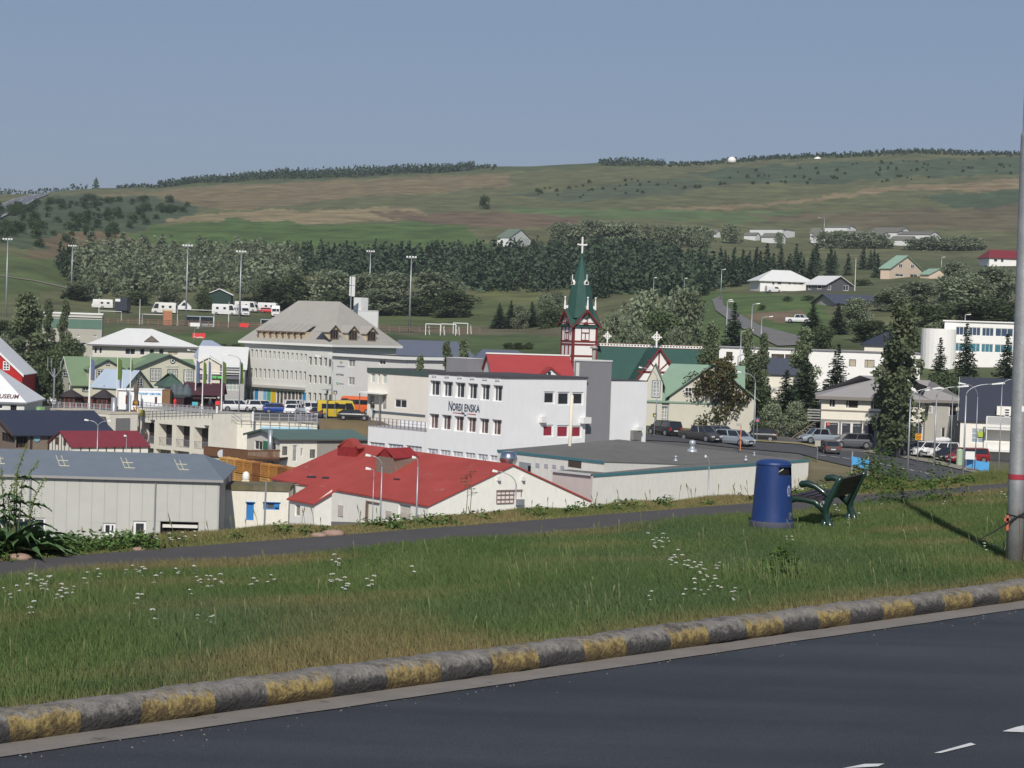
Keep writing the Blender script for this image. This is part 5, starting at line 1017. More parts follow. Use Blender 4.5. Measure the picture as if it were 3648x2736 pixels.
CHW=mat('church_white',sr(232,228,224),.7,.03);CHR=mat('church_red',sr(118,42,38),.7,.06,2);CHG=mat('church_green',sr(44,78,70),.7,.08,.9,spec=.3)
b=Bld('church','white timber church with dark red framing, green spire and white cross','church',K('h',525,1262),280,24,K('h',387,1250)[0],K('h',872,1235)[0],-10)
print('church tower',b.W,b.L,b.H)
S=(b.W+b.L)/2;b.W=b.L=S
b.walls(CHW);q=MB()
zL=[b.on('R',K('h',560,y))[1]for y in(1262,1465,1495,1640)]
for x0,x1,z0,z1 in((-.06,.28,-1,b.H),(S-.28,S+.06,-1,b.H)):q.box(x0,-.06,z0,x1,-.002,z1);
for z in(b.on('L',K('h',450,1455))[1],b.on('L',K('h',450,1495))[1],b.on('L',K('h',450,1645))[1]):q.box(-.07,-.07,z-.12,S+.07,-.003,z+.12);q.box(-.07,-.003,z-.12,-.003,S+.07,z+.12)
q.box(-.06,0,-1,-.002,.28,b.H);q.box(-.06,S-.28,-1,-.002,S+.06,b.H);q.build('framing',CHR,b.root)
zg=b.on('R',K('h',720,1045))[1];ov=.5
for k2 in range(4):
 M=Matrix.Translation((S/2,S/2,0))@Matrix.Rotation(k2*math.pi/2,4,'Z')@Matrix.Translation((-S/2,-S/2,0));q=MB();q.M=M
 q.poly([(0,0,b.H),(S,0,b.H),(S,0,b.H+.3),(S/2,0,zg-.1),(0,0,b.H+.3)]);q.build('gable',CHW,b.root)
 q=MB();q.M=M;sl=(zg-b.H-.3)/(S/2);oh=.28;ze_=b.H+.3-oh*sl
 q.slab([(-oh,-ov,ze_),(S/2,-ov,zg),(S/2,S/2,zg),(-oh,S/2,ze_)],.1);q.slab([(S/2,-ov,zg),(S+oh,-ov,ze_),(S+oh,S/2,ze_),(S/2,S/2,zg)],.1);q.build('gable_roof',CHG,b.root)
 q=MB();q.M=M;y=-ov-.06
 for sx in(-1,1):
  xa,xb_=S/2,S/2+sx*(S/2+oh+.1);za,zb2=zg+.08,ze_-.1*sl+.08
  q.add([(xa,y,za-.3),(xb_,y,zb2-.3),(xb_,y,zb2),(xa,y,za),(xa,y+.05,za-.3),(xb_,y+.05,zb2-.3),(xb_,y+.05,zb2),(xa,y+.05,za)],[(0,1,2,3),(7,6,5,4),(3,2,6,7),(0,4,5,1)])
 q.box(S/2-.07,y,zg-2.1,S/2+.07,y+.05,zg-.2);q.box(S/2-1.25,y+.003,zg-2.0,S/2+1.25,y+.053,zg-1.82);q.build('bargeboard',CHR,b.root)
 q=MB();q.M=M;q.tube([(S/2,-ov,zg),(S/2,-ov,zg+.9),(S/2,-ov,zg+1.6)],[.16,.13,.05],8);q.lathe([(.1,zg+1.55),(.16,zg+1.68),(.05,zg+1.82)],8,(S/2,-ov));q.box(S/2-.05,-ov,zg+.15,S/2+.05,.9,zg+.55);q.build('finial',CHW,b.root)
 q=MB();q.M=M;xc=S*.5;zt_=b.H-.05;zb2=b.on('R',K('h',700,1450))[1];ww=S*.17
 q.box(xc-ww,-.1,zb2,xc-ww+.1,-.01,zt_);q.box(xc+ww-.1,-.1,zb2,xc+ww,-.01,zt_);q.box(xc-.06,-.1,zb2,xc+.06,-.01,zt_-.8);q.box(xc-ww,-.11,zt_-.9,xc+ww,-.01,zt_-.76);q.box(xc-ww,-.1,zb2,xc+ww,-.015,zb2+.1)
 q.add([(xc-ww-.2,-.2,zt_-.1),(xc,-.2,zt_+.75),(xc+ww+.2,-.2,zt_-.1),(xc+ww,-.2,zt_-.1),(xc,-.2,zt_+.55),(xc-ww,-.2,zt_-.1),(xc-ww-.2,-.01,zt_-.1),(xc,-.01,zt_+.75),(xc+ww+.2,-.01,zt_-.1)],[(0,5,4,1),(1,4,3,2),(0,1,7,6),(1,2,8,7)])
 wo=q.build('belfry_window',CHR,b.root);q=MB();q.M=M;q.box(xc-ww+.1,-.05,zb2+.1,xc-.06,-.012,zt_-.9);q.box(xc+.06,-.05,zb2+.1,xc+ww-.1,-.012,zt_-.9);q.build('louvre',CHW,wo)
zb_=b.H+.3;zt_=W(K('h',680,335),283).z-b.z0;S2=S/2
prof=[(2.2,zg-1.2),(2.0,zg),(1.72,zg+(zt_-zg)*.25),(1.34,zg+(zt_-zg)*.48),(.55,zg+(zt_-zg)*.8),(.12,zt_),(.2,zt_+.12),(.12,zt_+.3),(.06,zt_+.5)]
q=MB();q.lathe(prof,8,(S2,S2));q.M=None;q.build('spire',CHG,b.root)
q=MB();zc=W(K('h',680,105),283).z-b.z0;q.box(S2-.1,S2-.1,zt_+.3,S2+.1,S2+.1,zc);za=W(K('h',680,195),283).z-b.z0;q.box(S2-.62,S2-.09,za-.1,S2+.62,S2+.09,za+.1)
for(xx,zz)in((-.66,0),(.66,0),(0,zc-za)):q.lathe([(.02,za+zz-.17),(.17,za+zz),(.02,za+zz+.17)],8,(S2+xx,S2))
q.build('cross',CHW,b.root)
for k2,(x,yb,yt)in enumerate(((692,718,650),(580,718,650))):
 zz=W(K('h',x,yb),281).z-b.z0;z1=W(K('h',x,yt),281).z-b.z0;rr=np.interp(zz,[p[1]for p in prof[:6]],[p[0]for p in prof[:6]]);d_=Vector((0.15,-1,0))if k2==0 else Vector((-1,-.1,0));d_.normalize();t_=Vector((-d_.y,d_.x,0));c_=Vector((S2,S2,0))+d_*(rr+.05);q=MB();hw_=.34
 P_=lambda u_,z,o_=0:c_+t_*u_+d_*o_+Vector((0,0,z))
 q.add([P_(-hw_,zz),P_(hw_,zz),P_(hw_,z1-.35),P_(0,z1),P_(-hw_,z1-.35),P_(-hw_,zz,-1.2),P_(hw_,zz,-1.2),P_(hw_,z1-.35,-1.2),P_(0,z1,-1.2),P_(-hw_,z1-.35,-1.2)],[(0,1,2,3,4),(0,4,9,5),(1,6,7,2),(3,2,7,8),(4,3,8,9)]);o=q.build('spire_window',CHW,b.root)
 q=MB();q.add([P_(-hw_*.6,zz+.12,.02),P_(hw_*.6,zz+.12,.02),P_(hw_*.6,z1-.4,.02),P_(0,z1-.15,.02),P_(-hw_*.6,z1-.4,.02)],[(0,1,2,3,4)]);q.build('pane',DARK,o)
 q=MB();q.tube([P_(0,z1-.1),P_(0,z1+.75)],.06,5);q.build('finial',CHW,b.root)
q=MB();zz0=b.on('L',K('h',450,1630))[1];zz1=b.on('L',K('h',450,1510))[1];q.box(-.08,S/2-.75,zz0,-.01,S/2-.5,zz1);q.box(-.08,S/2+.5,zz0,-.01,S/2+.75,zz1);q.build('framing',CHR,b.root)
nv=Bld('church_nave','x','church',(2103,1404),281,9,(9.5,),K('i',2420,900)[0],-10);print('nave',nv.W,nv.L,nv.H)
rise=W((2063,1229),288).z-nv.z0-nv.H
nv.walls(CHW,'x',rise);nv.roof('x',CHG,rise,.5,.12);nv.barge(CHR,rise,'x',.5,.3)
x0=nv.W
for o in list(nv.root.children):
 o.parent=b.root;o.matrix_parent_inverse=Matrix.Identity(4)
 M=(Matrix.Translation(b.root.location)@Matrix.Rotation(b.a,4,'Z')).inverted()@(Matrix.Translation(nv.root.location)@Matrix.Rotation(nv.a,4,'Z'));o.matrix_local=M
nvM=(Matrix.Translation(b.root.location)@Matrix.Rotation(b.a,4,'Z')).inverted()@(Matrix.Translation(nv.root.location)@Matrix.Rotation(nv.a,4,'Z'))
def nvadd(q,name,m):
 o=q.build(name,m,b.root);o.matrix_local=nvM;return o
q=MB();L2=nv.L/2;zr2=nv.H+rise;q.box(-.5,L2-.06,zr2,nv.W+.5,L2+.06,zr2+.10);q.box(-.5,L2-.06,zr2+.30,nv.W+.5,L2+.06,zr2+.38)
n=int(nv.W/.42)
for i in range(n+1):c=-.4+(nv.W+.8)*i/n;q.box(c-.1,L2-.05,zr2+.1,c+.1,L2+.05,zr2+.30)
nvadd(q,'ridge_cresting',CHW);q=MB();q.box(-.5,L2-.08,zr2+.39,nv.W+.5,L2+.08,zr2+.44);q.box(-.5,L2-.1,zr2-.06,nv.W+.5,L2+.1,zr2-.005);nvadd(q,'ridge_line',CHR)
def celtic(x,y,z,s_=1.0):
 q=MB();q.box(x-.14*s_,y-.07,z,x+.14*s_,y+.07,z+2.9*s_);q.box(x-.95*s_,y-.06,z+1.75*s_,x+.95*s_,y+.06,z+2.0*s_)
 for i in range(16):
  t0,t1=2*math.pi*i/16,2*math.pi*(i+1)/16;c_=z+1.88*s_;r0,r1=.46*s_,.64*s_
  vs=[(x+r*math.cos(t),yy,c_+r*math.sin(t))for yy in(y-.05,y+.05)for(r,t)in((r0,t0),(r1,t0),(r1,t1),(r0,t1))];q.add(vs,[(0,1,2,3),(7,6,5,4),(1,5,6,2),(0,3,7,4)])
 nvadd(q,'ridge_cross',CHW)
def nx_(p):return nv.on('R',p)[0]
xm_=nx_(K('i',1668,400))-.8;celtic(nx_(K('i',1045,400))*1.02,L2,zr2+.2,.66);celtic(xm_+.9,L2-1.5,zr2,.8)
q=MB();xe=nv.W+.4;q.tube([(xe,L2,zr2),(xe,L2,zr2+1.2),(xe,L2,zr2+2.4)],[.15,.14,.05],8);q.lathe([(.05,zr2+1.1),(.34,zr2+1.6),(.05,zr2+2.1)],8,(xe,L2));nvadd(q,'finial',CHW)
q=MB();xe=-.45;q.tube([(xe,L2,zr2-.4),(xe,L2,zr2+1.4)],[.15,.08],8);nvadd(q,'finial',CHW)
zt_=zr2+.05;hw_=5.2;zE=nv.H-.2;out=2.5;q=MB();sl=(zt_-zE)/hw_
q.add([(xm_-hw_,-out,-2),(xm_+hw_,-out,-2),(xm_+hw_,-out,zE),(xm_,-out,zt_),(xm_-hw_,-out,zE),(xm_-hw_,2,-2),(xm_+hw_,2,-2),(xm_+hw_,2,zE),(xm_-hw_,2,zE)],[(0,1,2,3,4),(1,6,7,2),(5,0,4,8)]);nvadd(q,'transept_wall',CHW)
q=MB();o_=.5
q.slab([(xm_-hw_-o_,-out-o_,zE-o_*sl),(xm_,-out-o_,zt_),(xm_,L2,zt_),(xm_-hw_-o_,L2,zE-o_*sl)],.12);q.slab([(xm_,-out-o_,zt_),(xm_+hw_+o_,-out-o_,zE-o_*sl),(xm_+hw_+o_,L2,zE-o_*sl),(xm_,L2,zt_)],.12);nvadd(q,'transept_roof',CHG)
q=MB();y=-out-o_-.06
for sx in(-1,1):xb_=xm_+sx*(hw_+o_+.1);zb2=zE-(o_+.1)*sl;q.add([(xm_,y,zt_-.25),(xb_,y,zb2-.25),(xb_,y,zb2+.1),(xm_,y,zt_+.1),(xm_,y+.05,zt_-.25),(xb_,y+.05,zb2-.25),(xb_,y+.05,zb2+.1),(xm_,y+.05,zt_+.1)],[(0,1,2,3),(7,6,5,4),(3,2,6,7),(0,4,5,1)])
q.box(xm_-.1,-out-.1,zt_-3.2,xm_+.1,-out-.01,zt_-.2)
for sx in(-1,1):q.add([(xm_,-out-.08,zt_-3.2),(xm_+sx*.15,-out-.08,zt_-3.3),(xm_+sx*1.75,-out-.08,zt_-1.75),(xm_+sx*1.6,-out-.08,zt_-1.65)],[(0,1,2,3)])
q.box(xm_-3.0,-out-.12,zt_-3.55,xm_+3.0,-out-.01,zt_-3.3);nvadd(q,'transept_framing',CHR)
q=MB()
for(a_,c_)in(((L2,rise-.3),(L2,rise-3.6)),((L2,rise-2.6),(L2-1.6,rise-1.6*sl-1.4)),((L2,rise-2.6),(L2+1.6,rise-1.6*sl-1.4)),((L2-2.4,rise-3.6),(L2+2.4,rise-3.6))):q.tube([(-.08,a_[0],nv.H+a_[1]),(-.08,c_[0],nv.H+c_[1])],.12,4)
nvadd(q,'gable_framing',CHR)
bpy.data.objects.remove(nv.root)
v=W(K('i',795,370),213);q=MB();q.lathe([(.16,-1),(.2,.2),(.24,.9),(.24,1.15),(.5,1.2),(.12,1.5)],14);tag(q.build('roof_flue',mat('flue_taupe',sr(165,158,150),.6,.08),loc=v,smooth=True),'pale metal flue with cap on the grey stair tower','flue')
PG=mat('pale_green_roof',sr(124,148,130),.55,.05,.6);SW=mat('stone_cream_wall',sr(196,192,178),.85,.04,.6);BG=mat('blue_grey_trim',sr(110,122,135),.7,.04)
b=Bld('green_gable_house','cream house with pale green roofs and tall narrow windows beside the street','house',K('i',1485,880),243,-5,(9,),K('j',900,1420)[0],-11.6)
for(kk,x0,y0,x1,y1,nx,nz)in(('i',1482,970,1522,1172,1,4),('i',1682,992,1755,1182,2,4),('i',1985,1020,2142,1202,3,3)):b.win('R',K(kk,x0,y0),K(kk,x1,y1),nx=nx,nz=nz,glass=GLASSL if nx==2 else GLASS,trim=BG)
rise=b.on('R',K('i',1800,432))[1]-b.H-0.0
b.walls(SW);b.roof('x',PG,rise,.35,.14,insets=(3.2,0))
zb_=b.on('R',K('i',1700,935))[1];MB().box(-.05,-.07,zb_-.12,b.W+.05,-.004,zb_+.12).build('belt',BG,b.root);z2=b.on('R',K('i',1700,1290))[1];MB().box(-.05,-.06,-1,b.W+.05,-.004,z2).build('plinth',mat('sage_plinth',sr(150,165,165),.8,.05),b.root)
b.gablet('R',K('i',1490,640),K('i',1700,665),K('i',1590,425),.18,SW,PG,6,.3,[(K('i',1572,655),K('i',1655,860),2,4,GLASSL,BG)])
b.gablet('R',K('i',1790,860),K('j',1080,1330),K('j',523,905),.25,SW,PG,6,.5,[(K('j',148,1212),K('j',235,1335),2,2,GLASS,None)])
HR_=mat('hip_grey_roof',sr(150,146,144),.7,.05,.5);SHC=mat('shop_house_cream',sr(226,220,204),.85,.04);SHG=mat('shop_house_grey',sr(138,134,132),.85,.05)
b=Bld('shop_house','cream upper storey over grey shopfront, hipped grey roof, behind parked cars','shop',K('m',470,592),236,-8,(11,),K('m',1830,660)[0],-13.2)
for(x0,y0,x1,y1,bb)in((568,622,650,745,[.45]),(785,638,952,760,[.2]),(1112,655,1290,775,[.2])):b.win('R',K('m',x0,y0),K('m',x1,y1),nx=2,bars=bb,glass=mat('brownish_dark_pane',(.05,.035,.025),.15,.3),fw_=.09)
for(x0,x1)in((512,690),(728,852),(868,1005),(1208,1368),(1420,1590),(1635,1790)):b.win('R',K('m',x0,930+(x0-512)*.04),K('m',x1,1125+(x0-512)*.06),nx=1,glass=mat('shop_pane_slate',(.055,.06,.07),.15,.2),fw_=.1)
b.win('R',K('m',1082,955),K('m',1155,1170),frame=None,glass=DARK,deep=.4,name='doorway')
b.walls(SHC);b.roof('hipx',HR_,2.5,.7,.3,fascia=mat('hip_fascia',sr(130,124,118),.7,.04),insets=(7.5,7.5))
zb_=b.on('R',K('m',800,905))[1];z3=b.on('R',K('m',800,785))[1]
q=MB();q.box(-.06,-.05,z3-.12,b.W,-.004,z3+.06);q.build('belt',mat('belt_brown',sr(130,122,115),.8,.05),b.root)
xs_=[it for it in b.items if it[4]<zb_ and it[0]=='R'];xs_.sort(key=lambda t:t[1]);last=0;zt_=max(it[4]for it in xs_)+.12;zlo=min(it[2]for it in xs_ if it[11]=='window')
q=MB();q.box(-.05,-.06,zt_,b.W,-.004,zb_)
for it in xs_+[None]:
 x1=it[1]-.02 if it else b.W
 if x1-last>.05:q.box(last,-.05,zlo-.05,x1,-.005,zt_-.002)
 last=it[3]+.02 if it else 0
q.box(0,-.06,-1,b.W,-.005,zlo-.08);q.build('shopfront',SHG,b.root)
for(x0,x1,y,t_)in((565,665,968,'apótek ehf'),(735,802,972,'verslun'),(880,985,985,'ferðir'),(1245,1335,1005,'Hársnyrting')):btext(b,'R',K('m',x0,y-9),K('m',x1,y+9),t_,mat('letter_pale',sr(190,195,200),.6,.03),out=.0)
x0,z0,x1,z1=b.rect('R',K('m',538,938),K('m',572,982));q=MB();q.box(x0,-.02,z0,x1,.0,z1);q.build('sign',mat('sign_orange_red',sr(215,95,75),.6,.04),b.root)
b.fbox('R',K('m',1095,380),K('m',1215,500),.0,HR_,'x')if False else None
q=MB();s0=b.on('R',K('m',455,860));x_=-.4
for i in range(12):q.box(-.6-i*.32,.4,b.H*.52-.28-i*.27,-.25-i*.32,1.6,b.H*.52-.2-i*.27)
q.tube([(-.4,.35,b.H*.52),(-4.3,.35,.2)],.06,5);q.build('stairs',mat('stair_wood',sr(120,112,100),.8,.1),b.root)
q=MB();
for i in range(4):q.box(-1.6,.2,b.H*.52+.2+i*.32,-.1,.26,b.H*.52+.36+i*.32)
q.box(-1.6,.2,b.H*.52-.1,-.1,1.6,b.H*.52);q.build('balcony',mat('balcony_grey',sr(150,148,145),.8,.06),b.root)
b=Bld('grey_house','grey plastered house with hipped grey roof behind the white cars','house',K('m',1835,640),236,-11,(10,),K('o',1425,262)[0],-13)
b.win('R',K('o',905,350),K('o',1000,455),nx=2,glass=GLASSL,fw_=.1);b.win('R',K('o',1222,335),K('o',1320,488),nx=1,glass=mat('brownish_dark_pane',None),fw_=.1);b.win('R',K('o',1120,635),K('o',1168,770),nx=1,glass=GLASS);b.win('R',K('o',1255,650),K('o',1290,772),nx=1,glass=GLASSL)
b.walls(mat('plaster_grey_wall',sr(170,167,160),.85,.04));b.roof('hipx',HR_,2.2,.5,.25,fascia=mat('hip_fascia',None),insets=(.5,6.5))
NV=mat('navy_slate_roof',sr(52,55,68),.55,.05,.6)
b=Bld('balcony_house','white house with dark steep roof and white balconies at the right edge','house',K('o',1372,515),226,-13,(9,),K('o',2300,560)[0],-13.2)
b.win('R',K('o',1515,650),K('o',1685,845),nx=2,nz=3,glass=mat('bluish_pane',sr(150,165,175),.3,.2),fw_=.1)
b.walls(mat('house_white',sr(232,228,218),.8,.03),'x',4.6);b.roof('x',NV,4.6,.2,.2);b.barge(mat('pale_barge',sr(190,195,198),.6,.04),4.6,'x',.3,.5)
x0,z0,x1,z1=b.rect('R',K('o',1850,360),K('o',2200,490));q=MB();q.box(x0,-.1,z0,x1,3,z1);o=q.build('dormer',mat('house_white',None),b.root)
x0,z0,x1,z1=b.rect('R',K('o',1950,390),K('o',2015,495));q=MB();q.box(x0,-.16,z0,x1,-.11,z1);o2=q.build('window',WFRAME,b.root);q=MB();
for i in range(3):q.box(x0+.08,-.18,z0+.08+i*(z1-z0)/3,x1-.08,-.165,z0+(i+1)*(z1-z0)/3-.06)
q.build('pane',GLASS,o2)
for(ya,yb,out)in((480,660,1.6),(820,945,1.8)):
 x0,z0,x1,z1=b.rect('R',K('o',1712,ya),K('o',2150,yb));q=MB();q.box(x0,-out,z0-.12,x1,0,z0+.05);q.box(x0,-out,z1-.08,x1,-out+.07,z1)
 for i in range(34):c=x0+(x1-x0)*i/33;q.box(c-.03,-out+.01,z0,c+.03,-out+.05,z1-.08)
 for c in(x0+.02,x1-.12):q.box(c,-out-.02,z0-2.2 if ya<600 else-1,c+.1,-out+.08,z1)
 q.build('balcony',WFRAME,b.root)
x0,z0,x1,z1=b.rect('R',K('o',1598,685),K('o',1682,765));MB().box(x0,-.1,z0,x1,-.02,z1).build('sign',mat('sign_green_yellow',sr(165,180,80),.6,.2,3),b.root)
FW=mat('flat_white',sr(232,230,226),.8,.03)
b=Bld('white_flats','long white flat roofed row with deep balconies behind the spruces','apartment building',K('j',600,690),305,-7,(9,),K('n',850,925)[0],-9.5)
for(kk,x0,y0,x1,y1)in(('j',690,748,770,870),('j',1050,765,1215,880),('j',1285,775,1450,885),('j',1465,780,1620,885)):b.win('R',K(kk,x0,y0),K(kk,x1,y1),frame=None,glass=mat('balcony_shade',sr(150,140,128),.8,.3,1),deep=1.6,name='balcony_recess')
b.win('R',K('m',1035,115),K('m',1160,222),nx=2,bars=[.3],glass=mat('dull_pane',None),frame=mat('dark_frame',None));b.win('R',K('m',1290,125),K('m',1345,225),nx=1,glass=mat('dull_pane',None),frame=mat('dark_frame',None))
b.win('R',K('m',830,110),K('m',918,205),nx=1,glass=mat('dull_pane',None),frame=mat('dark_frame',None))
b.walls(FW);b.roof('flat',WFRAME,0,.25,.15,fascia=mat('shadow_grey',None),edge=.12)
b=Bld('slate_lean_house','white lower house with dark slate roof strip between the trees','house',K('j',1030,1000),292,-7,(7,),K('j',1680,1010)[0],-10.5)
b.win('R',K('j',1430,1020),K('j',1510,1080),nx=1,glass=GLASS,fw_=.1);b.win('R',K('j',1240,1220),K('j',1350,1285),nx=2,glass=GLASSL,fw_=.12);b.walls(SHC);b.roof('x',mat('dark_slate_b',sr(72,76,88),.6,.05),2.0,.4,.2)
b=Bld('blue_window_school','white two storey block with rows of blue tinted windows and curved stair tower','building',K('n',1165,532),336,-12,(12,),K('n',2300,600)[0],-4.6)
for(x0,x1)in((1310,1458),(1480,1632),(1655,1805),(1830,2060)):
 b.win('R',K('n',x0,603+(x0-1310)*.04),K('n',x1,718+(x0-1310)*.04),nx=3,glass=GLASSB,fw_=.08);b.win('R',K('n',x0-10,815+(x0-1310)*.04),K('n',x1-8,930+(x0-1310)*.04),nx=3,glass=mat('teal_pane',sr(70,120,135),.2,.3,1),fw_=.08)
b.win('R',K('n',1190,725),K('n',1238,818),nx=1,glass=mat('orange_curtain',sr(205,160,105),.6,.1))
b.walls(FW);b.roof('flat',FW,0,.3,.2)
v=W(K('n',1130,632),333);q=MB();q.lathe([(2.9,-8),(2.9,0)],24);q.build('stair_tower',FW,b.root).location=Matrix.Rotation(-b.a,3,'Z')@(v+Vector((0,2.5,0))-Vector((b.O.x,b.O.y,b.z0)))
b=Bld('navy_roof_house','house with dark navy hipped roof between trees and white flats','house',K('n',110,832),320,-8,(9,),K('n',540,850)[0],-6)
b.walls(SHC);b.roof('hipx',NV,2.6,.4,.2,insets=(4.5,1))
def house(name,label,p,D,ang,Ul,Ur,zb,wallm,roofm,kind,rise,o=.4,ins=(0,0),wins=(),group=None,cat='house',fas=None):
 b=Bld(name,label,cat,p,D,ang,Ul,Ur,zb,group)
 for(f_,p0,p1,nx)in wins:b.win(f_,p0,p1,nx=nx,glass=GLASS,fw_=.14)
 b.walls(wallm,kind if kind in 'xy' else None,rise)
 b.roof(kind,roofm,rise,o,.2,insets=ins,fascia=fas);return b
DGW=mat('dark_grey_boards',sr(92,92,96),.8,.06);SALM=mat('salmon_plaster',sr(212,192,172),.85,.04);MINT=mat('mint_roof',sr(138,166,146),.6,.05)
house('hill_house','white bungalow with white hipped roof on the slope by the lane',K('q',402,575),560,12,(9,),K('q',760,585)[0],10.5,FW,WR,'hipx',3.2,.7,(5,5),[('R',K('q',448+0,575),K('q',460,588),1),('R',K('q',482,573),K('q',500,608),1),('R',K('q',518,574),K('q',548,606),1),('R',K('q',592,578),K('q',612,606),1),('R',K('q',632,580),K('q',648,606),1),('R',K('q',668,583),K('q',695,608),2)])
b=house('hill_house','dark grey boarded bungalow with pale gabled roof right of the white bungalow',K('q',850,598),552,42,K('q',716,598)[0],K('q',1035,604)[0],10.0,DGW,WR,'y',2.4,.6,(0,0),[('L',K('q',732,600),K('q',748,640),1),('L',K('q',792,602),K('q',822,636),1),('R',K('q',862,606),K('q',888,642),2),('R',K('q',972,608),K('q',1008,648),2)])
house('hill_house','salmon two storey house with mint green gable roof and long hedge in front',K('q',1290,488),620,50,K('q',1228,488)[0],K('q',1515,498)[0],17.5,SALM,MINT,'y',4.3,.5,(0,0),[('R',K('q',1330,530),K('q',1385,552),2),('R',K('q',1432,532),K('q',1480,568),2),('R',K('q',1352,460),K('q',1376,490),2),('R',K('q',1434,464),K('q',1456,494),2)])
house('hill_house','small mint roofed garage joined right of the salmon house',K('q',1560,530),622,35,K('q',1500,530)[0],K('q',1690,525)[0],16.5,SALM,MINT,'y',1.8,.4)
house('hill_house','grey house with slate roof and white rake boards half hidden by birches',K('q',915,722),460,20,(10,),K('q',1250,725)[0],5.5,mat('grey_pebble',sr(165,160,155),.9,.1),mat('dark_slate_b',None),'x',1.9,.7)
house('hill_house','white house with dark red roof at the right edge of the hill',K('q',1975,418),700,8,(10,),K('q',2260,420)[0],25.5,FW,mat('dull_red_roof',sr(120,45,50),.6,.05),'hipx',3.0,.6,(2,2),[('R',K('q',2005,425),K('q',2030,450),1),('R',K('q',2052,420),K('q',2072,452),1)])
BNW=mat('barn_white',sr(208,210,208),.8,.05);BNR=mat('barn_grey_roof',sr(112,110,102),.8,.06)
b=house('barn','lone white barn with grey green roof and double doors in the hill field',K('p',318,345),800,62,K('p',200,352)[0],K('p',532,345)[0],32,BNW,mat('barn_green_roof',sr(105,118,105),.8,.05),'y',3.8,.3,(0,0),[('R',K('p',362,355),K('p',382,378),1)],cat='barn')
b.fbox('R',K('p',432,350),K('p',505,425),.1,mat('barn_door',sr(190,195,192),.7,.05),'door')
bl=[(330,640,262,222,220,925),(410,575,285,275,248,895),(290,400,285,262,245,905),(745,830,262,245,215,900),(845,1058,232,208,195,935),(750,930,285,272,248,890),(930,1150,268,250,232,905),(1100,1290,275,262,240,895),(1160,1440,250,232,207,930),(1350,1640,282,258,233,905),(1290,1480,330,295,268,885),(1180,1400,262,244,228,915),(10,130,300,250,225,900)]
desc=['long, at the left end','second from the left, with dark window','low, gable to the lamp','small, with twin gables','tall, highest on the slope','low, beside a willow hedge','middle one, partly hidden','broad, at the centre','long, behind the centre','long, at the right end','low, showing a white gable wall','narrow, between two others','farthest left, behind a round willow']
for(x0,x1,yb,ye,yt,D),ds in zip(bl,desc):
 xm=x1-(x1-x0)*.28
 house('farm_shed','white farm shed with grey roof on the hill, '+ds,K('q',xm,ye),D,55,K('q',x0,ye)[0],K('q',x1,ye)[0],-CAMZ+W(K('q',xm,yb+12),D).z,BNW,BNR,'y',(ye-yt)*.519*D/F,.3,(0,0),[('R',K('q',xm+12,ye+8),K('q',xm+26,ye+20),1)]if x1-x0>150 else(),'white sheds on the hill','shed')
for(x,lab)in((1030,'left'),(1377,'right')):
 v=W(K('D',x,35),1560);q=MB();q.lathe([(3.4,-2),(3.4,0.3),(2.8,1.5),(1.5,2.4),(.2,2.8)],14);tag(q.build('hilltop_dome',FW,loc=v,smooth=True),'tiny white dome building on the skyline, %s of the two'%lab,'dome')
house('service_hut','dark green hut with white gable edges between the campsite bushes',K('b',515,240),575,4,(7,),K('b',828,245)[0],1.5,mat('hut_green',sr(45,65,58),.8,.06),WFRAME,'y',1.5,.5)
LEAF=dict(poplar=foliage('leaf_poplar',(.100,.135,.062),(.25,.285,.18),.32),willow=foliage('leaf_willow',(.15,.185,.105),(.33,.37,.26),.35),spruce=foliage('needle_spruce',(.038,.060,.036),(.070,.098,.056),.2),rowan=foliage('leaf_rowan',(.095,.105,.045),(.22,.15,.08),.3),bush=foliage('leaf_bush',(.050,.078,.034),(.105,.14,.062),.25),dark=foliage('leaf_dark',(.078,.108,.054),(.155,.19,.10),.32),cone=foliage('needle_far',(.052,.080,.050),(.092,.125,.076),.22))
BARK=mat('bark',(.10,.085,.07),.9,.2,3);BARKW=mat('birch_bark',(.30,.29,.26),.9,.25,4)
def leafmesh(name,C,size,m,tint,flat=.0,up=.3,sq=1.):
 n=len(C);nrm=rng.normal(size=(n,3));nrm[:,2]=np.abs(nrm[:,2])+up;nrm/=np.linalg.norm(nrm,axis=1)[:,None]
 a=np.cross(nrm,rng.normal(size=(n,3)));a/=np.linalg.norm(a,axis=1)[:,None];b=np.cross(nrm,a)
 s=(size*rng.uniform(.6,1.35,n))[:,None];a*=s;b*=s*.62*sq
 V=np.stack([C-a,C-b*.9+a*.1,C+a,C+b],1).reshape(-1,3)
 f=np.arange(n*4).reshape(n,4);return npmesh(name,V,f,[m],{'tint':('FACE','FLOAT',np.clip(tint,0,1))})
def lobes(n_l,H,R,zf,per,rl,seed):
 g=np.random.default_rng(seed);P=[];T=[]
 for i in range(n_l):
  z=H*zf[0]+(zf[1]-zf[0])*H*(i+g.uniform(0,1))/n_l;k=(z/H-zf[0])/(zf[1]-zf[0]+1e-6)
  rr=R(k)*g.uniform(.25,.95);th=g.uniform(0,6.28);c=np.array([rr*math.cos(th),rr*math.sin(th),z]);r_=rl*g.uniform(.65,1.3)
  d=g.normal(size=(per,3));d/=np.linalg.norm(d,axis=1)[:,None];q=c+d*r_*g.uniform(.55,1.08,(per,1))*[1,1,.85]
  P.append(q);T.append(g.uniform(.0,.75)*.6+g.uniform(0,.55,per)**1.3)
 return np.concatenate(P),np.concatenate(T)
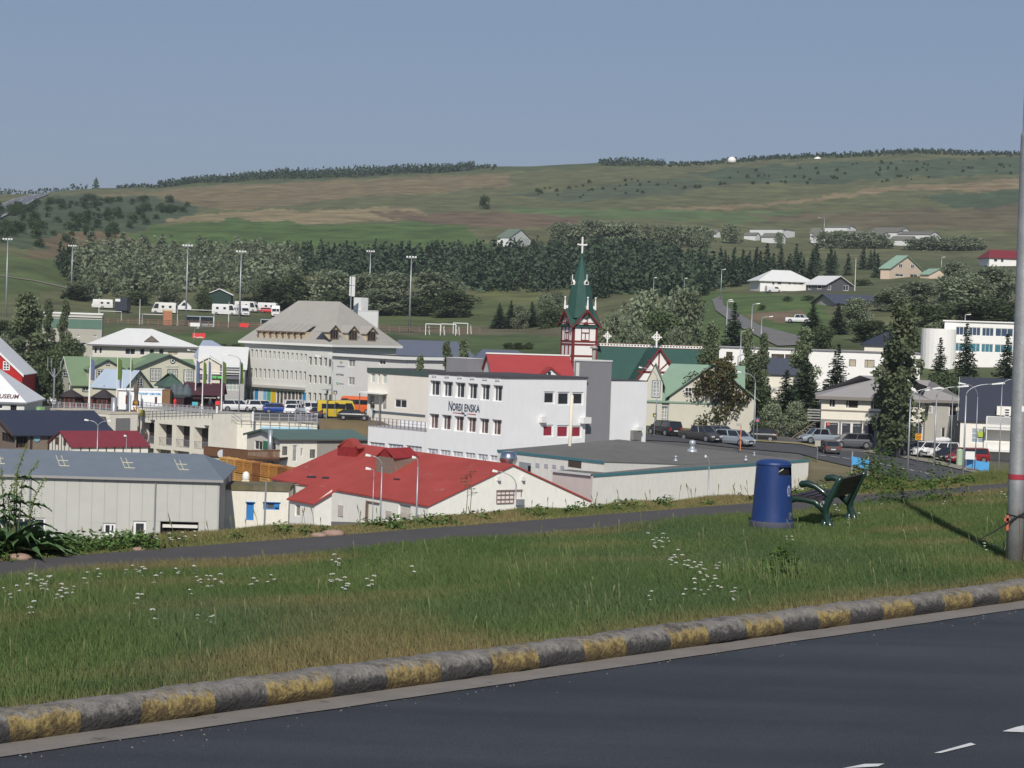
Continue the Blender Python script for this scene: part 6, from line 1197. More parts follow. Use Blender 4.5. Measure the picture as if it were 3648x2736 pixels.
def trunkmesh(H,r,m,n_b=5,spread=1.5,seed=0):
 g=random.Random(seed);q=MB();q.tube([(0,0,-1),(.05*H*.1,0,H*.3),(0,.03,H*.62),(0,0,H*.9)],[r,r*.75,r*.45,r*.12],7)
 for i in range(n_b):
  z=H*(.2+.5*i/n_b);a=g.uniform(0,6.28);L_=spread*g.uniform(.6,1);q.tube([(0,0,z),(L_*.5*math.cos(a),L_*.5*math.sin(a),z+L_*.5),(L_*math.cos(a),L_*math.sin(a),z+L_*1.1)],[r*.35,r*.22,r*.06],5)
 return q
TPL={}
def add_tpl(kind,crown,tm,H,R):TPL.setdefault(kind,[]).append((crown,tm,H,R))
def tmesh(q,m):
 o=q.build('tmp',m);me=o.data;bpy.data.objects.remove(o);me.name='trunk';return me
for sd_ in range(2):
 C,T=lobes(46,13,lambda k:2.4*(1-k**2.2)*(.55+.45*min(1,k*4))+.15,(.10,.99),110,1.0,10+sd_);add_tpl('poplar',leafmesh('crown',C,.25,LEAF['poplar'],T),tmesh(trunkmesh(13,.22,BARKW,6,1.4,sd_),BARKW),13,3.0)
 C,T=lobes(42,9,lambda k:4.0*math.sqrt(max(0,1-(k-.35)**2/.45)),(.08,.9),120,1.5,20+sd_);add_tpl('willow',leafmesh('crown',C,.29,LEAF['willow'],T),tmesh(trunkmesh(8,.25,BARK,7,2.6,sd_),BARK),9.4,5.0)
 C,T=lobes(40,9,lambda k:3.6*math.sqrt(max(0,1-(k-.4)**2/.45)),(.06,.9),115,1.45,30+sd_);add_tpl('dark',leafmesh('crown',C,.29,LEAF['dark'],T),tmesh(trunkmesh(8,.25,BARK,7,2.4,sd_),BARK),9.3,4.6)
 C,T=lobes(18,2.6,lambda k:1.7*math.sqrt(max(0,1-(k-.2)**2/.7)),(.1,.85),50,.7,40+sd_);add_tpl('bush',leafmesh('crown',C,.16,LEAF['bush'],T),tmesh(trunkmesh(1.6,.07,BARK,4,.8,sd_),BARK),2.7,2.2)
 g=np.random.default_rng(50+sd_);P=[];T=[];H=13
 for i in range(34):
  k=i/33;z=H*(.04+.95*k);rr=3.0*(1-k)**.9+.1;nb=max(5,int(17*(1-k)+5))
  for j in range(nb):
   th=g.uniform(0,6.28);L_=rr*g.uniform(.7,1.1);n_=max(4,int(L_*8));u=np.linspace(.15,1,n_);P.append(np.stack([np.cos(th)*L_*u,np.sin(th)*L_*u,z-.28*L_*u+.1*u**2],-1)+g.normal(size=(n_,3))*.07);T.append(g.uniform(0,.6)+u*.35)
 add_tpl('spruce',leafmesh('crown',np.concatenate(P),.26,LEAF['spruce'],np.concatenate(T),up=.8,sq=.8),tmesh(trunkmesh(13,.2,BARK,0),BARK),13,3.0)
 P=[];T=[];H=9
 for i in range(16):
  k=i/15;z=H*(.06+.92*k);rr=2.5*(1-k)**.8+.12;nb=max(4,int(13*(1-k)+4))
  for j in range(nb):
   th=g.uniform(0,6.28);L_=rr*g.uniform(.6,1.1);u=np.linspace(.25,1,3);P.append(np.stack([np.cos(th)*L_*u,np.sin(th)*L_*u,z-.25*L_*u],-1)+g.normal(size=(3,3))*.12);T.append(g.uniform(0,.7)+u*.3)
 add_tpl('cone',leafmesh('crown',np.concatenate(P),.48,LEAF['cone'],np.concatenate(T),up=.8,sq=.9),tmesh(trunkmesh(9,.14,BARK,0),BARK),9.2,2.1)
 C,T=lobes(22,9,lambda k:1.8*(1-k**2)*(.5+.5*min(1,k*4))+.15,(.12,.98),42,.9,60+sd_);add_tpl('farpop',leafmesh('crown',C,.34,LEAF['willow'],T),tmesh(trunkmesh(9,.15,BARK,2,1,sd_),BARK),9.3,2.4)
 C,T=lobes(24,7,lambda k:3.2*math.sqrt(max(0,1-(k-.35)**2/.45)),(.06,.88),50,1.35,70+sd_);add_tpl('farwil',leafmesh('crown',C,.36,LEAF['willow'],T),tmesh(trunkmesh(6,.2,BARK,3,2,sd_),BARK),7.4,4.2)
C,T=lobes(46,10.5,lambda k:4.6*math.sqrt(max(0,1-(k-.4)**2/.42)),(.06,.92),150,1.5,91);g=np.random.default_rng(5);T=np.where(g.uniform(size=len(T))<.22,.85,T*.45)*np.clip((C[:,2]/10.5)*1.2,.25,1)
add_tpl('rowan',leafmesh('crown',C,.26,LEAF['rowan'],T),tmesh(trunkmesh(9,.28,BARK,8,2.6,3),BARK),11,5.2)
CAT=dict(poplar='poplar_tree',willow='willow_tree',dark='broadleaf_tree',bush='bush',spruce='spruce_tree',cone='spruce_tree',farpop='poplar_tree',farwil='willow_tree',rowan='rowan_tree')
def tree(kind,label,x,y,h,r=None,group=None,z=None,name=None):
 cr,tr,H,R=random.choice(TPL[kind]);z=ztf(x,y)-.1 if z is None else z;s=h/H;sr_=(r/R if r else s);sr_=max(s*.55,min(sr_,s*2.4))
 o=empty(name or CAT[kind],(x,y,z),random.uniform(0,6.28),label,'bush' if kind=='bush' else 'tree',group);o.scale=(sr_,sr_,s)
 link('crown',cr,o);link('trunk',tr,o);return o
def ptree(kind,label,U,Vt,D,wpx,group=None,name=None,minh=1.5):
 """overview pixels: centre column, top row, distance, width"""
 p=W((U*1.649,Vt*1.649),D);zg=ztf(p.x,p.y)-.15;return tree(kind,label,p.x,p.y,max(p.z-zg,minh),wpx*1.649*D/F/2,group,zg,name)
TR=[('poplar','big dark leaved poplar at the left edge behind the white museum roof',60,640,300,100),('poplar','slim poplar before the green clad building, left of a pair',105,652,345,36),('poplar','slim poplar with bare lower trunk at the right end of the green clad building',143,650,340,30),('poplar','slender poplar between the big left poplar and the green clad building',84,668,332,44),('dark','broad dark tree mass beside the restaurant gable',98,752,292,78),('dark','dark tree above the white van',60,775,300,60),('dark','dark hedge tree in front of the hip roofed house',150,725,335,80),('bush','dark bush left of the green porch houses',118,740,345,60),('willow','pale treetop at the extreme left edge',8,715,330,60),('dark','dark treetop behind the floodlight at the left edge',5,690,400,60),('poplar','thin young poplar behind the flat roof, left of two',966,742,262,22),('poplar','bushier young poplar behind the flat roof, right of two',1003,738,258,42),('poplar','very small poplar top above the green roof edge',908,772,275,26),('willow','broad grey willow rising right behind the church spire',1405,618,345,120),('willow','tall grey willow behind the church roof crosses',1480,612,350,110),('dark','dark willow mass behind the church nave',1440,665,330,120),('willow','low pale willow between spire and first ridge cross',1330,668,320,90),('willow','low willow behind the second ridge cross',1385,705,312,80),('willow','pale low willow over the church ridge',1460,700,312,70),('poplar','pale poplar at the right end of the church roof',1538,702,262,62),('spruce','dark spruce standing alone beside the lane',1588,655,340,66),('poplar','poplar top left of the white flats',1618,714,268,42),('poplar','poplar in front of the white flats',1650,725,270,40),('poplar','leafy poplar above the dark slate strip',1628,770,262,66),('rowan','large rust tinged rowan tree shading the street cars',1556,762,243,146),('dark','dark green tree behind the street lamp by the rowan',1640,830,250,90),('willow','small silvery willow left of the shop house stairs',1672,868,240,62),('willow','silvery willow beside the shop house stairs',1722,862,240,56),('dark','dark bush under the silvery willows',1745,880,244,70),('bush','green bush at the foot of the lamp post near the black hatchback',1640,905,238,60),('poplar','poplar in front of the flats beside the two spruces',1742,712,282,62),('spruce','big dark spruce before the white flats, left of the pair',1742,772,272,92),('spruce','big dark spruce before the white flats, right of the pair',1812,745,275,80),('spruce','dark spruce filling the gap behind the silvery willows',1700,800,262,80),('spruce','dark spruce by the white pickup',1758,655,372,56),('spruce','half hidden spruce behind the white pickup',1812,655,385,44),('dark','bluish bush under the spruces near the pickup',1775,700,355,60),('willow','tall pale birch hiding the slate house',1850,640,400,74),('dark','dark tree right of the pale birch',1880,690,370,90),('poplar','tall full poplar in front of the shop house',1952,660,222,112),('poplar','lower pale branchy poplar leaning against the tall poplar',1925,745,226,70),('spruce','small brownish spruce before the curved stair tower',2033,730,300,56),('spruce','ragged spruce in front of the blue windows',2090,700,305,66),('spruce','wide dark spruce at the right edge by the grey lamp post',2178,722,298,72),('dark','dark green bush mass under the blue windowed block',2110,810,290,130),('dark','dark hedge tree behind the grey house roof',2040,800,285,80),('willow','large windblown willow on the right slope',2085,588,430,130),('willow','great windblown willow above the blue windowed block',2150,570,440,120),('willow','pale willow in front of the salmon house',1985,605,455,110),('willow','rounded willow left of the salmon house garden',1930,618,440,90),('dark','dark underwood willow on the right slope',2010,655,400,120),('dark','dark willow mass over the white block',2120,640,395,150),('dark','dark willow at the right edge',2185,650,400,90),('willow','willow crown beside the mint garage',2065,562,560,70),('dark','dark thicket between birch and poplar',1935,700,345,110),('willow','grey thicket right of the tall poplar',2030,690,350,80),('bush','long clipped hedge in front of the salmon house',1860,602,590,110),('bush','round dark bush on the green slope below the bungalows',1700,648,480,34),('bush','small dark bush on the green slope, lower left',1645,664,450,30),('bush','dark bush right on the green slope below the grey bungalow',1745,645,485,50),('bush','lone dark round bush high in the hill field',1049,420,1060,34),('willow','silvery bush by the white camper van',368,610,556,62),('dark','dark bush at the left end of the campsite',165,615,555,60),('dark','brownish bush between campsite and forest',300,628,562,60),('dark','dark tree right of the green hut',590,600,560,90),('dark','dark green bush left of the green hut',440,625,545,40),('dark','dark round tree above the red car',640,590,565,90),('willow','big grey willow behind the floodlight, left part',720,580,560,110),('willow','big grey willow behind the antenna mast',790,585,555,100),('willow','big grey willow between two floodlights',850,582,555,100),('willow','grey willow right of the fourth floodlight',940,580,550,120),('dark','dark round willow at the end of the playing field',985,625,530,100),('willow','lower grey willow above the lift house',830,620,540,110),('dark','dark undergrowth willow behind the chimney',730,625,545,110),('dark','dark bush behind the campers',540,640,560,60),('dark','low dark willow between floodlights',900,640,538,90),('spruce','spruce cluster left of the church spire, leftmost',1080,655,480,36),('spruce','spruce cluster left of the church spire, second',1105,650,482,36),('willow','silver bush inside the spruce cluster',1125,655,480,40),('spruce','spruce in the cluster nearest the spire',1150,652,484,36),('willow','pale young willow left of the spire',1180,632,500,50),('willow','silver willow touching the spire',1205,625,505,44),('dark','brown green bush under the spire gable',1190,660,470,60),('dark','dark bush by the red roof left of the church',1180,765,352,60),]
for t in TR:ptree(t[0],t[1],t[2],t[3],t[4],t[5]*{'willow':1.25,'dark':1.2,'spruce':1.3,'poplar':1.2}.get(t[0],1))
wrow=[(1205+i*23,482+(i%3)*3-(6 if 2<i<6 else 0),800,54)for i in range(8)]+[(1400+i*18,488+(i%2)*3,815,34)for i in range(8)]+[(1578,486,860,50),(1536,500,860,24),(1685,505,840,22)]+[(1780+i*22,503-(i%3)*2+i,850,44)for i in range(7)]+[(1975+i*22,520-(i%3)*3-i*.5,830,46)for i in range(7)]
for(U,V,D,w_)in wrow:ptree('farwil','grey green windblown willow in the shelter rows on the hill',U,V-6,D,w_*1.35,'willows in the hill shelter rows')
def plantation(kind,poly,n,label,group,h,y0,y1,seed):
 g=random.Random(seed);k=0;P=np.array(poly,float);tries=0
 while k<n and tries<n*60:
  tries+=1;y=math.exp(g.uniform(math.log(y0),math.log(y1)));U=g.uniform(P[:,0].min(),P[:,0].max());x=(U*1.649-1824)/F*y;z=ztf(x,y);pu,pv=project(x,y,z)
  if not inpoly(np.array([pu/1.649]),np.array([pv/1.649]),poly)[0]:continue
  tree(kind,label,x,y,g.uniform(*h),None,group);k+=1
plantation('farpop',[(150,565),(240,552),(420,553),(640,560),(650,610),(560,612),(420,618),(330,640),(160,640)],150,'pale grey poplar in the plantation behind the campsite','pale poplars in the left plantation',(6.5,10.5),560,760,1)
plantation('cone',[(120,575),(170,560),(180,590),(130,600)],9,'dark spruce at the left corner of the pale plantation','spruces left of the pale plantation',(6,9),560,800,2)
plantation('cone',[(620,560),(860,562),(1000,565),(1060,570),(1180,560),(1230,566),(1330,560),(1500,580),(1560,600),(1740,600),(1700,618),(1560,622),(1520,640),(1350,632),(1300,650),(1200,622),(1050,628),(900,590),(640,590)],230,'dark spruce in the wide plantation across the slope','spruces in the wide dark plantation',(6.0,9.0),500,900,3)
plantation('cone',[(1210,575),(1300,562),(1420,570),(1460,590),(1400,610),(1240,600)],60,'dark spruce in the upper dark wood above the church spire','spruces in the upper dark wood',(6.5,9.5),560,900,4)
plantation('cone',[(1540,585),(1900,575),(1900,602),(1540,612)],34,'spruce in the loose row above the bungalows','spruces above the bungalows',(5.5,9.5),560,760,14)
plantation('farwil',[(160,590),(640,590),(640,635),(160,650)],44,'grey willow along the lower edge of the left plantation','willows along the plantation edge',(4,6.5),540,680,5)
plantation('bush',[(-20,455),(100,432),(330,432),(430,448),(340,480),(230,520),(120,540),(-20,530)],130,'dark green shrub in the shrubland left on the hill','shrubs on the left hillside',(2,5),700,1500,6)
plantation('bush',[(1120,415),(1300,390),(1600,385),(1600,398),(1400,420),(1200,432)],40,'low dark shrub on the upper right hillside','shrubs on the right hillside',(1.2,2.6),800,1560,7)
plantation('bush',[(1560,375),(1850,352),(2200,340),(2200,375),(1900,395),(1600,400)],70,'low dark shrub on the upper right hillside','shrubs on the right hillside',(1.2,2.6),800,1580,8)
def mass(name,poly,n,h,y0,y1,seed,leaf,label,size=.8,m_=26):
 g=np.random.default_rng(seed);P=[];T=[];Q=np.array(poly,float);k=0;tries=0
 while k<n and tries<n*60:
  tries+=1;y=math.exp(g.uniform(math.log(y0),math.log(y1)));U=g.uniform(Q[:,0].min(),Q[:,0].max());x=(U*1.649-1824)/F*y;z=ztf(x,y);pu,pv=project(x,y,z)
  if not inpoly(np.array([pu/1.649]),np.array([pv/1.649]),poly)[0]:continue
  hh=g.uniform(*h);kk=g.uniform(0,1,m_)**1.3;a=g.uniform(0,6.28,m_);r_=(1-kk)*hh*.27+.25;P.append(np.stack([x+r_*np.cos(a),y+r_*np.sin(a),z+kk*hh],-1));T.append(g.uniform(0,.8,m_));k+=1
 me=leafmesh(name,np.concatenate(P),size,leaf,np.concatenate(T),up=.3,sq=1.1);tag(link(name,me),label,'wood',kind='stuff')
mass('spruce_wood',[(610,565),(1000,562),(1180,556),(1330,556),(1500,575),(1560,598),(1560,622),(1500,645),(1350,640),(1200,632),(1050,632),(900,600),(640,600)],1300,(5,8.5),520,900,21,LEAF['cone'],'close packed dark spruce wood filling the slope behind the church')
mass('upper_wood',[(1190,580),(1280,564),(1400,566),(1480,592),(1400,615),(1230,605)],500,(6,9),560,900,22,LEAF['cone'],'dense dark spruces of the upper wood above the spire')
mass('poplar_wood',[(150,570),(240,556),(640,562),(650,625),(160,642)],520,(5,9),555,760,23,LEAF['willow'],'dense grey green young poplars filling the left plantation')
g=np.random.default_rng(77);P=[];T=[]
def sky_belt(U0,U1,n,h0,h1):
 for i in range(n):
  U=(U0+(U1-U0)*i/n+g.uniform(-2,2))*1.649;y=g.uniform(1560,1610);x=(U-1824)/F*y;z=ztf(x,y);h=g.uniform(h0,h1);m_=14
  k=g.uniform(0,1,m_);a=g.uniform(0,6.28,m_);r_=(1-k)*h*.28+.3;P.append(np.stack([x+r_*np.cos(a),y+r_*np.sin(a),z+k*h],-1));T.append(g.uniform(0,.8,m_))
sky_belt(240,330,40,1.5,3.5);sky_belt(330,640,420,2.5,6);sky_belt(640,1010,520,3.5,7);sky_belt(1010,1060,20,1.5,3);sky_belt(1280,1420,130,2.5,5);sky_belt(1430,1600,100,1,3);sky_belt(1600,2220,420,1,3.5);sky_belt(-30,180,50,2,5);sky_belt(195,197,12,6,9)
me=leafmesh('skyline_trees',np.concatenate(P),.8,LEAF['cone'],np.concatenate(T),up=.2,sq=1.2)
me.materials[0]=LEAF['cone'];tag(link('skyline_trees',me),'thin dark line of distant conifers and scrub along the skyline','tree line',kind='stuff')
for(U,V,D,w_,lab)in((800,735,395,120,'left of the mansard roof'),(480,742,390,100,'under the red banner'),(560,745,385,90,'right of the red banner'),(1120,748,395,70,'at the church end of the bank')):
 for k2 in range(3):ptree('dark','low dark hedge shrub on the grass bank '+lab,U+(k2-1)*w_*.32,V,D,w_*.45,'hedge shrubs on the bank '+lab,'hedge_shrub')
TYRE=mat('tyre',(.02,.02,.02),.85,.05);RIM=mat('rim',(.35,.36,.38),.35,.05,metal=.6);CGL=mat('car_glass',(.015,.018,.022),.06,.0,spec=1.0);HL=mat('headlight',(.6,.6,.6),.15,.0,spec=.8);TL=mat('taillight',(.45,.02,.02),.3,.0);PLT=mat('number_plate',(.65,.65,.65),.5,.0);BMP=mat('bumper_plastic',(.03,.03,.032),.6,.0)
def cpaint(n,c):return mat('car_'+n,c,.42,.03,1,spec=.4,coat=.25)
CP=dict(black=cpaint('black',(.02,.02,.022)),navy=cpaint('navy',(.03,.035,.05)),white=cpaint('white',(.72,.72,.72)),silver=cpaint('silver',(.25,.29,.33)),grey=cpaint('grey',(.10,.105,.12)),brown=cpaint('brown',(.055,.05,.05)),blue=cpaint('blue',(.015,.06,.28)),red=cpaint('red',(.26,.015,.02)),green=cpaint('green',(.015,.035,.035)),yellow=cpaint('yellow',(.55,.40,.03)),orange=cpaint('orange',(.68,.13,.03)),cream=cpaint('cream',(.70,.69,.66)),bred=cpaint('bright_red',(.55,.02,.02)))
TYP={'suv':(4.7,1.88,1.74,1.08,.95,.62,.30,-.86,.08),'hatch':(4.1,1.76,1.48,.95,.72,.58,.22,-.80,.10),'sedan':(4.6,1.8,1.44,.93,.72,.60,.22,-.62,.2),'pickup':(5.2,1.86,1.78,1.08,.92,.62,.36,-.20,.05),'van':(5.9,2.0,2.55,1.3,1.1,.84,.68,-.98,.01),'smallvan':(4.4,1.8,1.85,1.1,.9,.72,.48,-.96,.02),'camper':(6.6,2.25,2.95,1.3,1.1,.90,.70,-.99,.0),'caravan':(5.5,2.2,2.5,1.2,1.2,.98,.92,-.98,.0)}
def car(typ,color,label,p,heading,group=None,y0=120,y1=900,name='parked_car',cat='car',z=None,sc=1.,rack=False):
 L_,Wd,H,belt,nose,hood,rf,rr,ts=TYP[typ];L_*=sc;Wd*=sc;H*=sc;belt*=sc;nose*=sc;v=hit(p,y0,y1);h=L_/2;w_=Wd/2
 r=empty(name,v,math.radians(heading),label,cat,group);P=CP[color];big=typ in('van','smallvan','camper','caravan')
 st=[(h,.45*nose,.80),(h-.06,.78*nose,.90),(h-.35,.93*nose,.98),(h*hood+.15,belt*.97,1),(h*hood,belt,1)]
 if big:st+=[(h*rf,H*.985,.97),(h*rf-.4,H,.95),(-h+.35,H,.95),(-h+.05,H*.97,.94),(-h,H*.6,.96)]
 elif typ=='pickup':st+=[(h*rr,belt,1),(h*rr-.02,belt*.98,1),(-h+.05,belt*.98,.98),(-h,.7*belt,.96)]
 else:st+=[(-h+.5,belt,1),(-h+.08,belt*.98,.97),(-h,.6*belt,.93)]
 q=MB();zb=.28*sc;vs=[]
 for(x,zt_,k)in st:vs+=[(x,-w_*k*.9,zb),(x,-w_*k,zb+(zt_-zb)*.35),(x,-w_*k,zb+(zt_-zb)*.75),(x,-w_*k*.93,zt_),(x,w_*k*.93,zt_),(x,w_*k,zb+(zt_-zb)*.75),(x,w_*k,zb+(zt_-zb)*.35),(x,w_*k*.9,zb)]
 n=8;fs=[(i*n+j,(i+1)*n+j,(i+1)*n+(j+1)%n,i*n+(j+1)%n)for i in range(len(st)-1)for j in range(n)]+[tuple(range(n)),tuple((len(st)-1)*n+j for j in range(n-1,-1,-1))]
 q.add(vs,fs);q.build('body',P,r)
 if not big:
  a0,a1,b0,b1=h*hood,h*rf,-h+.12,h*rr;tw=w_*.78;bw=w_*.90
  if typ=='pickup':b0=h*rr-.25;b1=h*rr
  zt_=H-.05;q=MB();q.add([(a0,-bw,belt-.02),(a0,bw,belt-.02),(b0,bw,belt-.02),(b0,-bw,belt-.02),(a1,-tw,zt_),(a1,tw,zt_),(b1,tw,zt_),(b1,-tw,zt_)],[(0,1,5,4),(1,2,6,5),(2,3,7,6),(3,0,4,7),(4,5,6,7)]);q.build('glasshouse',CGL,r)
  q=MB();q.slab([(a1+.06,-tw-.02,zt_+.02),(a1-.15,-tw+.06,H),(a1-.15,tw-.06,H),(a1+.06,tw+.02,zt_+.02)],.05);q.slab([(a1-.15,-tw-.02,H-.01),(b1-.08,-tw-.02,H-.03),(b1-.08,tw+.02,H-.03),(a1-.15,tw+.02,H-.01)],.07)
  for s in(-1,1):
   for(xa,xb_)in((a0,a1),(b0,b1),((a0+b0)/2+.1,(a1+b1)/2+.1)):q.tube([(xa,s*bw,belt-.02),(xb_,s*(tw+.01),zt_)],.045 if xa!=b0 else .10,4)
  q.build('roof',P,r)
  if typ=='pickup':MB().box(-h+.15,-w_*.8,belt*.72,b0-.1,w_*.8,belt*.99).build('load_bed',BMP,r)
 else:
  q=MB();zs=H*.93;hw_=w_*.955
  xa,xb_=h*hood,h*rf
  if typ!='caravan':
   q.quad((xa+.01,-w_*.84,belt+.05),(xa+.01,w_*.84,belt+.05),(xb_+.04,w_*.80,H*.93),(xb_+.04,-w_*.80,H*.93))
   for s in(-1,1):q.quad((xa-.15,s*(w_+.005),belt+.05),(xb_-.1,s*(hw_+.02),zs-.15*sc),(xb_-1.0,s*(hw_+.03),zs-.15*sc),(xb_-.9,s*(w_+.005),belt+.05))
  if typ in('camper','caravan'):
   for s in(-1,1):
    for xx in(.05,-.55):q.box(h*xx-.35,s*(w_*.985)-.02,H*.52,h*xx+.35,s*(w_*.985)+.02,H*.72)
   q.box(-h-.02,-.5,H*.52,-h+.01,.5,H*.75)
  elif color in('yellow','orange'):
   for s in(-1,1):q.quad((h*.35,s*(w_+.006),belt+.1),(h*.35,s*(hw_+.03),zs-.3),(-h*.8,s*(hw_+.03),zs-.3),(-h*.8,s*(w_+.006),belt+.1))
   q.box(-h-.015,-.7,belt+.1,-h+.02,.7,H*.85)
  q.build('window_glass',CGL,r)
 wr=(.34 if not big else .36)*sc+(.06 if typ in('suv','pickup')else 0)
 wx=(h*.66,-h*.62)if typ!='caravan' else(0,)
 for x in wx:
  for s in(-1,1):
   q=MB();n=16;yy=s*(w_-.10)
   for(r0,y0_,y1_,cm)in((wr,-.11,.11,0),(wr*.62,-.12,.125,1)):
    q.cur=cm;vs=[(x+r0*math.cos(2*math.pi*i/n),yy+y_,wr+r0*math.sin(2*math.pi*i/n))for y_ in(y0_,y1_)for i in range(n)]
    q.add(vs,[(i,(i+1)%n,(i+1)%n+n,i+n)for i in range(n)]+[tuple(range(n)),tuple(range(2*n-1,n-1,-1))])
   q.build('wheel',[TYRE,RIM],r)
 if typ!='caravan':
  for s in(-1,1):
   y=s*w_*.66;MB().box(h-.12,y-.22,nose*.62,h+.012,y+.2,nose*.80).build('headlight',HL,r);MB().box(-h-.015,s*w_*.74-.1,belt*.68,-h+.06,s*w_*.74+.1,belt*.95).build('taillight',TL,r)
   MB().box(h*hood-.25,s*(w_+.02)-.06,belt,h*hood-.1,s*(w_+.02)+.1,belt+.14).build('wing_mirror',P,r)
  MB().box(h-.05,-w_*.45,nose*.38,h+.014,w_*.45,nose*.66).build('grille',BMP,r);MB().box(h-.02,-.26,nose*.36,h+.03,.26,nose*.48).build('number_plate',PLT,r);MB().box(-h-.03,-.26,belt*.55,-h,.26,belt*.67).build('number_plate',PLT,r)
 if rack:
  q=MB();q.tube([(h*.35,-.2,H+.22),(h*.2,-.2,H+.28),(-h*.6,-.2,H+.28),(-h*.75,-.2,H+.22)],[.1,.22,.22,.1],8);q.build('roof_box',CP['white'],r)
 return r
P_=lambda u,v:(u*1.649,v*1.649)
G1='vehicles on the street and in the lot by the shop house'
for c_ in[('suv','black','black off-road car seen from behind beside the green gabled house',P_(1436,941),118),('pickup','brown','dark lifted off-road truck with bright headlight coming down the street',P_(1512,953),-48),('suv','silver','silver crossover driving behind the lifted truck towards the camera',P_(1587,962),-46),('hatch','grey','grey car squeezed between truck and silver crossover under the rowan',P_(1557,948),-50),('hatch','black','black hatchback parked sideways behind the street lamp',P_(1640,953),172),('pickup','silver','silver pale pickup parked in front of the shop house',P_(1774,958),194),('suv','grey','dark grey car turning before the shop house',P_(1840,968),186),('hatch','brown','small dark car with red tail lights seen from behind on the street',P_(1790,980),95),('suv','green','dark green car at the left end of the lot',P_(1962,984),215),('suv','white','white crossover second in the lot',P_(1998,986),214),('suv','white','white crossover with long white roof box',P_(2030,988),212),('hatch','black','black low car between the white crossover and the red car',P_(2052,995),214),('suv','red','dark red car parked behind the blue boards',P_(2090,1001),200)]:
 car(c_[0],c_[1],c_[2],c_[3],c_[4],G1,190,300,rack='roof box' in c_[2],cat='car')
G2='cars parked on the plaza edge'
for c_ in[('suv','white','white estate car half hidden by a flagpole at the left end of the plaza row',K('e',1440,425),20),('suv','white','white off-road car left of the blue car',K('e',1775,430),25),('hatch','white','white small car behind the white off-road car',K('e',1590,415),20),('hatch','blue','bright blue hatchback on the plaza edge',K('e',1975,452),12),('hatch','white','white hatchback directly right of the blue car',K('f',155,648),-100),('suv','white','white car behind the light hatchback',K('f',235,610),15),('hatch','silver','silver grey car with dark roof in the middle of the row',K('f',270,640),-80),('suv','white','white compact off-road car, left of two',K('f',360,640),-70),('suv','white','white compact off-road car, right of two, beside the yellow minibus',K('f',440,645),-70),('hatch','navy','dark car tucked against the yellow minibus',K('f',520,690),80),('sedan','black','long black limousine in front of the yellow minibus',K('f',960,722),0)]:
 car(c_[0],c_[1],c_[2],c_[3],c_[4],G2,279,330)
car('van','yellow','yellow minibus with green stickers on the plaza',K('f',745,700),10,None,279,330,'minibus','van');car('van','orange','orange red high roof van behind the yellow minibus',K('f',985,635),172,None,279,330,'delivery_van','van');car('suv','navy','dark blue car at the brown board fence',K('f',1850,695),175,None,240,330)
car('smallvan','white','small white van parked beside the pavilions under the dark tree',K('d',640,530),-40,None,262,330,'delivery_van','van')
G3='campers on the campsite'
for c_ in[('caravan','cream','silver grey caravan at the left end of the campsite',K('a',1350,440),185),('camper','cream','long white camper van beside the brick hut',K('a',2160,505),175),('camper','white','white camper with open door seen from its rear corner',K('b',740,525),-5),('camper','white','white motorhome facing the camera by the floodlight',K('b',955,535),-60),('camper','cream','white motorhome with curved roof behind the others',K('b',1030,485),-15),('caravan','white','white caravan behind the red car',K('b',1300,480),170),('camper','white','white overcab motorhome seen from the front at the right',K('b',1410,545),-85)]:
 car(c_[0],c_[1],c_[2],c_[3],c_[4],G3,470,640,'camper_van','camper')
car('hatch','bred','bright red car among the campers',K('b',1305,498),0,None,470,640);car('pickup','white','white pickup truck on the dirt track of the slope',K('j',1640,370),-20,None,340,520,'pickup_truck','pickup');car('smallvan','white','small white van beside the white bungalow',K('q',490,660),15,None,460,640,'delivery_van','van')
v=hit(K('b',210,470),470,640);q=MB();q.add([(-1.9,-1,.5),(1.9,-1,.5),(1.9,1,.5),(-1.9,1,.5),(1.9,-1,1.1),(-1.9,-1,1.1),(1.9,1,1.1),(-1.9,1,1.1),(0,-1,3.0),(0,1,3.0)],[(0,1,4,8,5),(3,7,9,6,2),(4,6,9,8),(5,8,9,7),(0,5,7,3),(1,2,6,4)])
r=empty('folding_caravan',v,.1,'white triangular folding caravan between the campers','caravan');q.build('body',CP['white'],r);MB().add([(-.9,-1.02,1.4),(.6,-1.02,1.4),(.1,-1.02,2.3),(-.2,-1.02,2.3)],[(0,1,2,3)]).build('window',CGL,r)
for s in(-1,1):q=MB();q.tube([(0,s*.95-.08,.3),(0,s*.95+.08,.3)],.3,12);q.build('wheel',TYRE,r)
v=hit(K('a',1610,495),450,640);r=empty('dark_trailer',v,0,'dark blue box trailer with white window beside the silver caravan','trailer');MB().box(-1.6,-2.5,.6,1.6,2.5,3.9).build('body',CP['navy'],r);MB().box(-1.5,-2.53,2.9,-.2,-2.5,3.6).build('window',WFRAME,r);MB().box(-1.4,-2,0,1.4,2,.6).build('chassis',BMP,r)
for(p,d_,lab)in((K('a',1450,600),1.0,'behind the green clad building'),(K('a',2015,650),1.0,'left of the brick hut'),(K('b',355,670),1.6,'before the dugout')):
 v=hit(p,430,560);q=MB();q.tube([(-2.6*d_,0,0),(-2.6*d_,0,2.3*d_),(2.6*d_,0,2.3*d_),(2.6*d_,0,0)],.08,6);q.tube([(-2.6*d_,0,2.3*d_),(-2.6*d_,1.6,0)],.05,5);q.tube([(2.6*d_,0,2.3*d_),(2.6*d_,1.6,0)],.05,5);tag(q.build('football_goal',POLEW,loc=v),'white football goal '+lab,'goal','goals on the playing field')
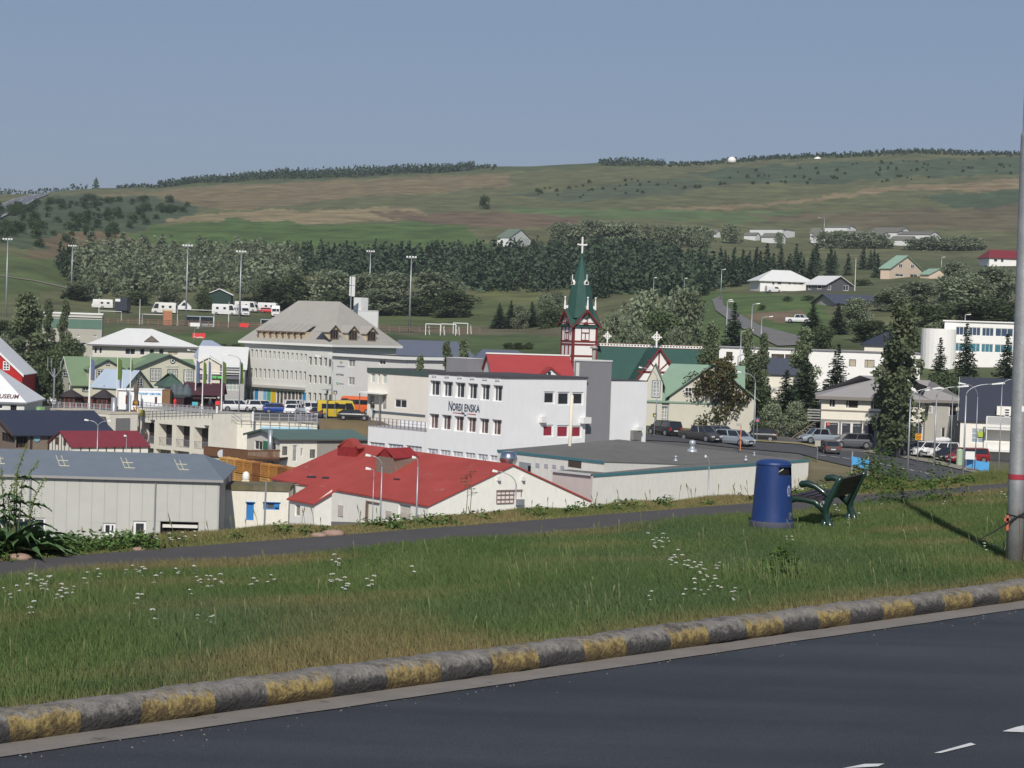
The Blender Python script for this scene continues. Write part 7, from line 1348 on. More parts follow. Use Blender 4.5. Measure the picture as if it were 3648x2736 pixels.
for(p,lab)in((K('c',1630,790),'left one with white net frame'),(K('c',1830,790),'middle one with green net'),(K('c',1990,775),'right one')):
 v=hit(p,400,520);q=MB()
 for x in(-1.6,1.6):q.tube([(x,0,0),(x,0,2.4),(x+.6,1.2,2.0),(x+.8,1.8,0)],.1,5)
 q.tube([(-1.6,0,2.4),(1.6,0,2.4)],.1,5);tag(q.build('football_goal',POLEW,loc=v),'upright goal in the goal store at the field end, '+lab,'goal','goals stored at the field end')
for(p0_,p1_,lab)in((K('b',230,545),K('b',595,625),'left one with red board'),(K('b',1212,585),K('b',1420,640),'right one beside the grey roof')):
 a=W((p0_[0],p1_[1]),452);c_=W((p1_[0],p0_[1]),452);r=empty('dugout',(a.x,a.y,ztf(a.x,a.y)),0,'low team dugout with pale blue roof at the pitch, '+lab,'dugout','dugouts');w_=c_.x-a.x;h=c_.z-r.location.z
 MB().box(0,0,h-.15,w_,1.8,h).build('roof',mat('pale_blue_roof',None),r);MB().box(0,1.7,0,w_,1.8,h-.15).build('back',mat('dugout_glass',sr(150,160,165),.3,.2),r)
 for x in(0,w_/2,w_-.1):MB().box(x,0,0,x+.1,1.7,h-.15).build('post',POLEW,r)
board('advert_board','white advertising board on the pitch fence','sign',K('b',285,628),K('b',412,688),446,WFRAME);board('advert_board','red advertising board on the pitch fence','sign',K('b',935,635),K('b',1052,682),446,RDS)
a=hit(K('a',1900,650),430,500);q=MB();pts=[W((U,0),447)for U in range(380,1760,18)]
pf=empty('pitch_fence',(0,0,0),0,'low rusty brown rail fence along the near side of the playing field','fence')
for z in(.35,.75,1.15):q=MB();q.tube([(p.x,p.y,ztf(p.x,p.y)+z)for p in pts],.07,4);q.build('rail',mat('rusty_brown',sr(128,105,92),.85,.2,2),pf)
q=MB()
for p in pts[::2]:z=ztf(p.x,p.y);q.box(p.x-.08,p.y-.05,z-.3,p.x+.08,p.y+.05,z+1.25)
q.build('posts',mat('rusty_brown',None),pf)
b=Bld('brick_hut','small orange brick hut standing in front of the long camper','hut',K('b',-65,475),452,12,(3,),K('b',50,478)[0],-2.6);b.walls(mat('orange_brick',sr(172,120,90),.85,.1,2));b.roof('flat',mat('hut_roof_tan',sr(200,175,140),.8,.1),0,.1,.4)
def lamp(label,base,top,head,D,th=.07,group='street lamps',name='street_lamp',hl=.55,double=False):
 b0=W(base,D);t0=W(top,D);h0=W(head,D);zg=min(b0.z,ztf(b0.x,b0.y));h=t0.z-zg;r=empty(name,(b0.x,b0.y,zg),0,label,'street lamp',group)
 dx=h0.x-b0.x;dz=h0.z-t0.z;q=MB();q.tube([(0,0,0),(0,0,h*.5),(0,0,h)],[th*1.3,th,th*.8],8);q.build('pole',STEEL,r,smooth=True)
 for sgn in((1,-1)if double else(1,)):
  x1=dx*sgn;q=MB();n=8;pts=[(x1*(1-math.cos(t)),0,h+dz*math.sin(t))for t in[math.pi/2*i/n for i in range(n+1)]];q.tube(pts,[th*.8]+[th*.6]*n,6);q.build('arm',STEEL,r,smooth=True)
  q=MB();s=1 if x1>0 else-1;q.M=Matrix.Translation((x1,0,h+dz))@Matrix.Rotation(-s*.12,4,'Y');x_=(0,s*hl)
  q.add([(x_[0],-.07,-.05),(x_[0],.07,-.05),(x_[0],.07,.06),(x_[0],-.07,.06),(x_[1],-.13,-.06),(x_[1],.13,-.06),(x_[1]*.95,.1,.1),(x_[1]*.95,-.1,.1)],[(0,1,2,3),(4,7,6,5),(0,4,5,1),(1,5,6,2),(2,6,7,3),(3,7,4,0)]);q.build('lamp_head',mat('lamp_head',(.72,.72,.70),.4,.03),r)
 return r
O_=lambda x,y:K('o',x,y)
lamp('tall lamp at the near street edge, left of three, arm to the right',O_(675,1280),O_(735,260),O_(1000,128),188,.085,hl=.75)
lamp('tall lamp at the near street edge, middle of three',O_(1013,1360),O_(1047,230),O_(1330,105),185,.085,hl=1.05)
lamp('tall lamp at the near street edge, right of three, with large white head',O_(1400,1380),O_(1462,215),O_(1780,70),182,.085,hl=1.2)
lamp('thin lamp behind the white cars with arm to the left',O_(1235,1110),O_(1262,260),O_(1150,125),214,.05,hl=.5);lamp('thin lamp by the blue boards with arm to the left',O_(1565,1050),O_(1590,230),O_(1440,70),212,.05,hl=.8)
lamp('thin lamp near the round lettered post at the right edge',O_(1865,1400),O_(1900,110),O_(2050,5),178,.055)
lamp('thin lamp beside the yellow speed sign',O_(815,790),O_(838,240),O_(900,150),216,.05)
lamp('lamp under the rowan tree with arm to the left',K('j',1055,1659),K('j',1070,1150),K('j',890,1020),226,.07,hl=.5);lamp('lamp before the green gabled house with arm to the left',K('i',1605,1300),K('i',1618,640),K('i',1430,480),228,.06,hl=.4)
lamp('slender lamp rising from the verge grass before the white cold store',K('l',1005,1330),K('l',1020,960),K('l',985,835),120,.045,hl=.12);lamp('curved lamp before the grid window of the white gable',K('y',1537,520),K('y',1542,240),K('y',1425,148),128,.05,hl=.35)
lamp('lamp before the red roof with long arm, middle one',K('f',1318,1750),K('f',1325,1330),K('f',1185,1195),128,.05,hl=.35);lamp('lamp before the red roof, right one with round head',K('f',1790,1750),K('f',1808,1330),K('f',1775,1220),128,.06,hl=.25)
lamp('short lamp before the red roof, leftmost, with flat head',K('f',1215,1700),K('f',1203,1400),K('f',1185,1370),130,.03,hl=.35)
lamp('twin armed lamp in front of the dark red hut roof',K('d',1275,1190),K('d',1275,815),K('d',1165,730),190,.06,double=True,hl=.4);lamp('short globe lamp in front of the dark red hut roof',K('d',1655,1205),K('d',1658,960),K('d',1662,935),192,.035,hl=.25)
lamp('lamp with long arm before the logo wing',K('c',300,1700),K('c',308,1160),K('c',160,1070),284,.09,hl=.8);lamp('lamp above the shop with arm to the left',K('b',930,1640),K('b',935,1130),K('b',790,1050),280,.08,hl=.8);lamp('lamp above the restaurant gable with arm to the left',K('b',380,1250),K('b',375,1040),K('b',290,990),300,.07,hl=.5)
lamp('lamp standing behind the red banner',K('b',335,920),K('b',345,740),K('b',380,695),400,.07,hl=.3)
for(x,y0,y1,lab,D)in((1578,700,625,'left of two above the church trees',420),(1980,715,635,'right of two above the church trees',425)):lamp('far lamp '+lab,K('h',x,y0+60),K('h',x,y1+10),K('h',x+12,y1),D,.07,hl=.5)
for(x,y0,y1,hx,lab,D)in((695,400,100,720,'by the lane, left',350),(1018,560,150,1080,'on the green slope',345),(1150,500,320,1250,'in front of the dirt track',330),(885,560,500,990,'behind the poplar top',300)):lamp('grey lamp '+lab,K('j',x,y0),K('j',x,y1),K('j',hx,y1-30),D,.08,hl=.7)
for(x,y0,y1,hx,lab,D)in((840,238,150,812,'on the hill among the white sheds',900),(132,650,505,142,'beside the lane bend',520),(1645,480,420,1652,'above the mint garage',640),(1808,840,815,1816,'above the blue windowed block',380),(172,890,725,186,'near the lone spruce',380)):lamp('small far lamp '+lab,K('q',x,y0),K('q',x,y1),K('q',hx,y1-3),D,.12,hl=.9)
lamp('lamp in front of the dark bush by the church',K('g',1748,370),K('g',1748,280),K('g',1762,262),300,.05,hl=.3);lamp('lamp over the red ridge behind the flat roof',K('g',1280,345),K('g',1283,290),K('g',1262,248),300,.05,hl=.3);lamp('curved lamp left over the red ridge',K('g',1190,345),K('g',1188,320),K('g',1125,270),298,.05,hl=.4)
for(x,y0,y1,lab)in((608,480,325,'left of the yellow minibus'),(1720,700,378,'by the board fence')):
 a=W(K('f',x,y0),281);t_=W(K('f',x,y1),281);zg=ztf(a.x,a.y);q=MB();h=t_.z-zg;r=empty('plaza_lamp',(a.x,a.y,zg),0,'mushroom shaped plaza lamp '+lab,'lamp','plaza lamps');q.tube([(0,0,0),(0,0,h-.1)],.07,8);q.build('pole',STEEL,r);q=MB();q.lathe([(.9,h-.05),(.85,h),(.05,h+.12)],16);q.lathe([(.14,h-.6),(.16,h-.05)],8);q.build('lamp_shade',mat('lamp_shade_grey',sr(140,142,148),.5,.04),r)
for i,(x,yt,yb,D)in enumerate(((12,519,708,470),(154,533,636,560),(401,533,707,452),(517,546,700,452),(797,545,668,555),(884,558,718,448))):
 b0=W(P_(x,yb),D);t0=W(P_(x+(yb-yt)*.033,yt),D);zg=min(b0.z,ztf(b0.x,b0.y));h=t0.z-zg
 r=empty('floodlight_mast',(b0.x,b0.y,zg),0,'tall grey floodlight mast of the playing field, %s'%('at the left edge','second from the left, behind the trees','third from the left, by the long camper','fourth, in front of the motorhomes','fifth, rising behind the lift house','sixth, at the right end of the pitch')[i],'floodlight','floodlight masts');q=MB();q.tube([(0,0,0),(0,0,h*.5),(0,0,h)],[.26,.2,.1],10);q.build('mast',STEEL,r,smooth=True)
 q=MB();q.box(-1.1,-.06,h-.05,1.1,.06,h+.08);q.build('crossbar',STEEL,r)
 for x_ in(-.95,-.3,.35,.95):MB().box(x_-.22,-.28,h+.1,x_+.2,.05,h+.48).build('floodlight',mat('lamp_head',None),r)
FG,FB=mat('flag_green',sr(92,112,55),.8,.15,2),mat('flag_blue',sr(95,105,135),.8,.15,2)
for(kk,x,yt,yb,fl,w_,D,lab)in(('a',1195,1070,1660,FB,55,278,'left of the plaza with hanging blue flag'),('a',1180,1240,1659,None,0,279,'bare one directly left of the blue flag'),('a',1550,1065,1590,FG,60,282,'with green flag above the booth annex'),('a',1725,1080,1650,FG,25,280,'with narrow green flag at the ticket booth'),('b',368,1095,1490,FB,50,292,'blue flag by the restaurant gable corner'),('b',462,1110,1659,FG,45,281,'tall with green flag left of the shop lettering'),('b',528,1100,1450,FB,35,294,'blue flag before the shop porch'),('b',570,1090,1460,None,0,294,'bare one at the shop porch'),('b',715,1105,1659,FG,50,280,'green flag right of the shop lettering'),('b',945,1110,1659,FG,42,281,'green flag at the corner of the mansard building'),('b',230,1240,1500,None,0,296,'bare one before the restaurant window'),('b',798,360,705,None,0,450,'bare one before the motorhomes'),('b',1418,440,560,None,0,455,'bare one before the overcab motorhome'),('a',1305,305,490,None,0,450,'bare one before the silver caravan'),('a',1842,325,660,None,0,450,'bare one right of the dark trailer'),('a',1608,1320,1480,FB,-30,290,'short with blue pennant behind the booth'),('q',1058,425,575,None,0,556,'beside the grey bungalow on the hill')):
 t0=W(K(kk,x,yt),D);b0=W(K(kk,x-(yb-yt)*.033,yb),D);zg=min(b0.z,max(ztf(b0.x,b0.y),b0.z-3));h=t0.z-zg;r=empty('flagpole',(b0.x,b0.y,zg),0,'white flagpole, '+lab,'flagpole','flagpoles');q=MB();q.tube([(0,0,0),(0,0,h)],[.11,.05],8);q.lathe([(.04,h),(.09,h+.08),(.02,h+.15)],6);q.build('pole',POLEW,r)
 if fl:
  s=CR[kk][2]*D/F;fw2=w_*s;fh=270*.27125*D/F*(.55 if abs(w_)<30 else 1);n=8;vs=[]
  for j in range(n+1):
   for i in range(5):k=i/4;vs.append((fw2*k+.02*math.copysign(1,fw2),.18*math.sin(k*5+j*.5)*k,h-.3-fh*j/n-(fh*.10*k)+.06*math.sin(j*1.3+k*4)))
  q=MB();q.add(vs,[(j*5+i,j*5+i+1,(j+1)*5+i+1,(j+1)*5+i)for j in range(n)for i in range(4)]);q.build('flag',fl,r,smooth=True)
RG=mat('rail_grey',None)
def railing(label,pa,Da,pb,Db,h,n,bars=0,name='railing'):
 a=W(pa,Da);c_=W(pb,Db);r=empty(name,a,0,label,'railing');d=c_-a
 for i in range(n+1):v=d*(i/n);MB().box(v.x-.045,v.y-.045,v.z-.3,v.x+.045,v.y+.045,v.z+h).build('post',RG,r)
 for z in(.12,h*.55,h-.03):q=MB();q.tube([Vector((0,0,z)),d+Vector((0,0,z))],.035,5);q.build('rail',RG,r)
 if bars:
  q=MB()
  for i in range(bars):v=d*((i+.5)/bars);q.box(v.x-.018,v.y-.018,v.z+.1,v.x+.018,v.y+.018,v.z+h)
  q.build('bars',RG,r)
railing('grey railing above the gallery building',K('e',160,385),282.6,K('e',1125,462),272.6,.95,18,60);railing('grey railing before the parked cars',K('e',1130,545),275.4,K('f',478,762),275.8,1.15,11);railing('grey railing in front of the pavilions',K('d',690,600),278,K('d',1475,640),268,1.25,10,40)
railing('grey railing gate left of the black limousine',K('f',185,740),276.2,K('f',478,762),276.2,1.35,4,12)
for(kk,x,y,lab)in(('e',990,440,'left'),('e',1190,470,'middle'),('e',1662,540,'right')):
 v=W(K(kk,x,y),274.8);q=MB();q.lathe([(.16,-.2),(.16,1.15),(.02,1.2)],10);tag(q.build('bollard',POLEW,loc=v),'white bollard on the plaza edge, %s of three'%lab,'bollard','plaza bollards')
def sign(label,c_,wpx,D,m,base,shape='square',inner=None,text=None,scale=1.649):
 v=W(c_,D);w_=wpx*D/F;zg=W((c_[0],base),D).z;r=empty('road_sign',(v.x,v.y,zg),0,label,'road sign');h=v.z-zg;q=MB();q.tube([(0,.05,0),(0,.05,h+w_/2)],.035,8);q.build('post',STEEL,r);q=MB();q.box(-w_/2,-.02,h-w_/2,w_/2,.02,h+w_/2);q.build('plate',m,r)
 if inner=='triangle':q=MB();q.add([(-w_*.34,-.03,h-w_*.3),(w_*.34,-.03,h-w_*.3),(0,-.03,h+w_*.34)],[(0,1,2)]);q.build('symbol',mat('sign_symbol_yellow',sr(215,195,70)if 'yellow' in label else sr(225,120,70),.5,.03),r)if 'yellow' in label else q.build('symbol',mat('sign_symbol_orange',sr(225,120,70),.5,.03),r)
 if inner=='ring':
  q=MB()
  for i in range(20):t0,t1=2*math.pi*i/20,2*math.pi*(i+1)/20;q.quad(*[(rr*w_*math.cos(t),-.03,h+rr*w_*math.sin(t))for rr,t in((.44,t0),(.44,t1),(.34,t1),(.34,t0))])
  q.build('ring',mat('sign_ring',sr(120,60,30),.5,.03),r);textmesh('30',mat('sign_ring',None),r,Matrix.Translation((-w_*.22,-.03,h-w_*.16)),w_*.44,w_*.32,bold=.02)
 return r
SB=mat('sign_blue',sr(60,80,120),.5,.04);SY=mat('sign_amber',sr(228,160,40),.5,.04)
sign('amber 30 speed sign beside the lot',O_(818,760),22,208,SY,O_(0,1080)[1],inner='ring');sign('blue crossing sign with yellow triangle before the black off-road car',K('l',305,292),14,222,SB,K('l',0,565)[1],inner='triangle');sign('blue sign with orange triangle on the lamp under the rowan',K('l',1655,355),17,225,SB,K('l',0,640)[1],inner='triangle');sign('blue sign with yellow triangle at the plaza above the orange van',K('f',717,362),13,280,SB,K('f',0,640)[1],inner='triangle')
sign('pale traffic sign seen from behind at the street edge',K('m',418,1215),20,205,mat('sign_back',sr(170,165,155),.6,.05),K('m',0,1430)[1])
r=board('name_board','narrow pale street name board on an orange post','sign',K('l',1378,402),K('l',1446,436),214,mat('sign_back',None),legs=False);MB().box(.45,.03,-2.6,.55,.12,-.01).build('leg',mat('orange_post',sr(205,120,80),.6,.05),r)
SKB=mat('sky_blue_board',sr(85,160,215),.5,.05)
for(kk,pts,D,lab)in(('m',((862,1385),(1092,1430),(1085,1560),(865,1500)),(176,175.4),'left one, in the curve of the street'),('o',((1432,1045),(1570,1070),(1562,1180),(1430,1150)),(206,205.4),'middle one, before the red car'),('o',((1572,1072),(1750,1100),(1740,1230),(1565,1182)),(205,204.3),'right one, before the red car')):
 a,b_,c_,d_=[W(K(kk,*p),D[0]if i in(0,3)else D[1])for i,p in enumerate(pts)];r=empty('roadside_board',d_,0,'sky blue panel on short legs, '+lab,'barrier','sky blue roadside panels');q=MB();o_=Vector((0,.12,0));V4=[a-d_,b_-d_,c_-d_,Vector((0,0,0))];q.add(V4+[v+o_ for v in V4],[(0,1,2,3),(7,6,5,4),(0,4,5,1),(1,5,6,2),(2,6,7,3),(3,7,4,0)]);q.build('panel',SKB,r)
 for f_ in(.03,.97):v=(c_-d_)*f_;MB().box(v.x-.05,v.y+.13,v.z-1.2,v.x+.05,v.y+.2,v.z+1.2).build('leg',STEEL,r)
board('white_board','white board standing behind the sky blue panels','sign',O_(1435,955),O_(1560,1055),205,WFRAME)
v=hit(O_(1355,1130),170,260);q=MB();q.lathe([(.35,0),(.35,1.6),(.2,1.75)],12);tag(q.build('waste_bin',mat('bin_pale_green',sr(165,185,160),.6,.05),loc=v),'pale green waste bin beside the red car','waste bin')
v=W(O_(1873,1440),45);q=MB();q.box(-.11,-.1,-.1,.11,.1,.3);tag(q.build('marker_block',mat('marker_white',sr(200,205,215),.6,.05),loc=v),'small white marker block in the grass near the lamp post','marker')
v=W(K('c',960,560),470);
r=empty('cable_post',W(K('A',1012,1425),150),0,'thin grey post in front of the cream workshop window','post');q=MB();q.tube([(0,0,-2),(.05,0,570*.1808*150/F)],.07,8);q.build('pole',STEEL,r)
v=W(K('a',705,1640),290);q=MB();q.tube([(0,0,0),(0,0,4.6)],.14,8)
for(x,z)in((-1.0,6.2),(-.45,5.9),(.9,5.7)):q.tube([(0,0,3.2),(x,0,4.4),(x,0,z)],.07,6)
tag(q.build('branching_pole',STEEL,loc=v),'grey steel pole branching into three arms above the white van','pole')
def person(label,p,D,hgt,top,leg,skin=(.45,.28,.2),turn=0,stride=.18):
 v=W(p,D);r=empty('person',(v.x,v.y,v.z),turn,label,'person');s=hgt/1.75
 J=[((0,0,.95),.15),((0,0,1.15),.15),((0,0,1.38),.17),((0,0,1.5),.07),((0,0,1.62),.11),((0,0,1.73),.08),((.1,0,.9),.10),((.11,stride,.48),.075),((.11,stride*.9,.06),.05),((.11,stride*.9-.14,.03),.045),((-.1,0,.9),.10),((-.11,-stride*.6,.48),.075),((-.11,-stride,.06),.05),((-.11,-stride-.14,.03),.045),((.21,0,1.36),.07),((.27,.05,1.08),.055),((.26,-.05,.85),.04),((-.21,0,1.36),.07),((-.27,-.05,1.08),.055),((-.26,-.12,.85),.04)]
 E=[(0,1),(1,2),(2,3),(3,4),(4,5),(0,6),(6,7),(7,8),(8,9),(0,10),(10,11),(11,12),(12,13),(2,14),(14,15),(15,16),(2,17),(17,18),(18,19)]
 me=bpy.data.meshes.new('body');me.from_pydata([tuple(c*s for c in j[0])for j in J],E,[]);o=bpy.data.objects.new('body',me);COL.objects.link(o)
 m=o.modifiers.new('skin','SKIN');sub=o.modifiers.new('sub','SUBSURF');sub.levels=1
 for i,j in enumerate(J):me.skin_vertices[0].data[i].radius=(j[1]*s,j[1]*s)
 me.skin_vertices[0].data[0].use_root=True
 dg=bpy.context.evaluated_depsgraph_get();m2=bpy.data.meshes.new_from_object(o.evaluated_get(dg));bpy.data.objects.remove(o)
 for c_,n_ in((top,'top'),(leg,'leg'),(skin,'skin'),((.05,.03,.02),'hair')):m2.materials.append(mat('cloth_%s_%d'%(n_,len(MATS)),c_,.9,.05))
 for pl in m2.polygons:z=pl.center.z/s;pl.material_index=1 if z<.92 else 0 if z<1.52 else(3 if z>1.68 or pl.center.y>.04 and z>1.58 else 2);pl.use_smooth=True
 link('body',m2,r);return r
person('person in a dark coat and light blue trousers walking by the white entrance',K('f',1205,655),279,1.85,(.03,.03,.035),(.22,.30,.38),turn=.6)
person('person leaning at the left gallery opening in dark clothes',K('e',252,850),281.5,1.7,(.10,.05,.05),(.04,.04,.05),turn=.2,stride=.05)
person('small seated looking dark figure before the cafe opening',K('e',1100,405),284,1.65,(.05,.05,.07),(.04,.04,.05),turn=.3,stride=.05)
v=_g0(K('s',545,1178));R_=Vector((v.x,v.y,.03));bn=empty('waste_bin',R_,math.radians(-4),'tall blue plastic waste bin with dark grey foot beside the bench','waste bin')
BB=mat('bin_blue_plastic',(.013,.038,.145),.38,.10,6,bump=.25,bscale=120,spec=.45,dirt=((.05,.08,.2),.72,9));BF_=mat('bin_foot',sr(72,74,86),.7,.12,6,dirt=((.05,.045,.04),.62,5))
H_=1.085;q=MB();n=56
prof=[(.318,.155),(.314,.17),(.304,.35),(.291,.55),(.277,.75),(.267,.90),(.262,.985),(.260,1.0),(.256,1.022),(.244,1.045),(.215,1.062),(.16,1.075),(.08,1.083),(.004,H_)]
sa0,sa1=math.radians(-80),math.radians(-12);zs0,zs1=.865,.985
ring=[(.262+(1.0-z)*.055,z)for z in(.155,.35,.55,.75,.865,.92,.985,1.0)]
ring[0]=(.318,.155)
vs=[(r*math.cos(2*math.pi*k/n),r*math.sin(2*math.pi*k/n),z)for r,z in ring for k in range(n)];fs=[]
for i in range(len(ring)-1):
 for k in range(n):
  t=(2*math.pi*(k+.5)/n+math.pi)%(2*math.pi)-math.pi
  if sa0<t<sa1 and ring[i][1]>=zs0-.001 and ring[i+1][1]<=zs1+.001:continue
  fs.append((i*n+k,i*n+(k+1)%n,(i+1)*n+(k+1)%n,(i+1)*n+k))
q.add(vs,fs);q.build('shell',BB,bn,smooth=True)
q=MB();q.lathe([(.262,1.0),(.268,1.004),(.266,1.02),(.255,1.045),(.228,1.066),(.16,1.082),(.08,1.09),(.003,1.093)],n);q.build('lid',BB,bn,smooth=True)
q=MB();q.lathe([(.245,.80),(.235,.99)],n,cap=False);q.lathe([(.24,.80),(.002,.80)],n,cap=False);q.build('liner',mat('bin_inside',(.01,.01,.012),.8,0),bn)
q=MB();q.lathe([(.30,0),(.326,.01),(.334,.04),(.332,.14),(.324,.16),(.31,.163)],n);q.build('foot',BF_,bn,smooth=True)
def on_bin(t,z,o=.006):r=.262+(1.0-z)*.055+o;return Vector((r*math.cos(t),r*math.sin(t),z))
def patch(t0,t1,z0,z1,m,name,o=.006,nn=8,oval=False):
 q=MB()
 if oval:
  tc,zc=(t0+t1)/2,(z0+z1)/2;pts=[on_bin(tc+(t1-t0)/2*math.cos(a),zc+(z1-z0)/2*math.sin(a),o)for a in[2*math.pi*i/28 for i in range(28)]];c_=on_bin(tc,zc,o)
  q.add(pts+[c_],[(i,(i+1)%28,28)for i in range(28)])
 else:
  for i in range(nn):a,b_=t0+(t1-t0)*i/nn,t0+(t1-t0)*(i+1)/nn;q.quad(on_bin(a,z0,o),on_bin(b_,z0,o),on_bin(b_,z1,o),on_bin(a,z1,o))
 return q.build(name,m,bn)
ST=mat('sticker_grey',sr(158,163,185),.5,.06,20);SM=mat('sticker_mark',sr(60,70,95),.5,.1,20)
tc=math.radians(-38)
s_=patch(tc-.14,tc+.16,.545,.715,ST,'sticker',.005,oval=True)
for(a,b_,z0,z1)in((-.07,-.035,.59,.675),(-.035,.07,.66,.675),(.05,.085,.59,.66),(-.01,.015,.585,.645),(-.07,.085,.58,.592)):o=patch(tc+a,tc+b_,z0,z1,SM,'mark',.008,3);o.parent=s_
s_=patch(tc-.06,tc+.24,.20,.31,mat('lock_plate',sr(88,92,108),.5,.15,30),'lock_plate',.010,oval=False);q=MB();q.lathe([(.03,0),(.035,.02)],12);c_=on_bin(tc+.06,.27,.012);q.v=[(c_.x+v_[2]*.8,c_.y-v_[2]*.6+v_[0]*.5,c_.z+v_[1])for v_ in q.v];q.build('lock',mat('lock_steel',sr(150,152,158),.35,.1,metal=.6),bn)
q=MB();a=math.radians(-79);q.add([on_bin(a,.90,-.018),on_bin(a+.05,.90,-.02),on_bin(a+.05,.975,-.02),on_bin(a,.975,-.018)],[(0,1,2,3)]);q.add([on_bin(a,.90,-.02),on_bin(a+.36,.945,-.025),on_bin(a+.42,.965,-.025),on_bin(a+.36,.962,-.025),on_bin(a+.1,.925,-.022)],[(0,1,2,3,4)]);q.build('paper_litter',mat('paper_white',(.6,.6,.58),.8,.1,9),bn)
v=_g0(K('s',1275,1155));bx,by=v.x,v.y;fwd=math.radians(157)
BG_=mat('bench_green_enamel',(.012,.035,.026),.32,.10,8,spec=.5,coat=.3);BS=mat('bench_slat',(.038,.022,.024),.5,.2,4,bump=.3,bscale=60)
bench=empty('park_bench',(bx,by,.02),fwd,'park bench with dark green cast frames and brown slats, seen from its end','bench')
def frame(y0):
 q=MB();t=.045
 def ln(pts,rs):q.tube([(x,y0,z)for x,z in pts],[r*1.28 for r in rs],12)
 ln([(-.02,-.05),(-.02,.08),(.03,.22),(.04,.34),(.0,.44),(-.06,.56),(-.15,.76),(-.20,.84)],[.055,.048,.042,.05,.05,.042,.036,.022])
 ln([(.05,.30),(.20,.42),(.36,.445),(.50,.455),(.60,.43),(.64,.415)],[.045,.04,.035,.04,.045,.03])
 ln([(-.02,.50),(.08,.58),(.20,.66),(.33,.70),(.42,.685),(.45,.66)],[.035,.032,.036,.042,.042,.03])
 ln([(.06,-.05),(.05,.06),(.02,.2)],[.06,.05,.03]);ln([(-.09,-.05),(-.05,.05),(0,.2)],[.05,.045,.03])
 o=q.build('frame',BG_,bench,smooth=True)
 for v_ in o.data.vertices:pass
 return o
BL=1.6
f1=frame(0.0);f2=frame(-BL)
for i in range(4):x0=.08+i*.125;z=.455+.008*i;q=MB();q.box(x0,-BL-.03,z,x0+.105,.03,z+.03);q.build('slat',BS,bench)
for i in range(3):
 k=i/2;x0=-.075-.10*k;z0=.56+.21*k-.06;q=MB();q.M=Matrix.Translation((x0+.045,0,z0))@Matrix.Rotation(-.43,4,'Y');q.box(-.012,-BL-.03,-.015,.016,.03,.09);q.build('slat',BS,bench)
q=MB();c_=(.10,.355)
for i in range(18):t0,t1=3.6+4.4*i/18-1.2,3.6+4.4*(i+1)/18-1.2;q.quad(*[(c_[0]-.04+r*math.cos(t),.052,c_[1]+.045+r*math.sin(t))for r,t in((.045,t0),(.045,t1),(.036,t1),(.036,t0))])
q.tube([(c_[0]-.05,.052,c_[1]+.05),(c_[0]-.03,.052,c_[1]+.085),(c_[0]-.06,.052,c_[1]+.08)],.006,4);q.build('emblem',mat('emblem_white',(.55,.58,.56),.6,.1,20),bench)
v=_g0((3612,2035));post=empty('lamp_post',(v.x,v.y,0),0,'thick grey steel lamp post with red tape band at the right edge','lamp post')
PS=mat('post_galvanised',(.36,.37,.37),.5,.18,4,metal=.5,bump=.2,bscale=40,dirt=((.16,.14,.12),.62,2.2));lean=.006
zj=(2035-480)*v.y/F
q=MB();zz=[(-.2,.113),(1.2,.110),(3.6,.106),(zj-.03,.102),(zj,.104),(zj+.02,.085),(9.0,.06)];q.tube([(-lean*z,0,z)for z,r in zz],[r for z,r in zz],28);q.build('pole',PS,post,smooth=True)
px=F/v.y;hz_=lambda V:(2035-V)/px
for(V0,V1,m,nm)in((1706,1687,mat('red_tape',(.34,.04,.06),.6,.1,12),'tape_band'),):
 q=MB();q.tube([(-lean*hz_(V0),0,hz_(V0)),(-lean*hz_(V1),0,hz_(V1))],.1135,28,cap=False);q.build(nm,m,post,smooth=True)
def on_post(t,z,r=.112):return(-lean*z+r*math.sin(t),-r*math.cos(t),z)
q=MB()
for i in range(5):t0,t1=.0+i*.14,.14+i*.14;q.quad(on_post(t0,hz_(1463)),on_post(t1,hz_(1463)),on_post(t1,hz_(1443)),on_post(t0,hz_(1443)))
q.build('sticker',WFRAME,post)
q=MB()
for i in range(14):z0,z1=hz_(1810+i*15),hz_(1810+(i+1)*15);t0=.08+i*.03;w_=.05+.02*(i%3);q.quad(on_post(t0,z1,.1125),on_post(t0+w_*1.6,z1,.1125),on_post(t0+w_*1.6,z0,.1125),on_post(t0,z0,.1125))
q.build('rust_streak',mat('rust',(.16,.065,.035),.9,.3,20),post)
RB_=mat('rope_black',(.02,.02,.022),.8,.1)
q=MB();z_=hz_(1836)
q.tube([(-lean*z_+.118*math.sin(2*math.pi*i/16),-.118*math.cos(2*math.pi*i/16),z_-.02*math.sin(2*math.pi*i/16))for i in range(17)],.008,6,cap=False)
a=W(K('t',1265,998),v.y-.3)-Vector((v.x,v.y,0));b_=W(K('t',1700,745),v.y-.13)-Vector((v.x,v.y,0));c_=W(K('t',1900,640),v.y-.1)-Vector((v.x,v.y,0));q.tube([a,a.lerp(b_,.5)+Vector((0,0,-.02)),b_,c_],[.005,.009,.014,.012],6);q.build('rope',RB_,post)
q=MB();a=W(K('t',1625,790),v.y-.13)-Vector((v.x,v.y,0));q.box(a.x-.02,a.y-.02,a.z-.1,a.x+.015,a.y,a.z+.1);q.box(a.x-.05,a.y-.02,a.z+.02,a.x+.03,a.y-.005,a.z+.06);q.build('orange_tag',mat('orange_tag',(.45,.12,.07),.6,.1),post)
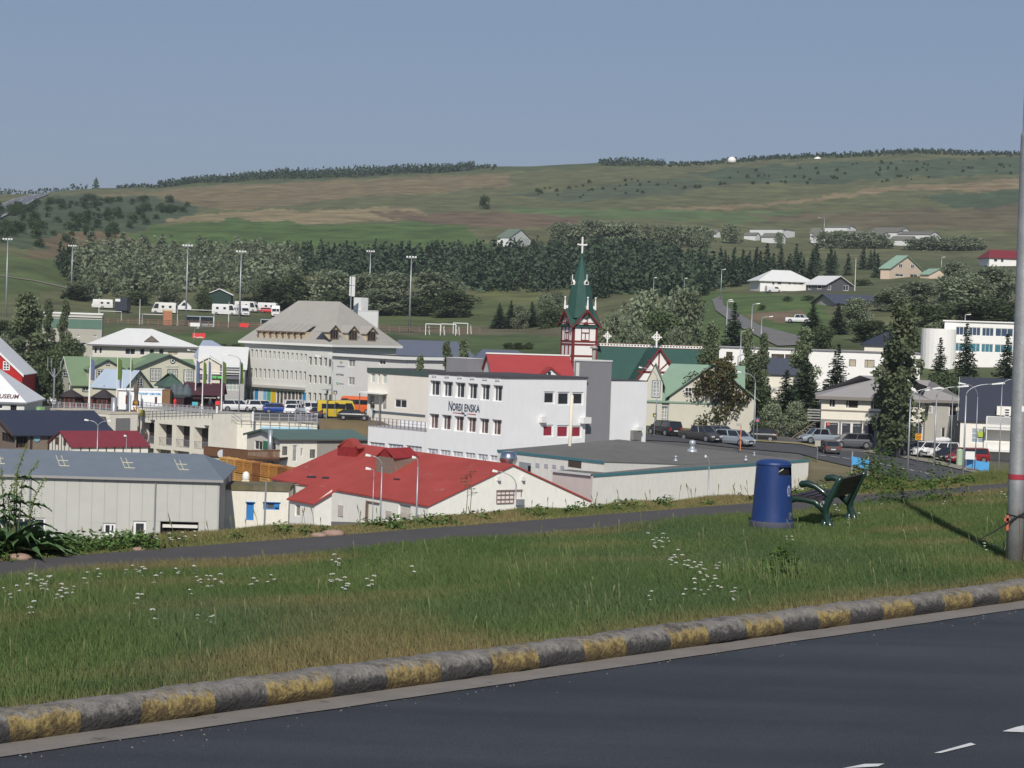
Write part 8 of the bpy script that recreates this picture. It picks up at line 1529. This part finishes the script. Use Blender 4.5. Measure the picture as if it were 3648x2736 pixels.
def grassmat(name,trans=.25):
 m=bpy.data.materials.new(name);m.use_nodes=True;n=m.node_tree;N=n.nodes;Lk=n.links;N.remove(N['Principled BSDF']);at=N.new('ShaderNodeAttribute');at.attribute_name='gcol'
 d=N.new('ShaderNodeBsdfDiffuse');t=N.new('ShaderNodeBsdfTranslucent');ms=N.new('ShaderNodeMixShader');ms.inputs[0].default_value=trans
 Lk.new(at.outputs['Color'],d.inputs[0]);Lk.new(at.outputs['Color'],t.inputs[0]);Lk.new(d.outputs[0],ms.inputs[1]);Lk.new(t.outputs[0],ms.inputs[2]);Lk.new(ms.outputs[0],N['Material Output'].inputs['Surface']);return m
GM_=grassmat('grass_blades')
def blades(name,X,Y,Z,h,wd,col,label,cat,lean_=.45,wind=(-.15,.05)):
 n=len(X);th=rng.uniform(0,6.28,n);dx,dy=np.cos(th),np.sin(th);a2=rng.uniform(0,6.28,n);l=np.abs(rng.normal(0,lean_,n))*h
 lx=np.cos(a2)*l+wind[0]*h;ly=np.sin(a2)*l+wind[1]*h
 B0=np.stack([X-dx*wd/2,Y-dy*wd/2,Z-.01],-1);B1=np.stack([X+dx*wd/2,Y+dy*wd/2,Z-.01],-1)
 M0=np.stack([X-dx*wd*.35+lx*.35,Y-dy*wd*.35+ly*.35,Z+h*.6],-1);M1=np.stack([X+dx*wd*.35+lx*.35,Y+dy*wd*.35+ly*.35,Z+h*.6],-1);T_=np.stack([X+lx,Y+ly,Z+h*.95],-1)
 V=np.stack([B0,B1,M1,M0,T_],1).reshape(-1,3);b=np.arange(n)[:,None]*5
 f=np.concatenate([b+[0,1,2],b+[0,2,3],b+[3,2,4]],1).reshape(-1,3);c4=np.concatenate([col,np.ones((n,1))],1);c5=np.repeat(c4,5,0)
 me=npmesh(name,V,f,[GM_],{'gcol':('POINT','FLOAT_COLOR',c5)});return tag(link(name,me),label,cat,kind='stuff')
GREEN=np.array([.088,.148,.052]);GREEN2=np.array([.130,.182,.066]);BLUEG=np.array([.074,.130,.072]);DRY=np.array([.25,.205,.10]);STRAW=np.array([.30,.26,.15])
def in_view(s,t,pad=.5):
 x=A0.x+KD.x*s+KN.x*t;y=A0.y+KD.y*s+KN.y*t;return(np.abs(x)<y*(1824/F)*1.10+pad)&(y>9)
def scatter(n,s0,s1,tf0,tf1,w8=None):
 s=rng.uniform(s0,s1,n);u=rng.uniform(0,1,n);t=tf0(s)+(tf1(s)-tf0(s))*u;k=in_view(s,t);
 if w8 is not None:k&=rng.uniform(0,1,n)<w8(s,t)
 s,t=s[k],t[k];return s,t,A0.x+KD.x*s+KN.x*t,A0.y+KD.y*s+KN.y*t
s,t,X,Y=scatter(620000,-4,36,lambda s:.22+0*s,lambda s:tnear(s)+.12+.05*vn(s,s*0,4))
Z=zt(X,Y);long=np.clip(vn(s,t,.55)*.5+.55,0.1,1.2);dryv=vn(s*.6,t*1.7,.8,5);kerbd=np.clip(1-(t-.2)/(.75+.3*vn(s,s*0,.7,3)),0,1)
dry=np.clip(dryv*.8-.12+.15*(s<6),0,.8)+kerbd*1.1+rng.normal(0,.12,len(s));dry=np.clip(dry*(1-.0*s),0,1)[:,None]
gm_=np.clip(vn(s,t,1.1,8)*.5+.5+rng.normal(0,.2,len(s)),0,1)[:,None];bl_=np.clip(vn(s,t,.45,2)*.8,0,1)[:,None]
col=GREEN*(1-gm_)+GREEN2*gm_;col=col*(1-.6*bl_)+BLUEG*.6*bl_;col=col*(1-dry)+DRY*dry;col*=rng.uniform(.75,1.25,(len(s),1))
h=(.055+.085*long*rng.uniform(.6,1.3,len(s)))*(1-.35*kerbd);trod=np.exp(-(((s-15)/1.2)**2+((t-7.0)/.8)**2));h*=1-.5*trod
blades('verge_grass',X,Y,Z,h,rng.uniform(.004,.009,len(s)),col,'thick mixed green and dry grass covering the verge between kerb and footpath','grass')
s,t,X,Y=scatter(330000,-4,48,lambda s:tfar(s)+.0,lambda s:tfar(s)+2.4,)
Z=zt(X,Y);d_=(t-tfar(s));bush=np.clip(vn(s,t,.8,1)*.6+.5,0,1.3);dryv=np.clip(vn(s,t,.7,6)*.9-.05,0,.8)+np.clip(1-d_*3,0,1)*.4+np.clip((s-3)/30,0,.3);dry=np.clip(dryv+rng.normal(0,.15,len(s)),0,.9)[:,None];gm_=rng.uniform(0,1,(len(s),1))
col=(GREEN2*1.15*(1-gm_)+np.array([.10,.145,.035])*gm_)*(1-dry)+DRY*1.1*dry;col*=rng.uniform(.75,1.25,(len(s),1))
h=np.clip(d_*1.2,.25,1)*(.05+.13*bush*rng.uniform(.5,1.3,len(s)));blades('bank_grass',X,Y,Z,h,rng.uniform(.006,.014,len(s)),col,'rough tall grass on the bank edge beyond the footpath','grass')
def broad(name,cs,label,cat,size=(.02,.05),per=110,R=.35,Hh=.27,col=(.115,.185,.06)):
 P=[];
 for(s,t,k)in cs:
  x,y=st2xy(s,t);z=ztf(x,y);n=int(per*k);q=rng.normal(size=(n,3));q[:,:2]*=R*.5*k;q[:,2]=np.abs(rng.uniform(0,1,n))*Hh*k*np.exp(-(q[:,0]**2+q[:,1]**2)/(R*k)**2);P.append(q+[x,y,z+.02])
 C=np.concatenate(P);n=len(C);nrm=rng.normal(size=(n,3))*.6;nrm[:,2]=np.abs(nrm[:,2])+.6;nrm/=np.linalg.norm(nrm,axis=1)[:,None];a=np.cross(nrm,rng.normal(size=(n,3)));a/=np.linalg.norm(a,axis=1)[:,None];b=np.cross(nrm,a);sz=rng.uniform(*size,n)[:,None];a*=sz;b*=sz*.45
 V=np.stack([C-a,C-a*.2-b,C+a,C-a*.2+b],1).reshape(-1,3);f=np.arange(n*4).reshape(n,4);c_=np.array(col)*rng.uniform(.55,1.35,(n,1));c4=np.repeat(np.concatenate([c_,np.ones((n,1))],1),4,0)
 return tag(link(name,npmesh(name,V,f,[GM_],{'gcol':('POINT','FLOAT_COLOR',c4)})),label,cat,kind='stuff')
cs=[(random.uniform(2.2,7.5),0,random.uniform(.6,1.15))for _ in range(95)];cs=[(s,tfar(s)+random.uniform(.2,.9),k*.8)for s,_,k in cs]+[(s,tfar(s)+random.uniform(.3,1.1),random.uniform(.3,.6))for s in[random.uniform(7,30)for _ in range(85)]]
broad('broadleaf_weeds',cs,'leafy green weeds crowding the far edge of the footpath','weeds')
def stalks(name,n,s0,s1,tf0,tf1,hh,label,col=STRAW,w_=.004,head=True,pts=None):
 V=[];Fc=[];C=[]
 for i in range(n):
  if pts:s,t=pts[i]
  else:s=random.uniform(s0,s1);t=tf0(s)+(tf1(s)-tf0(s))*random.random()
  x,y=st2xy(s,t);z=ztf(x,y);h=random.uniform(*hh);lx,ly=random.gauss(-.10,.12)*h,random.gauss(0,.12)*h;b=len(V);c_=tuple(np.array(col)*random.uniform(.7,1.2))+(1,)
  V+=[(x-w_,y,z),(x+w_,y,z),(x+lx*.5+w_*.7,y+ly*.5,z+h*.6),(x+lx*.5-w_*.7,y+ly*.5,z+h*.6),(x+lx*.9+w_*(2.0 if head else .5),y+ly*.9,z+h*.85),(x+lx*.9-w_*(2.0 if head else .5),y+ly*.9,z+h*.85),(x+lx,y+ly,z+h)]
  Fc+=[(b,b+1,b+2),(b,b+2,b+3),(b+3,b+2,b+4),(b+3,b+4,b+5),(b+5,b+4,b+6)];C+=[c_]*7
 tag(link(name,npmesh(name,np.array(V),np.array(Fc),[GM_],{'gcol':('POINT','FLOAT_COLOR',np.array(C))})),label,'grass',kind='stuff')
stalks('seed_stalks',420,-3,34,lambda s:.6,lambda s:tnear(s),(.14,.28),'thin straw coloured seed stalks standing above the verge grass',col=np.array([.19,.20,.10]))
clump=[(s0+random.gauss(0,.42),t0+random.gauss(0,.30))for s0,t0,n in[(11.5,2.2,70),(7.5,1.1,24),(9.2,3.8,30),(3.2,4.5,24),(13.5,1.6,40),(10.5,4.6,24),(5.0,.9,14),(15.5,2.4,26)]for _ in range(n)]
stalks('grass_tussocks',len(clump),0,0,None,None,(.14,.34),'pale tussocks of tall seeding grass on the verge',pts=clump,col=np.array([.15,.19,.08]),w_=.003)
stalks('bank_stalks',260,-3,45,lambda s:tfar(s)+.3,lambda s:tfar(s)+2.6,(.15,.38),'tall dry stalks on the bank edge beyond the path',col=np.array([.20,.19,.09]))
YW=mat('yarrow_white',(.44,.44,.40),.9,.1,20);YS=mat('yarrow_stem',(.07,.11,.04),.9,.1)
ym=[]
for k2 in range(5):
 g=random.Random(k2+5);q=MB();st_=MB();H=.20;st_.tube([(0,0,0),(.01,.0,H*.6),(.0,.01,H)],[.004,.0035,.003],4);nh=g.choice([1,2,3,3])
 for i in range(nh):
  cx_,cy_=(0,0)if i==0 else(g.uniform(-.09,.09),g.uniform(-.06,.06));cz=H-(0 if i==0 else g.uniform(.03,.12));st_.tube([(0,0,cz-.09),(cx_,cy_,cz)],.0025,3)
  R_=g.uniform(.018,.030)
  for j in range(26):
   a=g.uniform(0,6.28);rr=R_*math.sqrt(g.random());x,y=cx_+rr*math.cos(a),cy_+rr*math.sin(a);z=cz+.010*(1-(rr/R_)**2);e=.006;q.add([(x-e,y-e,z),(x+e,y-e,z),(x+e,y+e,z),(x-e,y+e,z),(x,y,z+.007)],[(0,1,4),(1,2,4),(2,3,4),(3,0,4),(3,2,1,0)])
 a=q.build('t',YW);b_=st_.build('t',YS);ym.append((a.data,b_.data));bpy.data.objects.remove(a);bpy.data.objects.remove(b_)
def yarrow(px_,py_,k=1.,grp='left'):
 v=_g0((px_,py_+55*k));s,t=xy2st(v.x,v.y)
 if t<.5:return
 if tnear(s)-.05<t<tfar(s)+.05:t=tnear(s)-.1-random.uniform(0,.3)
 x,y=st2xy(s,t);z=ztf(x,y);a,b_=random.choice(ym);lab=dict(left='white yarrow flower head in the verge grass below the grey shed',mid='white yarrow flower head in the middle of the verge',right='white yarrow flower head in the clump left of the blue bin',far='white yarrow flower head near the bench or the lamp post',bank='white yarrow flower head on the bank beyond the path')[grp]
 o=empty('yarrow_flower',(x,y,z),random.uniform(0,6.28),lab,'flower','yarrow, '+grp+' patch');sc_=random.uniform(.6,.95);o.scale=(sc_,sc_,sc_);link('flower_head',a,o);link('stem',b_,o)
UL=[(300,1010),(345,1015),(290,1050),(405,1050),(470,1040),(495,1030),(440,1100),(460,1135),(400,1075),(600,1115),(650,1140),(725,1100),(710,1170),(650,1200),(590,1205),(30,1095),(160,1120),(95,1200),(960,935),(965,985),(860,940),(1240,905),(1300,870),(1375,905),(1420,935),(1400,915),(1585,940),(1755,935),(1725,940),(1925,915),(1905,925),(1930,995),(2030,990),(2070,1010),(1970,1030),(2165,1005),(2110,1050),(2040,1105),(1530,1015),(1390,1230),(1345,1250),(330,1335),(1495,1445),(1940,1435),(2095,1440),(2070,1455),(1350,1215),(825,1040),(560,1215),(1860,1160)]
for p in UL:yarrow(*K('u',*p),1.,'left')
for p in[(5,600),(30,620),(140,575),(615,570),(600,615),(630,590),(620,435),(675,440),(640,415),(950,628),(935,645),(895,625),(1250,540),(690,645),(720,635)]:yarrow(*K('w',*p),1.,'mid')
for p in[(10,30),(60,35),(100,30),(125,40),(40,70),(95,70),(150,180),(185,150),(165,175),(225,200),(245,210),(280,235),(320,205),(310,240),(345,250),(405,220),(430,205),(360,300),(400,295),(335,335),(405,330),(280,340),(320,375),(375,350),(30,400),(15,415),(230,395),(500,400),(520,372)]:yarrow(*K('x',*p),.8,'right')
for p in[(1975,112),(2025,108),(2040,118),(2090,110),(2070,112),(820,50),(850,62)]:yarrow(*K('x',*p),.6,'far')
for p in[(1375,840),(1410,850),(1330,935),(1690,1000),(1990,795),(1560,1010)]:yarrow(*K('s',*p),.6,'far')
for p in[(1320,465),(1350,560),(1560,490),(1590,540),(1610,535),(950,600)]:yarrow(*K('t',*p),.5,'far')
for p in[(1625,605),(1660,610),(1705,625),(1615,650),(1740,690),(1700,690),(1720,640),(2085,610),(2130,650),(1650,600)]:
 v=_g0(K('u',p[0],p[1]+90));s,t=xy2st(v.x,v.y);t=tfar(s)+random.uniform(.3,.9);x,y=st2xy(s,t);a,b_=random.choice(ym);o=empty('yarrow_flower',(x,y,ztf(x,y)),random.uniform(0,6.28),'white yarrow flower head on the bank in front of the grey shed','flower','yarrow, shed patch');o.scale=(.8,)*3;link('flower_head',a,o);link('stem',b_,o)
for i in range(12):s=random.uniform(15,26);t=tfar(s)+random.uniform(.3,1.0);x,y=st2xy(s,t);a,b_=random.choice(ym);o=empty('yarrow_flower',(x,y,ztf(x,y)),random.uniform(0,6.28),'white yarrow flower head on the bank before the white cold store wall','flower','yarrow, wall patch');o.scale=(.8,)*3;link('flower_head',a,o);link('stem',b_,o)
LM=mat('dock_leaf',(.075,.135,.055),.55,.25,4,bump=.3,bscale=12,spec=.4);SMt=mat('dock_seed',(.12,.16,.05),.85,.3,12)
v=_g0(K('u',310,830));s,t=xy2st(v.x,v.y);t=tfar(s)+.45;dx_,dy_=st2xy(s,t);dock=empty('dock_plant',(dx_,dy_,ztf(dx_,dy_)),0,'huge dark green dock plant with seed stalks at the left edge of the path','plant');dock.scale=(.88,.88,.84)
def leaf(a,L_,wd,rise_,droop,x0=0,y0=0,z0=.0,name='leaf',par=None,m=LM):
 q=MB();n=9;vs=[]
 for i in range(n+1):
  k=i/n;r=L_*k;z=z0+rise_*math.sin(k*math.pi*.6)-droop*k*k;w_=wd*math.sin(min(1,k*1.15+.06)*math.pi)**.7*(1 if k>.12 else .35)*(1+.12*math.sin(i*2.6));cx_,cy_=x0+r*math.cos(a),y0+r*math.sin(a);nx2,ny2=-math.sin(a),math.cos(a)
  vs+=[(cx_-nx2*w_,cy_-ny2*w_,z+.25*w_+.015*math.sin(i*2.2)),(cx_,cy_,z-.02),(cx_+nx2*w_,cy_+ny2*w_,z+.25*w_+.015*math.cos(i*2.4))]
 q.add(vs,[(i*3+j,i*3+j+1,i*3+j+4,i*3+j+3)for i in range(n)for j in range(2)]);return q.build(name,m,par or dock,smooth=True)
g=random.Random(12)
for i in range(46):leaf(g.uniform(0,6.28),g.uniform(.40,.95),g.uniform(.07,.14),g.uniform(.18,.50),g.uniform(.05,.30),g.uniform(-.15,.15),g.uniform(-.15,.15),g.uniform(0,.10))
for i in range(16):leaf(g.uniform(2.6,3.9),g.uniform(.35,.75),g.uniform(.08,.13),g.uniform(.12,.4),g.uniform(.05,.2),-.75+g.uniform(-.3,.3),g.uniform(-.2,.25))
for(x1,h,ln_)in((.03,1.62,.12),(-.17,1.28,-.02),(-.38,1.0,-.08),(.28,1.15,.14),(.10,1.38,.22),(-.28,1.12,-.12),(.0,1.2,.02),(-.08,1.05,.05)):
 st_=MB();pts=[(x1*.2,0,0),(x1*.7,.02,h*.4),(x1,0,h*.75),(x1+ln_,0,h)];st_.tube(pts,[.014,.011,.007,.003],6);o=st_.build('stalk',mat('dock_stalk',(.09,.10,.04),.8,.2),dock);q=MB()
 for j in range(170):
  k=g.uniform(.45,1);P=[np.interp(k,[0,.4,.75,1],[p[a]for p in pts])for a in range(3)];sp=.055*(1.05-k)+.012;c_=Vector(P)+Vector((g.gauss(0,sp),g.gauss(0,sp),g.gauss(0,.02)));e=g.uniform(.007,.014);q.add([c_+Vector((-e,0,0)),c_+Vector((0,e,0)),c_+Vector((e,0,0)),c_+Vector((0,-e,0)),c_+Vector((0,0,e*1.4))],[(0,1,4),(1,2,4),(2,3,4),(3,0,4)])
 q.build('seed_head',SMt,o)
 for j in range(3):leaf(g.uniform(0,6.28),g.uniform(.18,.38),g.uniform(.03,.06),.05,.12,x1*g.uniform(.4,.9),0,h*g.uniform(.3,.75),par=dock)
def clumps(items):
 for(kk,x,y,k,lab)in items:
  v=_g0(K(kk,x,y));s,t=xy2st(v.x,v.y);t=max(t,tfar(s)+.2)if 'verge' not in lab else min(t,tnear(s)-.1);P=[];xx,yy=st2xy(s,t);z=ztf(xx,yy);n=int(420*k)
  q=rng.normal(size=(n,3))*[.22*k,.22*k,0];q[:,2]=rng.uniform(0,.62*k,n)*np.exp(-(q[:,0]**2+q[:,1]**2)/(.4*k)**2);a=rng.normal(size=(n,3))*[1,1,.5];a/=np.linalg.norm(a,axis=1)[:,None];b=np.cross(a,rng.normal(size=(n,3)));b/=np.linalg.norm(b,axis=1)[:,None];sz=rng.uniform(.02,.05,n)[:,None];V=np.stack([q-a*sz,q-b*sz*.4,q+a*sz,q+b*sz*.4],1).reshape(-1,3)
  c4=np.repeat(np.concatenate([np.array([.075,.125,.035])*rng.uniform(.6,1.4,(n,1)),np.ones((n,1))],1),4,0);r=empty('weed_clump',(xx,yy,z),0,lab,'plant');link('foliage',npmesh('foliage',V,np.arange(n*4).reshape(n,4),[GM_],{'gcol':('POINT','FLOAT_COLOR',c4)}),r)
clumps([('s',1960,600,1.5,'dark leafy weed clump on the bank right of the bench'),('s',1190,470,.9,'upright green weed clump seen above the bench arm rest'),('o',280,1440,1.5,'tall leafy weed clump on the bank below the blue panel'),('o',560,1330,1.0,'small bright weed clump on the bank near the left tall lamp'),('t',860,610,1.5,'bushy green weed clump at the verge edge of the path'),('t',340,620,.9,'blue green thistle clump at the verge edge of the path'),('o',150,1420,1.1,'weed clump with reddish tips on the bank'),('x',800,300,.7,'single tall leafy thistle in the verge grass')])
for(kk,x,y,lab)in(('z',265,1560,'left one before the grid window'),('z',445,1600,'right one before the grid window')):
 v=_g0(K(kk,x,y+120));s,t=xy2st(v.x,v.y);t=tfar(s)+.8;xx,yy=st2xy(s,t);q=MB();q.tube([(0,0,0),(.02,0,.4),(0,0,.72)],[.007,.005,.003],5)
 for i in range(7):a=i*.9;z_=.35+i*.055;q.tube([(0,0,z_),(.09*math.cos(a),.05*math.sin(a),z_+.05)],.003,3);q.lathe([(.001,0),(.035,.01),(.001,.014)],7);m_=len(q.v)-21;q.v[m_:]=[(p[0]+.09*math.cos(a),p[1]+.05*math.sin(a),p[2]+z_+.05)for p in q.v[m_:]]
 tag(q.build('angelica_stalk',mat('angelica',(.13,.13,.06),.9,.2),loc=(xx,yy,ztf(xx,yy))),'dried umbel stalk on the bank, '+lab,'plant')
SN=mat('path_stone',sr(150,125,112),.9,.15,6)
for(kk,x,y,sz,lab)in(('u',330,858,.12,'pinkish stone at the path edge under the dock plant'),('w',735,265,.13,'pale stone at the path edge in the middle of the picture'),('w',580,268,.09,'small brownish stone left of the pale path stone'),('u',1535,770,.07,'dark flat stone on the path edge below the garage opening')):
 v=_g0(K(kk,x,y));s,t=xy2st(v.x,v.y);t=tfar(s)+.10;xx,yy=st2xy(s,t);q=MB();q.lathe([(sz*.8,-.02),(sz,sz*.25),(sz*.7,sz*.55),(.01,sz*.65)],9);q.v=[(p[0]*1.3+.01*math.sin(p[1]*40),p[1]+.012*math.cos(p[0]*50),p[2])for p in q.v];tag(q.build('stone',SN,loc=(xx,yy,.02),smooth=True),lab,'stone')
hm=bpy.data.materials.new('haze_air');hm.use_nodes=True;hn=hm.node_tree;hn.nodes.remove(hn.nodes['Principled BSDF']);pv_=hn.nodes.new('ShaderNodeVolumePrincipled');pv_.inputs['Density'].default_value=.00012;pv_.inputs['Color'].default_value=(.82,.88,.97,1);pv_.inputs['Anisotropy'].default_value=.2
hn.links.new(pv_.outputs[0],hn.nodes['Material Output'].inputs['Volume'])
q=MB();q.box(-2600,-140,-30,4200,4100,215);q.build('haze',hm,kind='stuff')
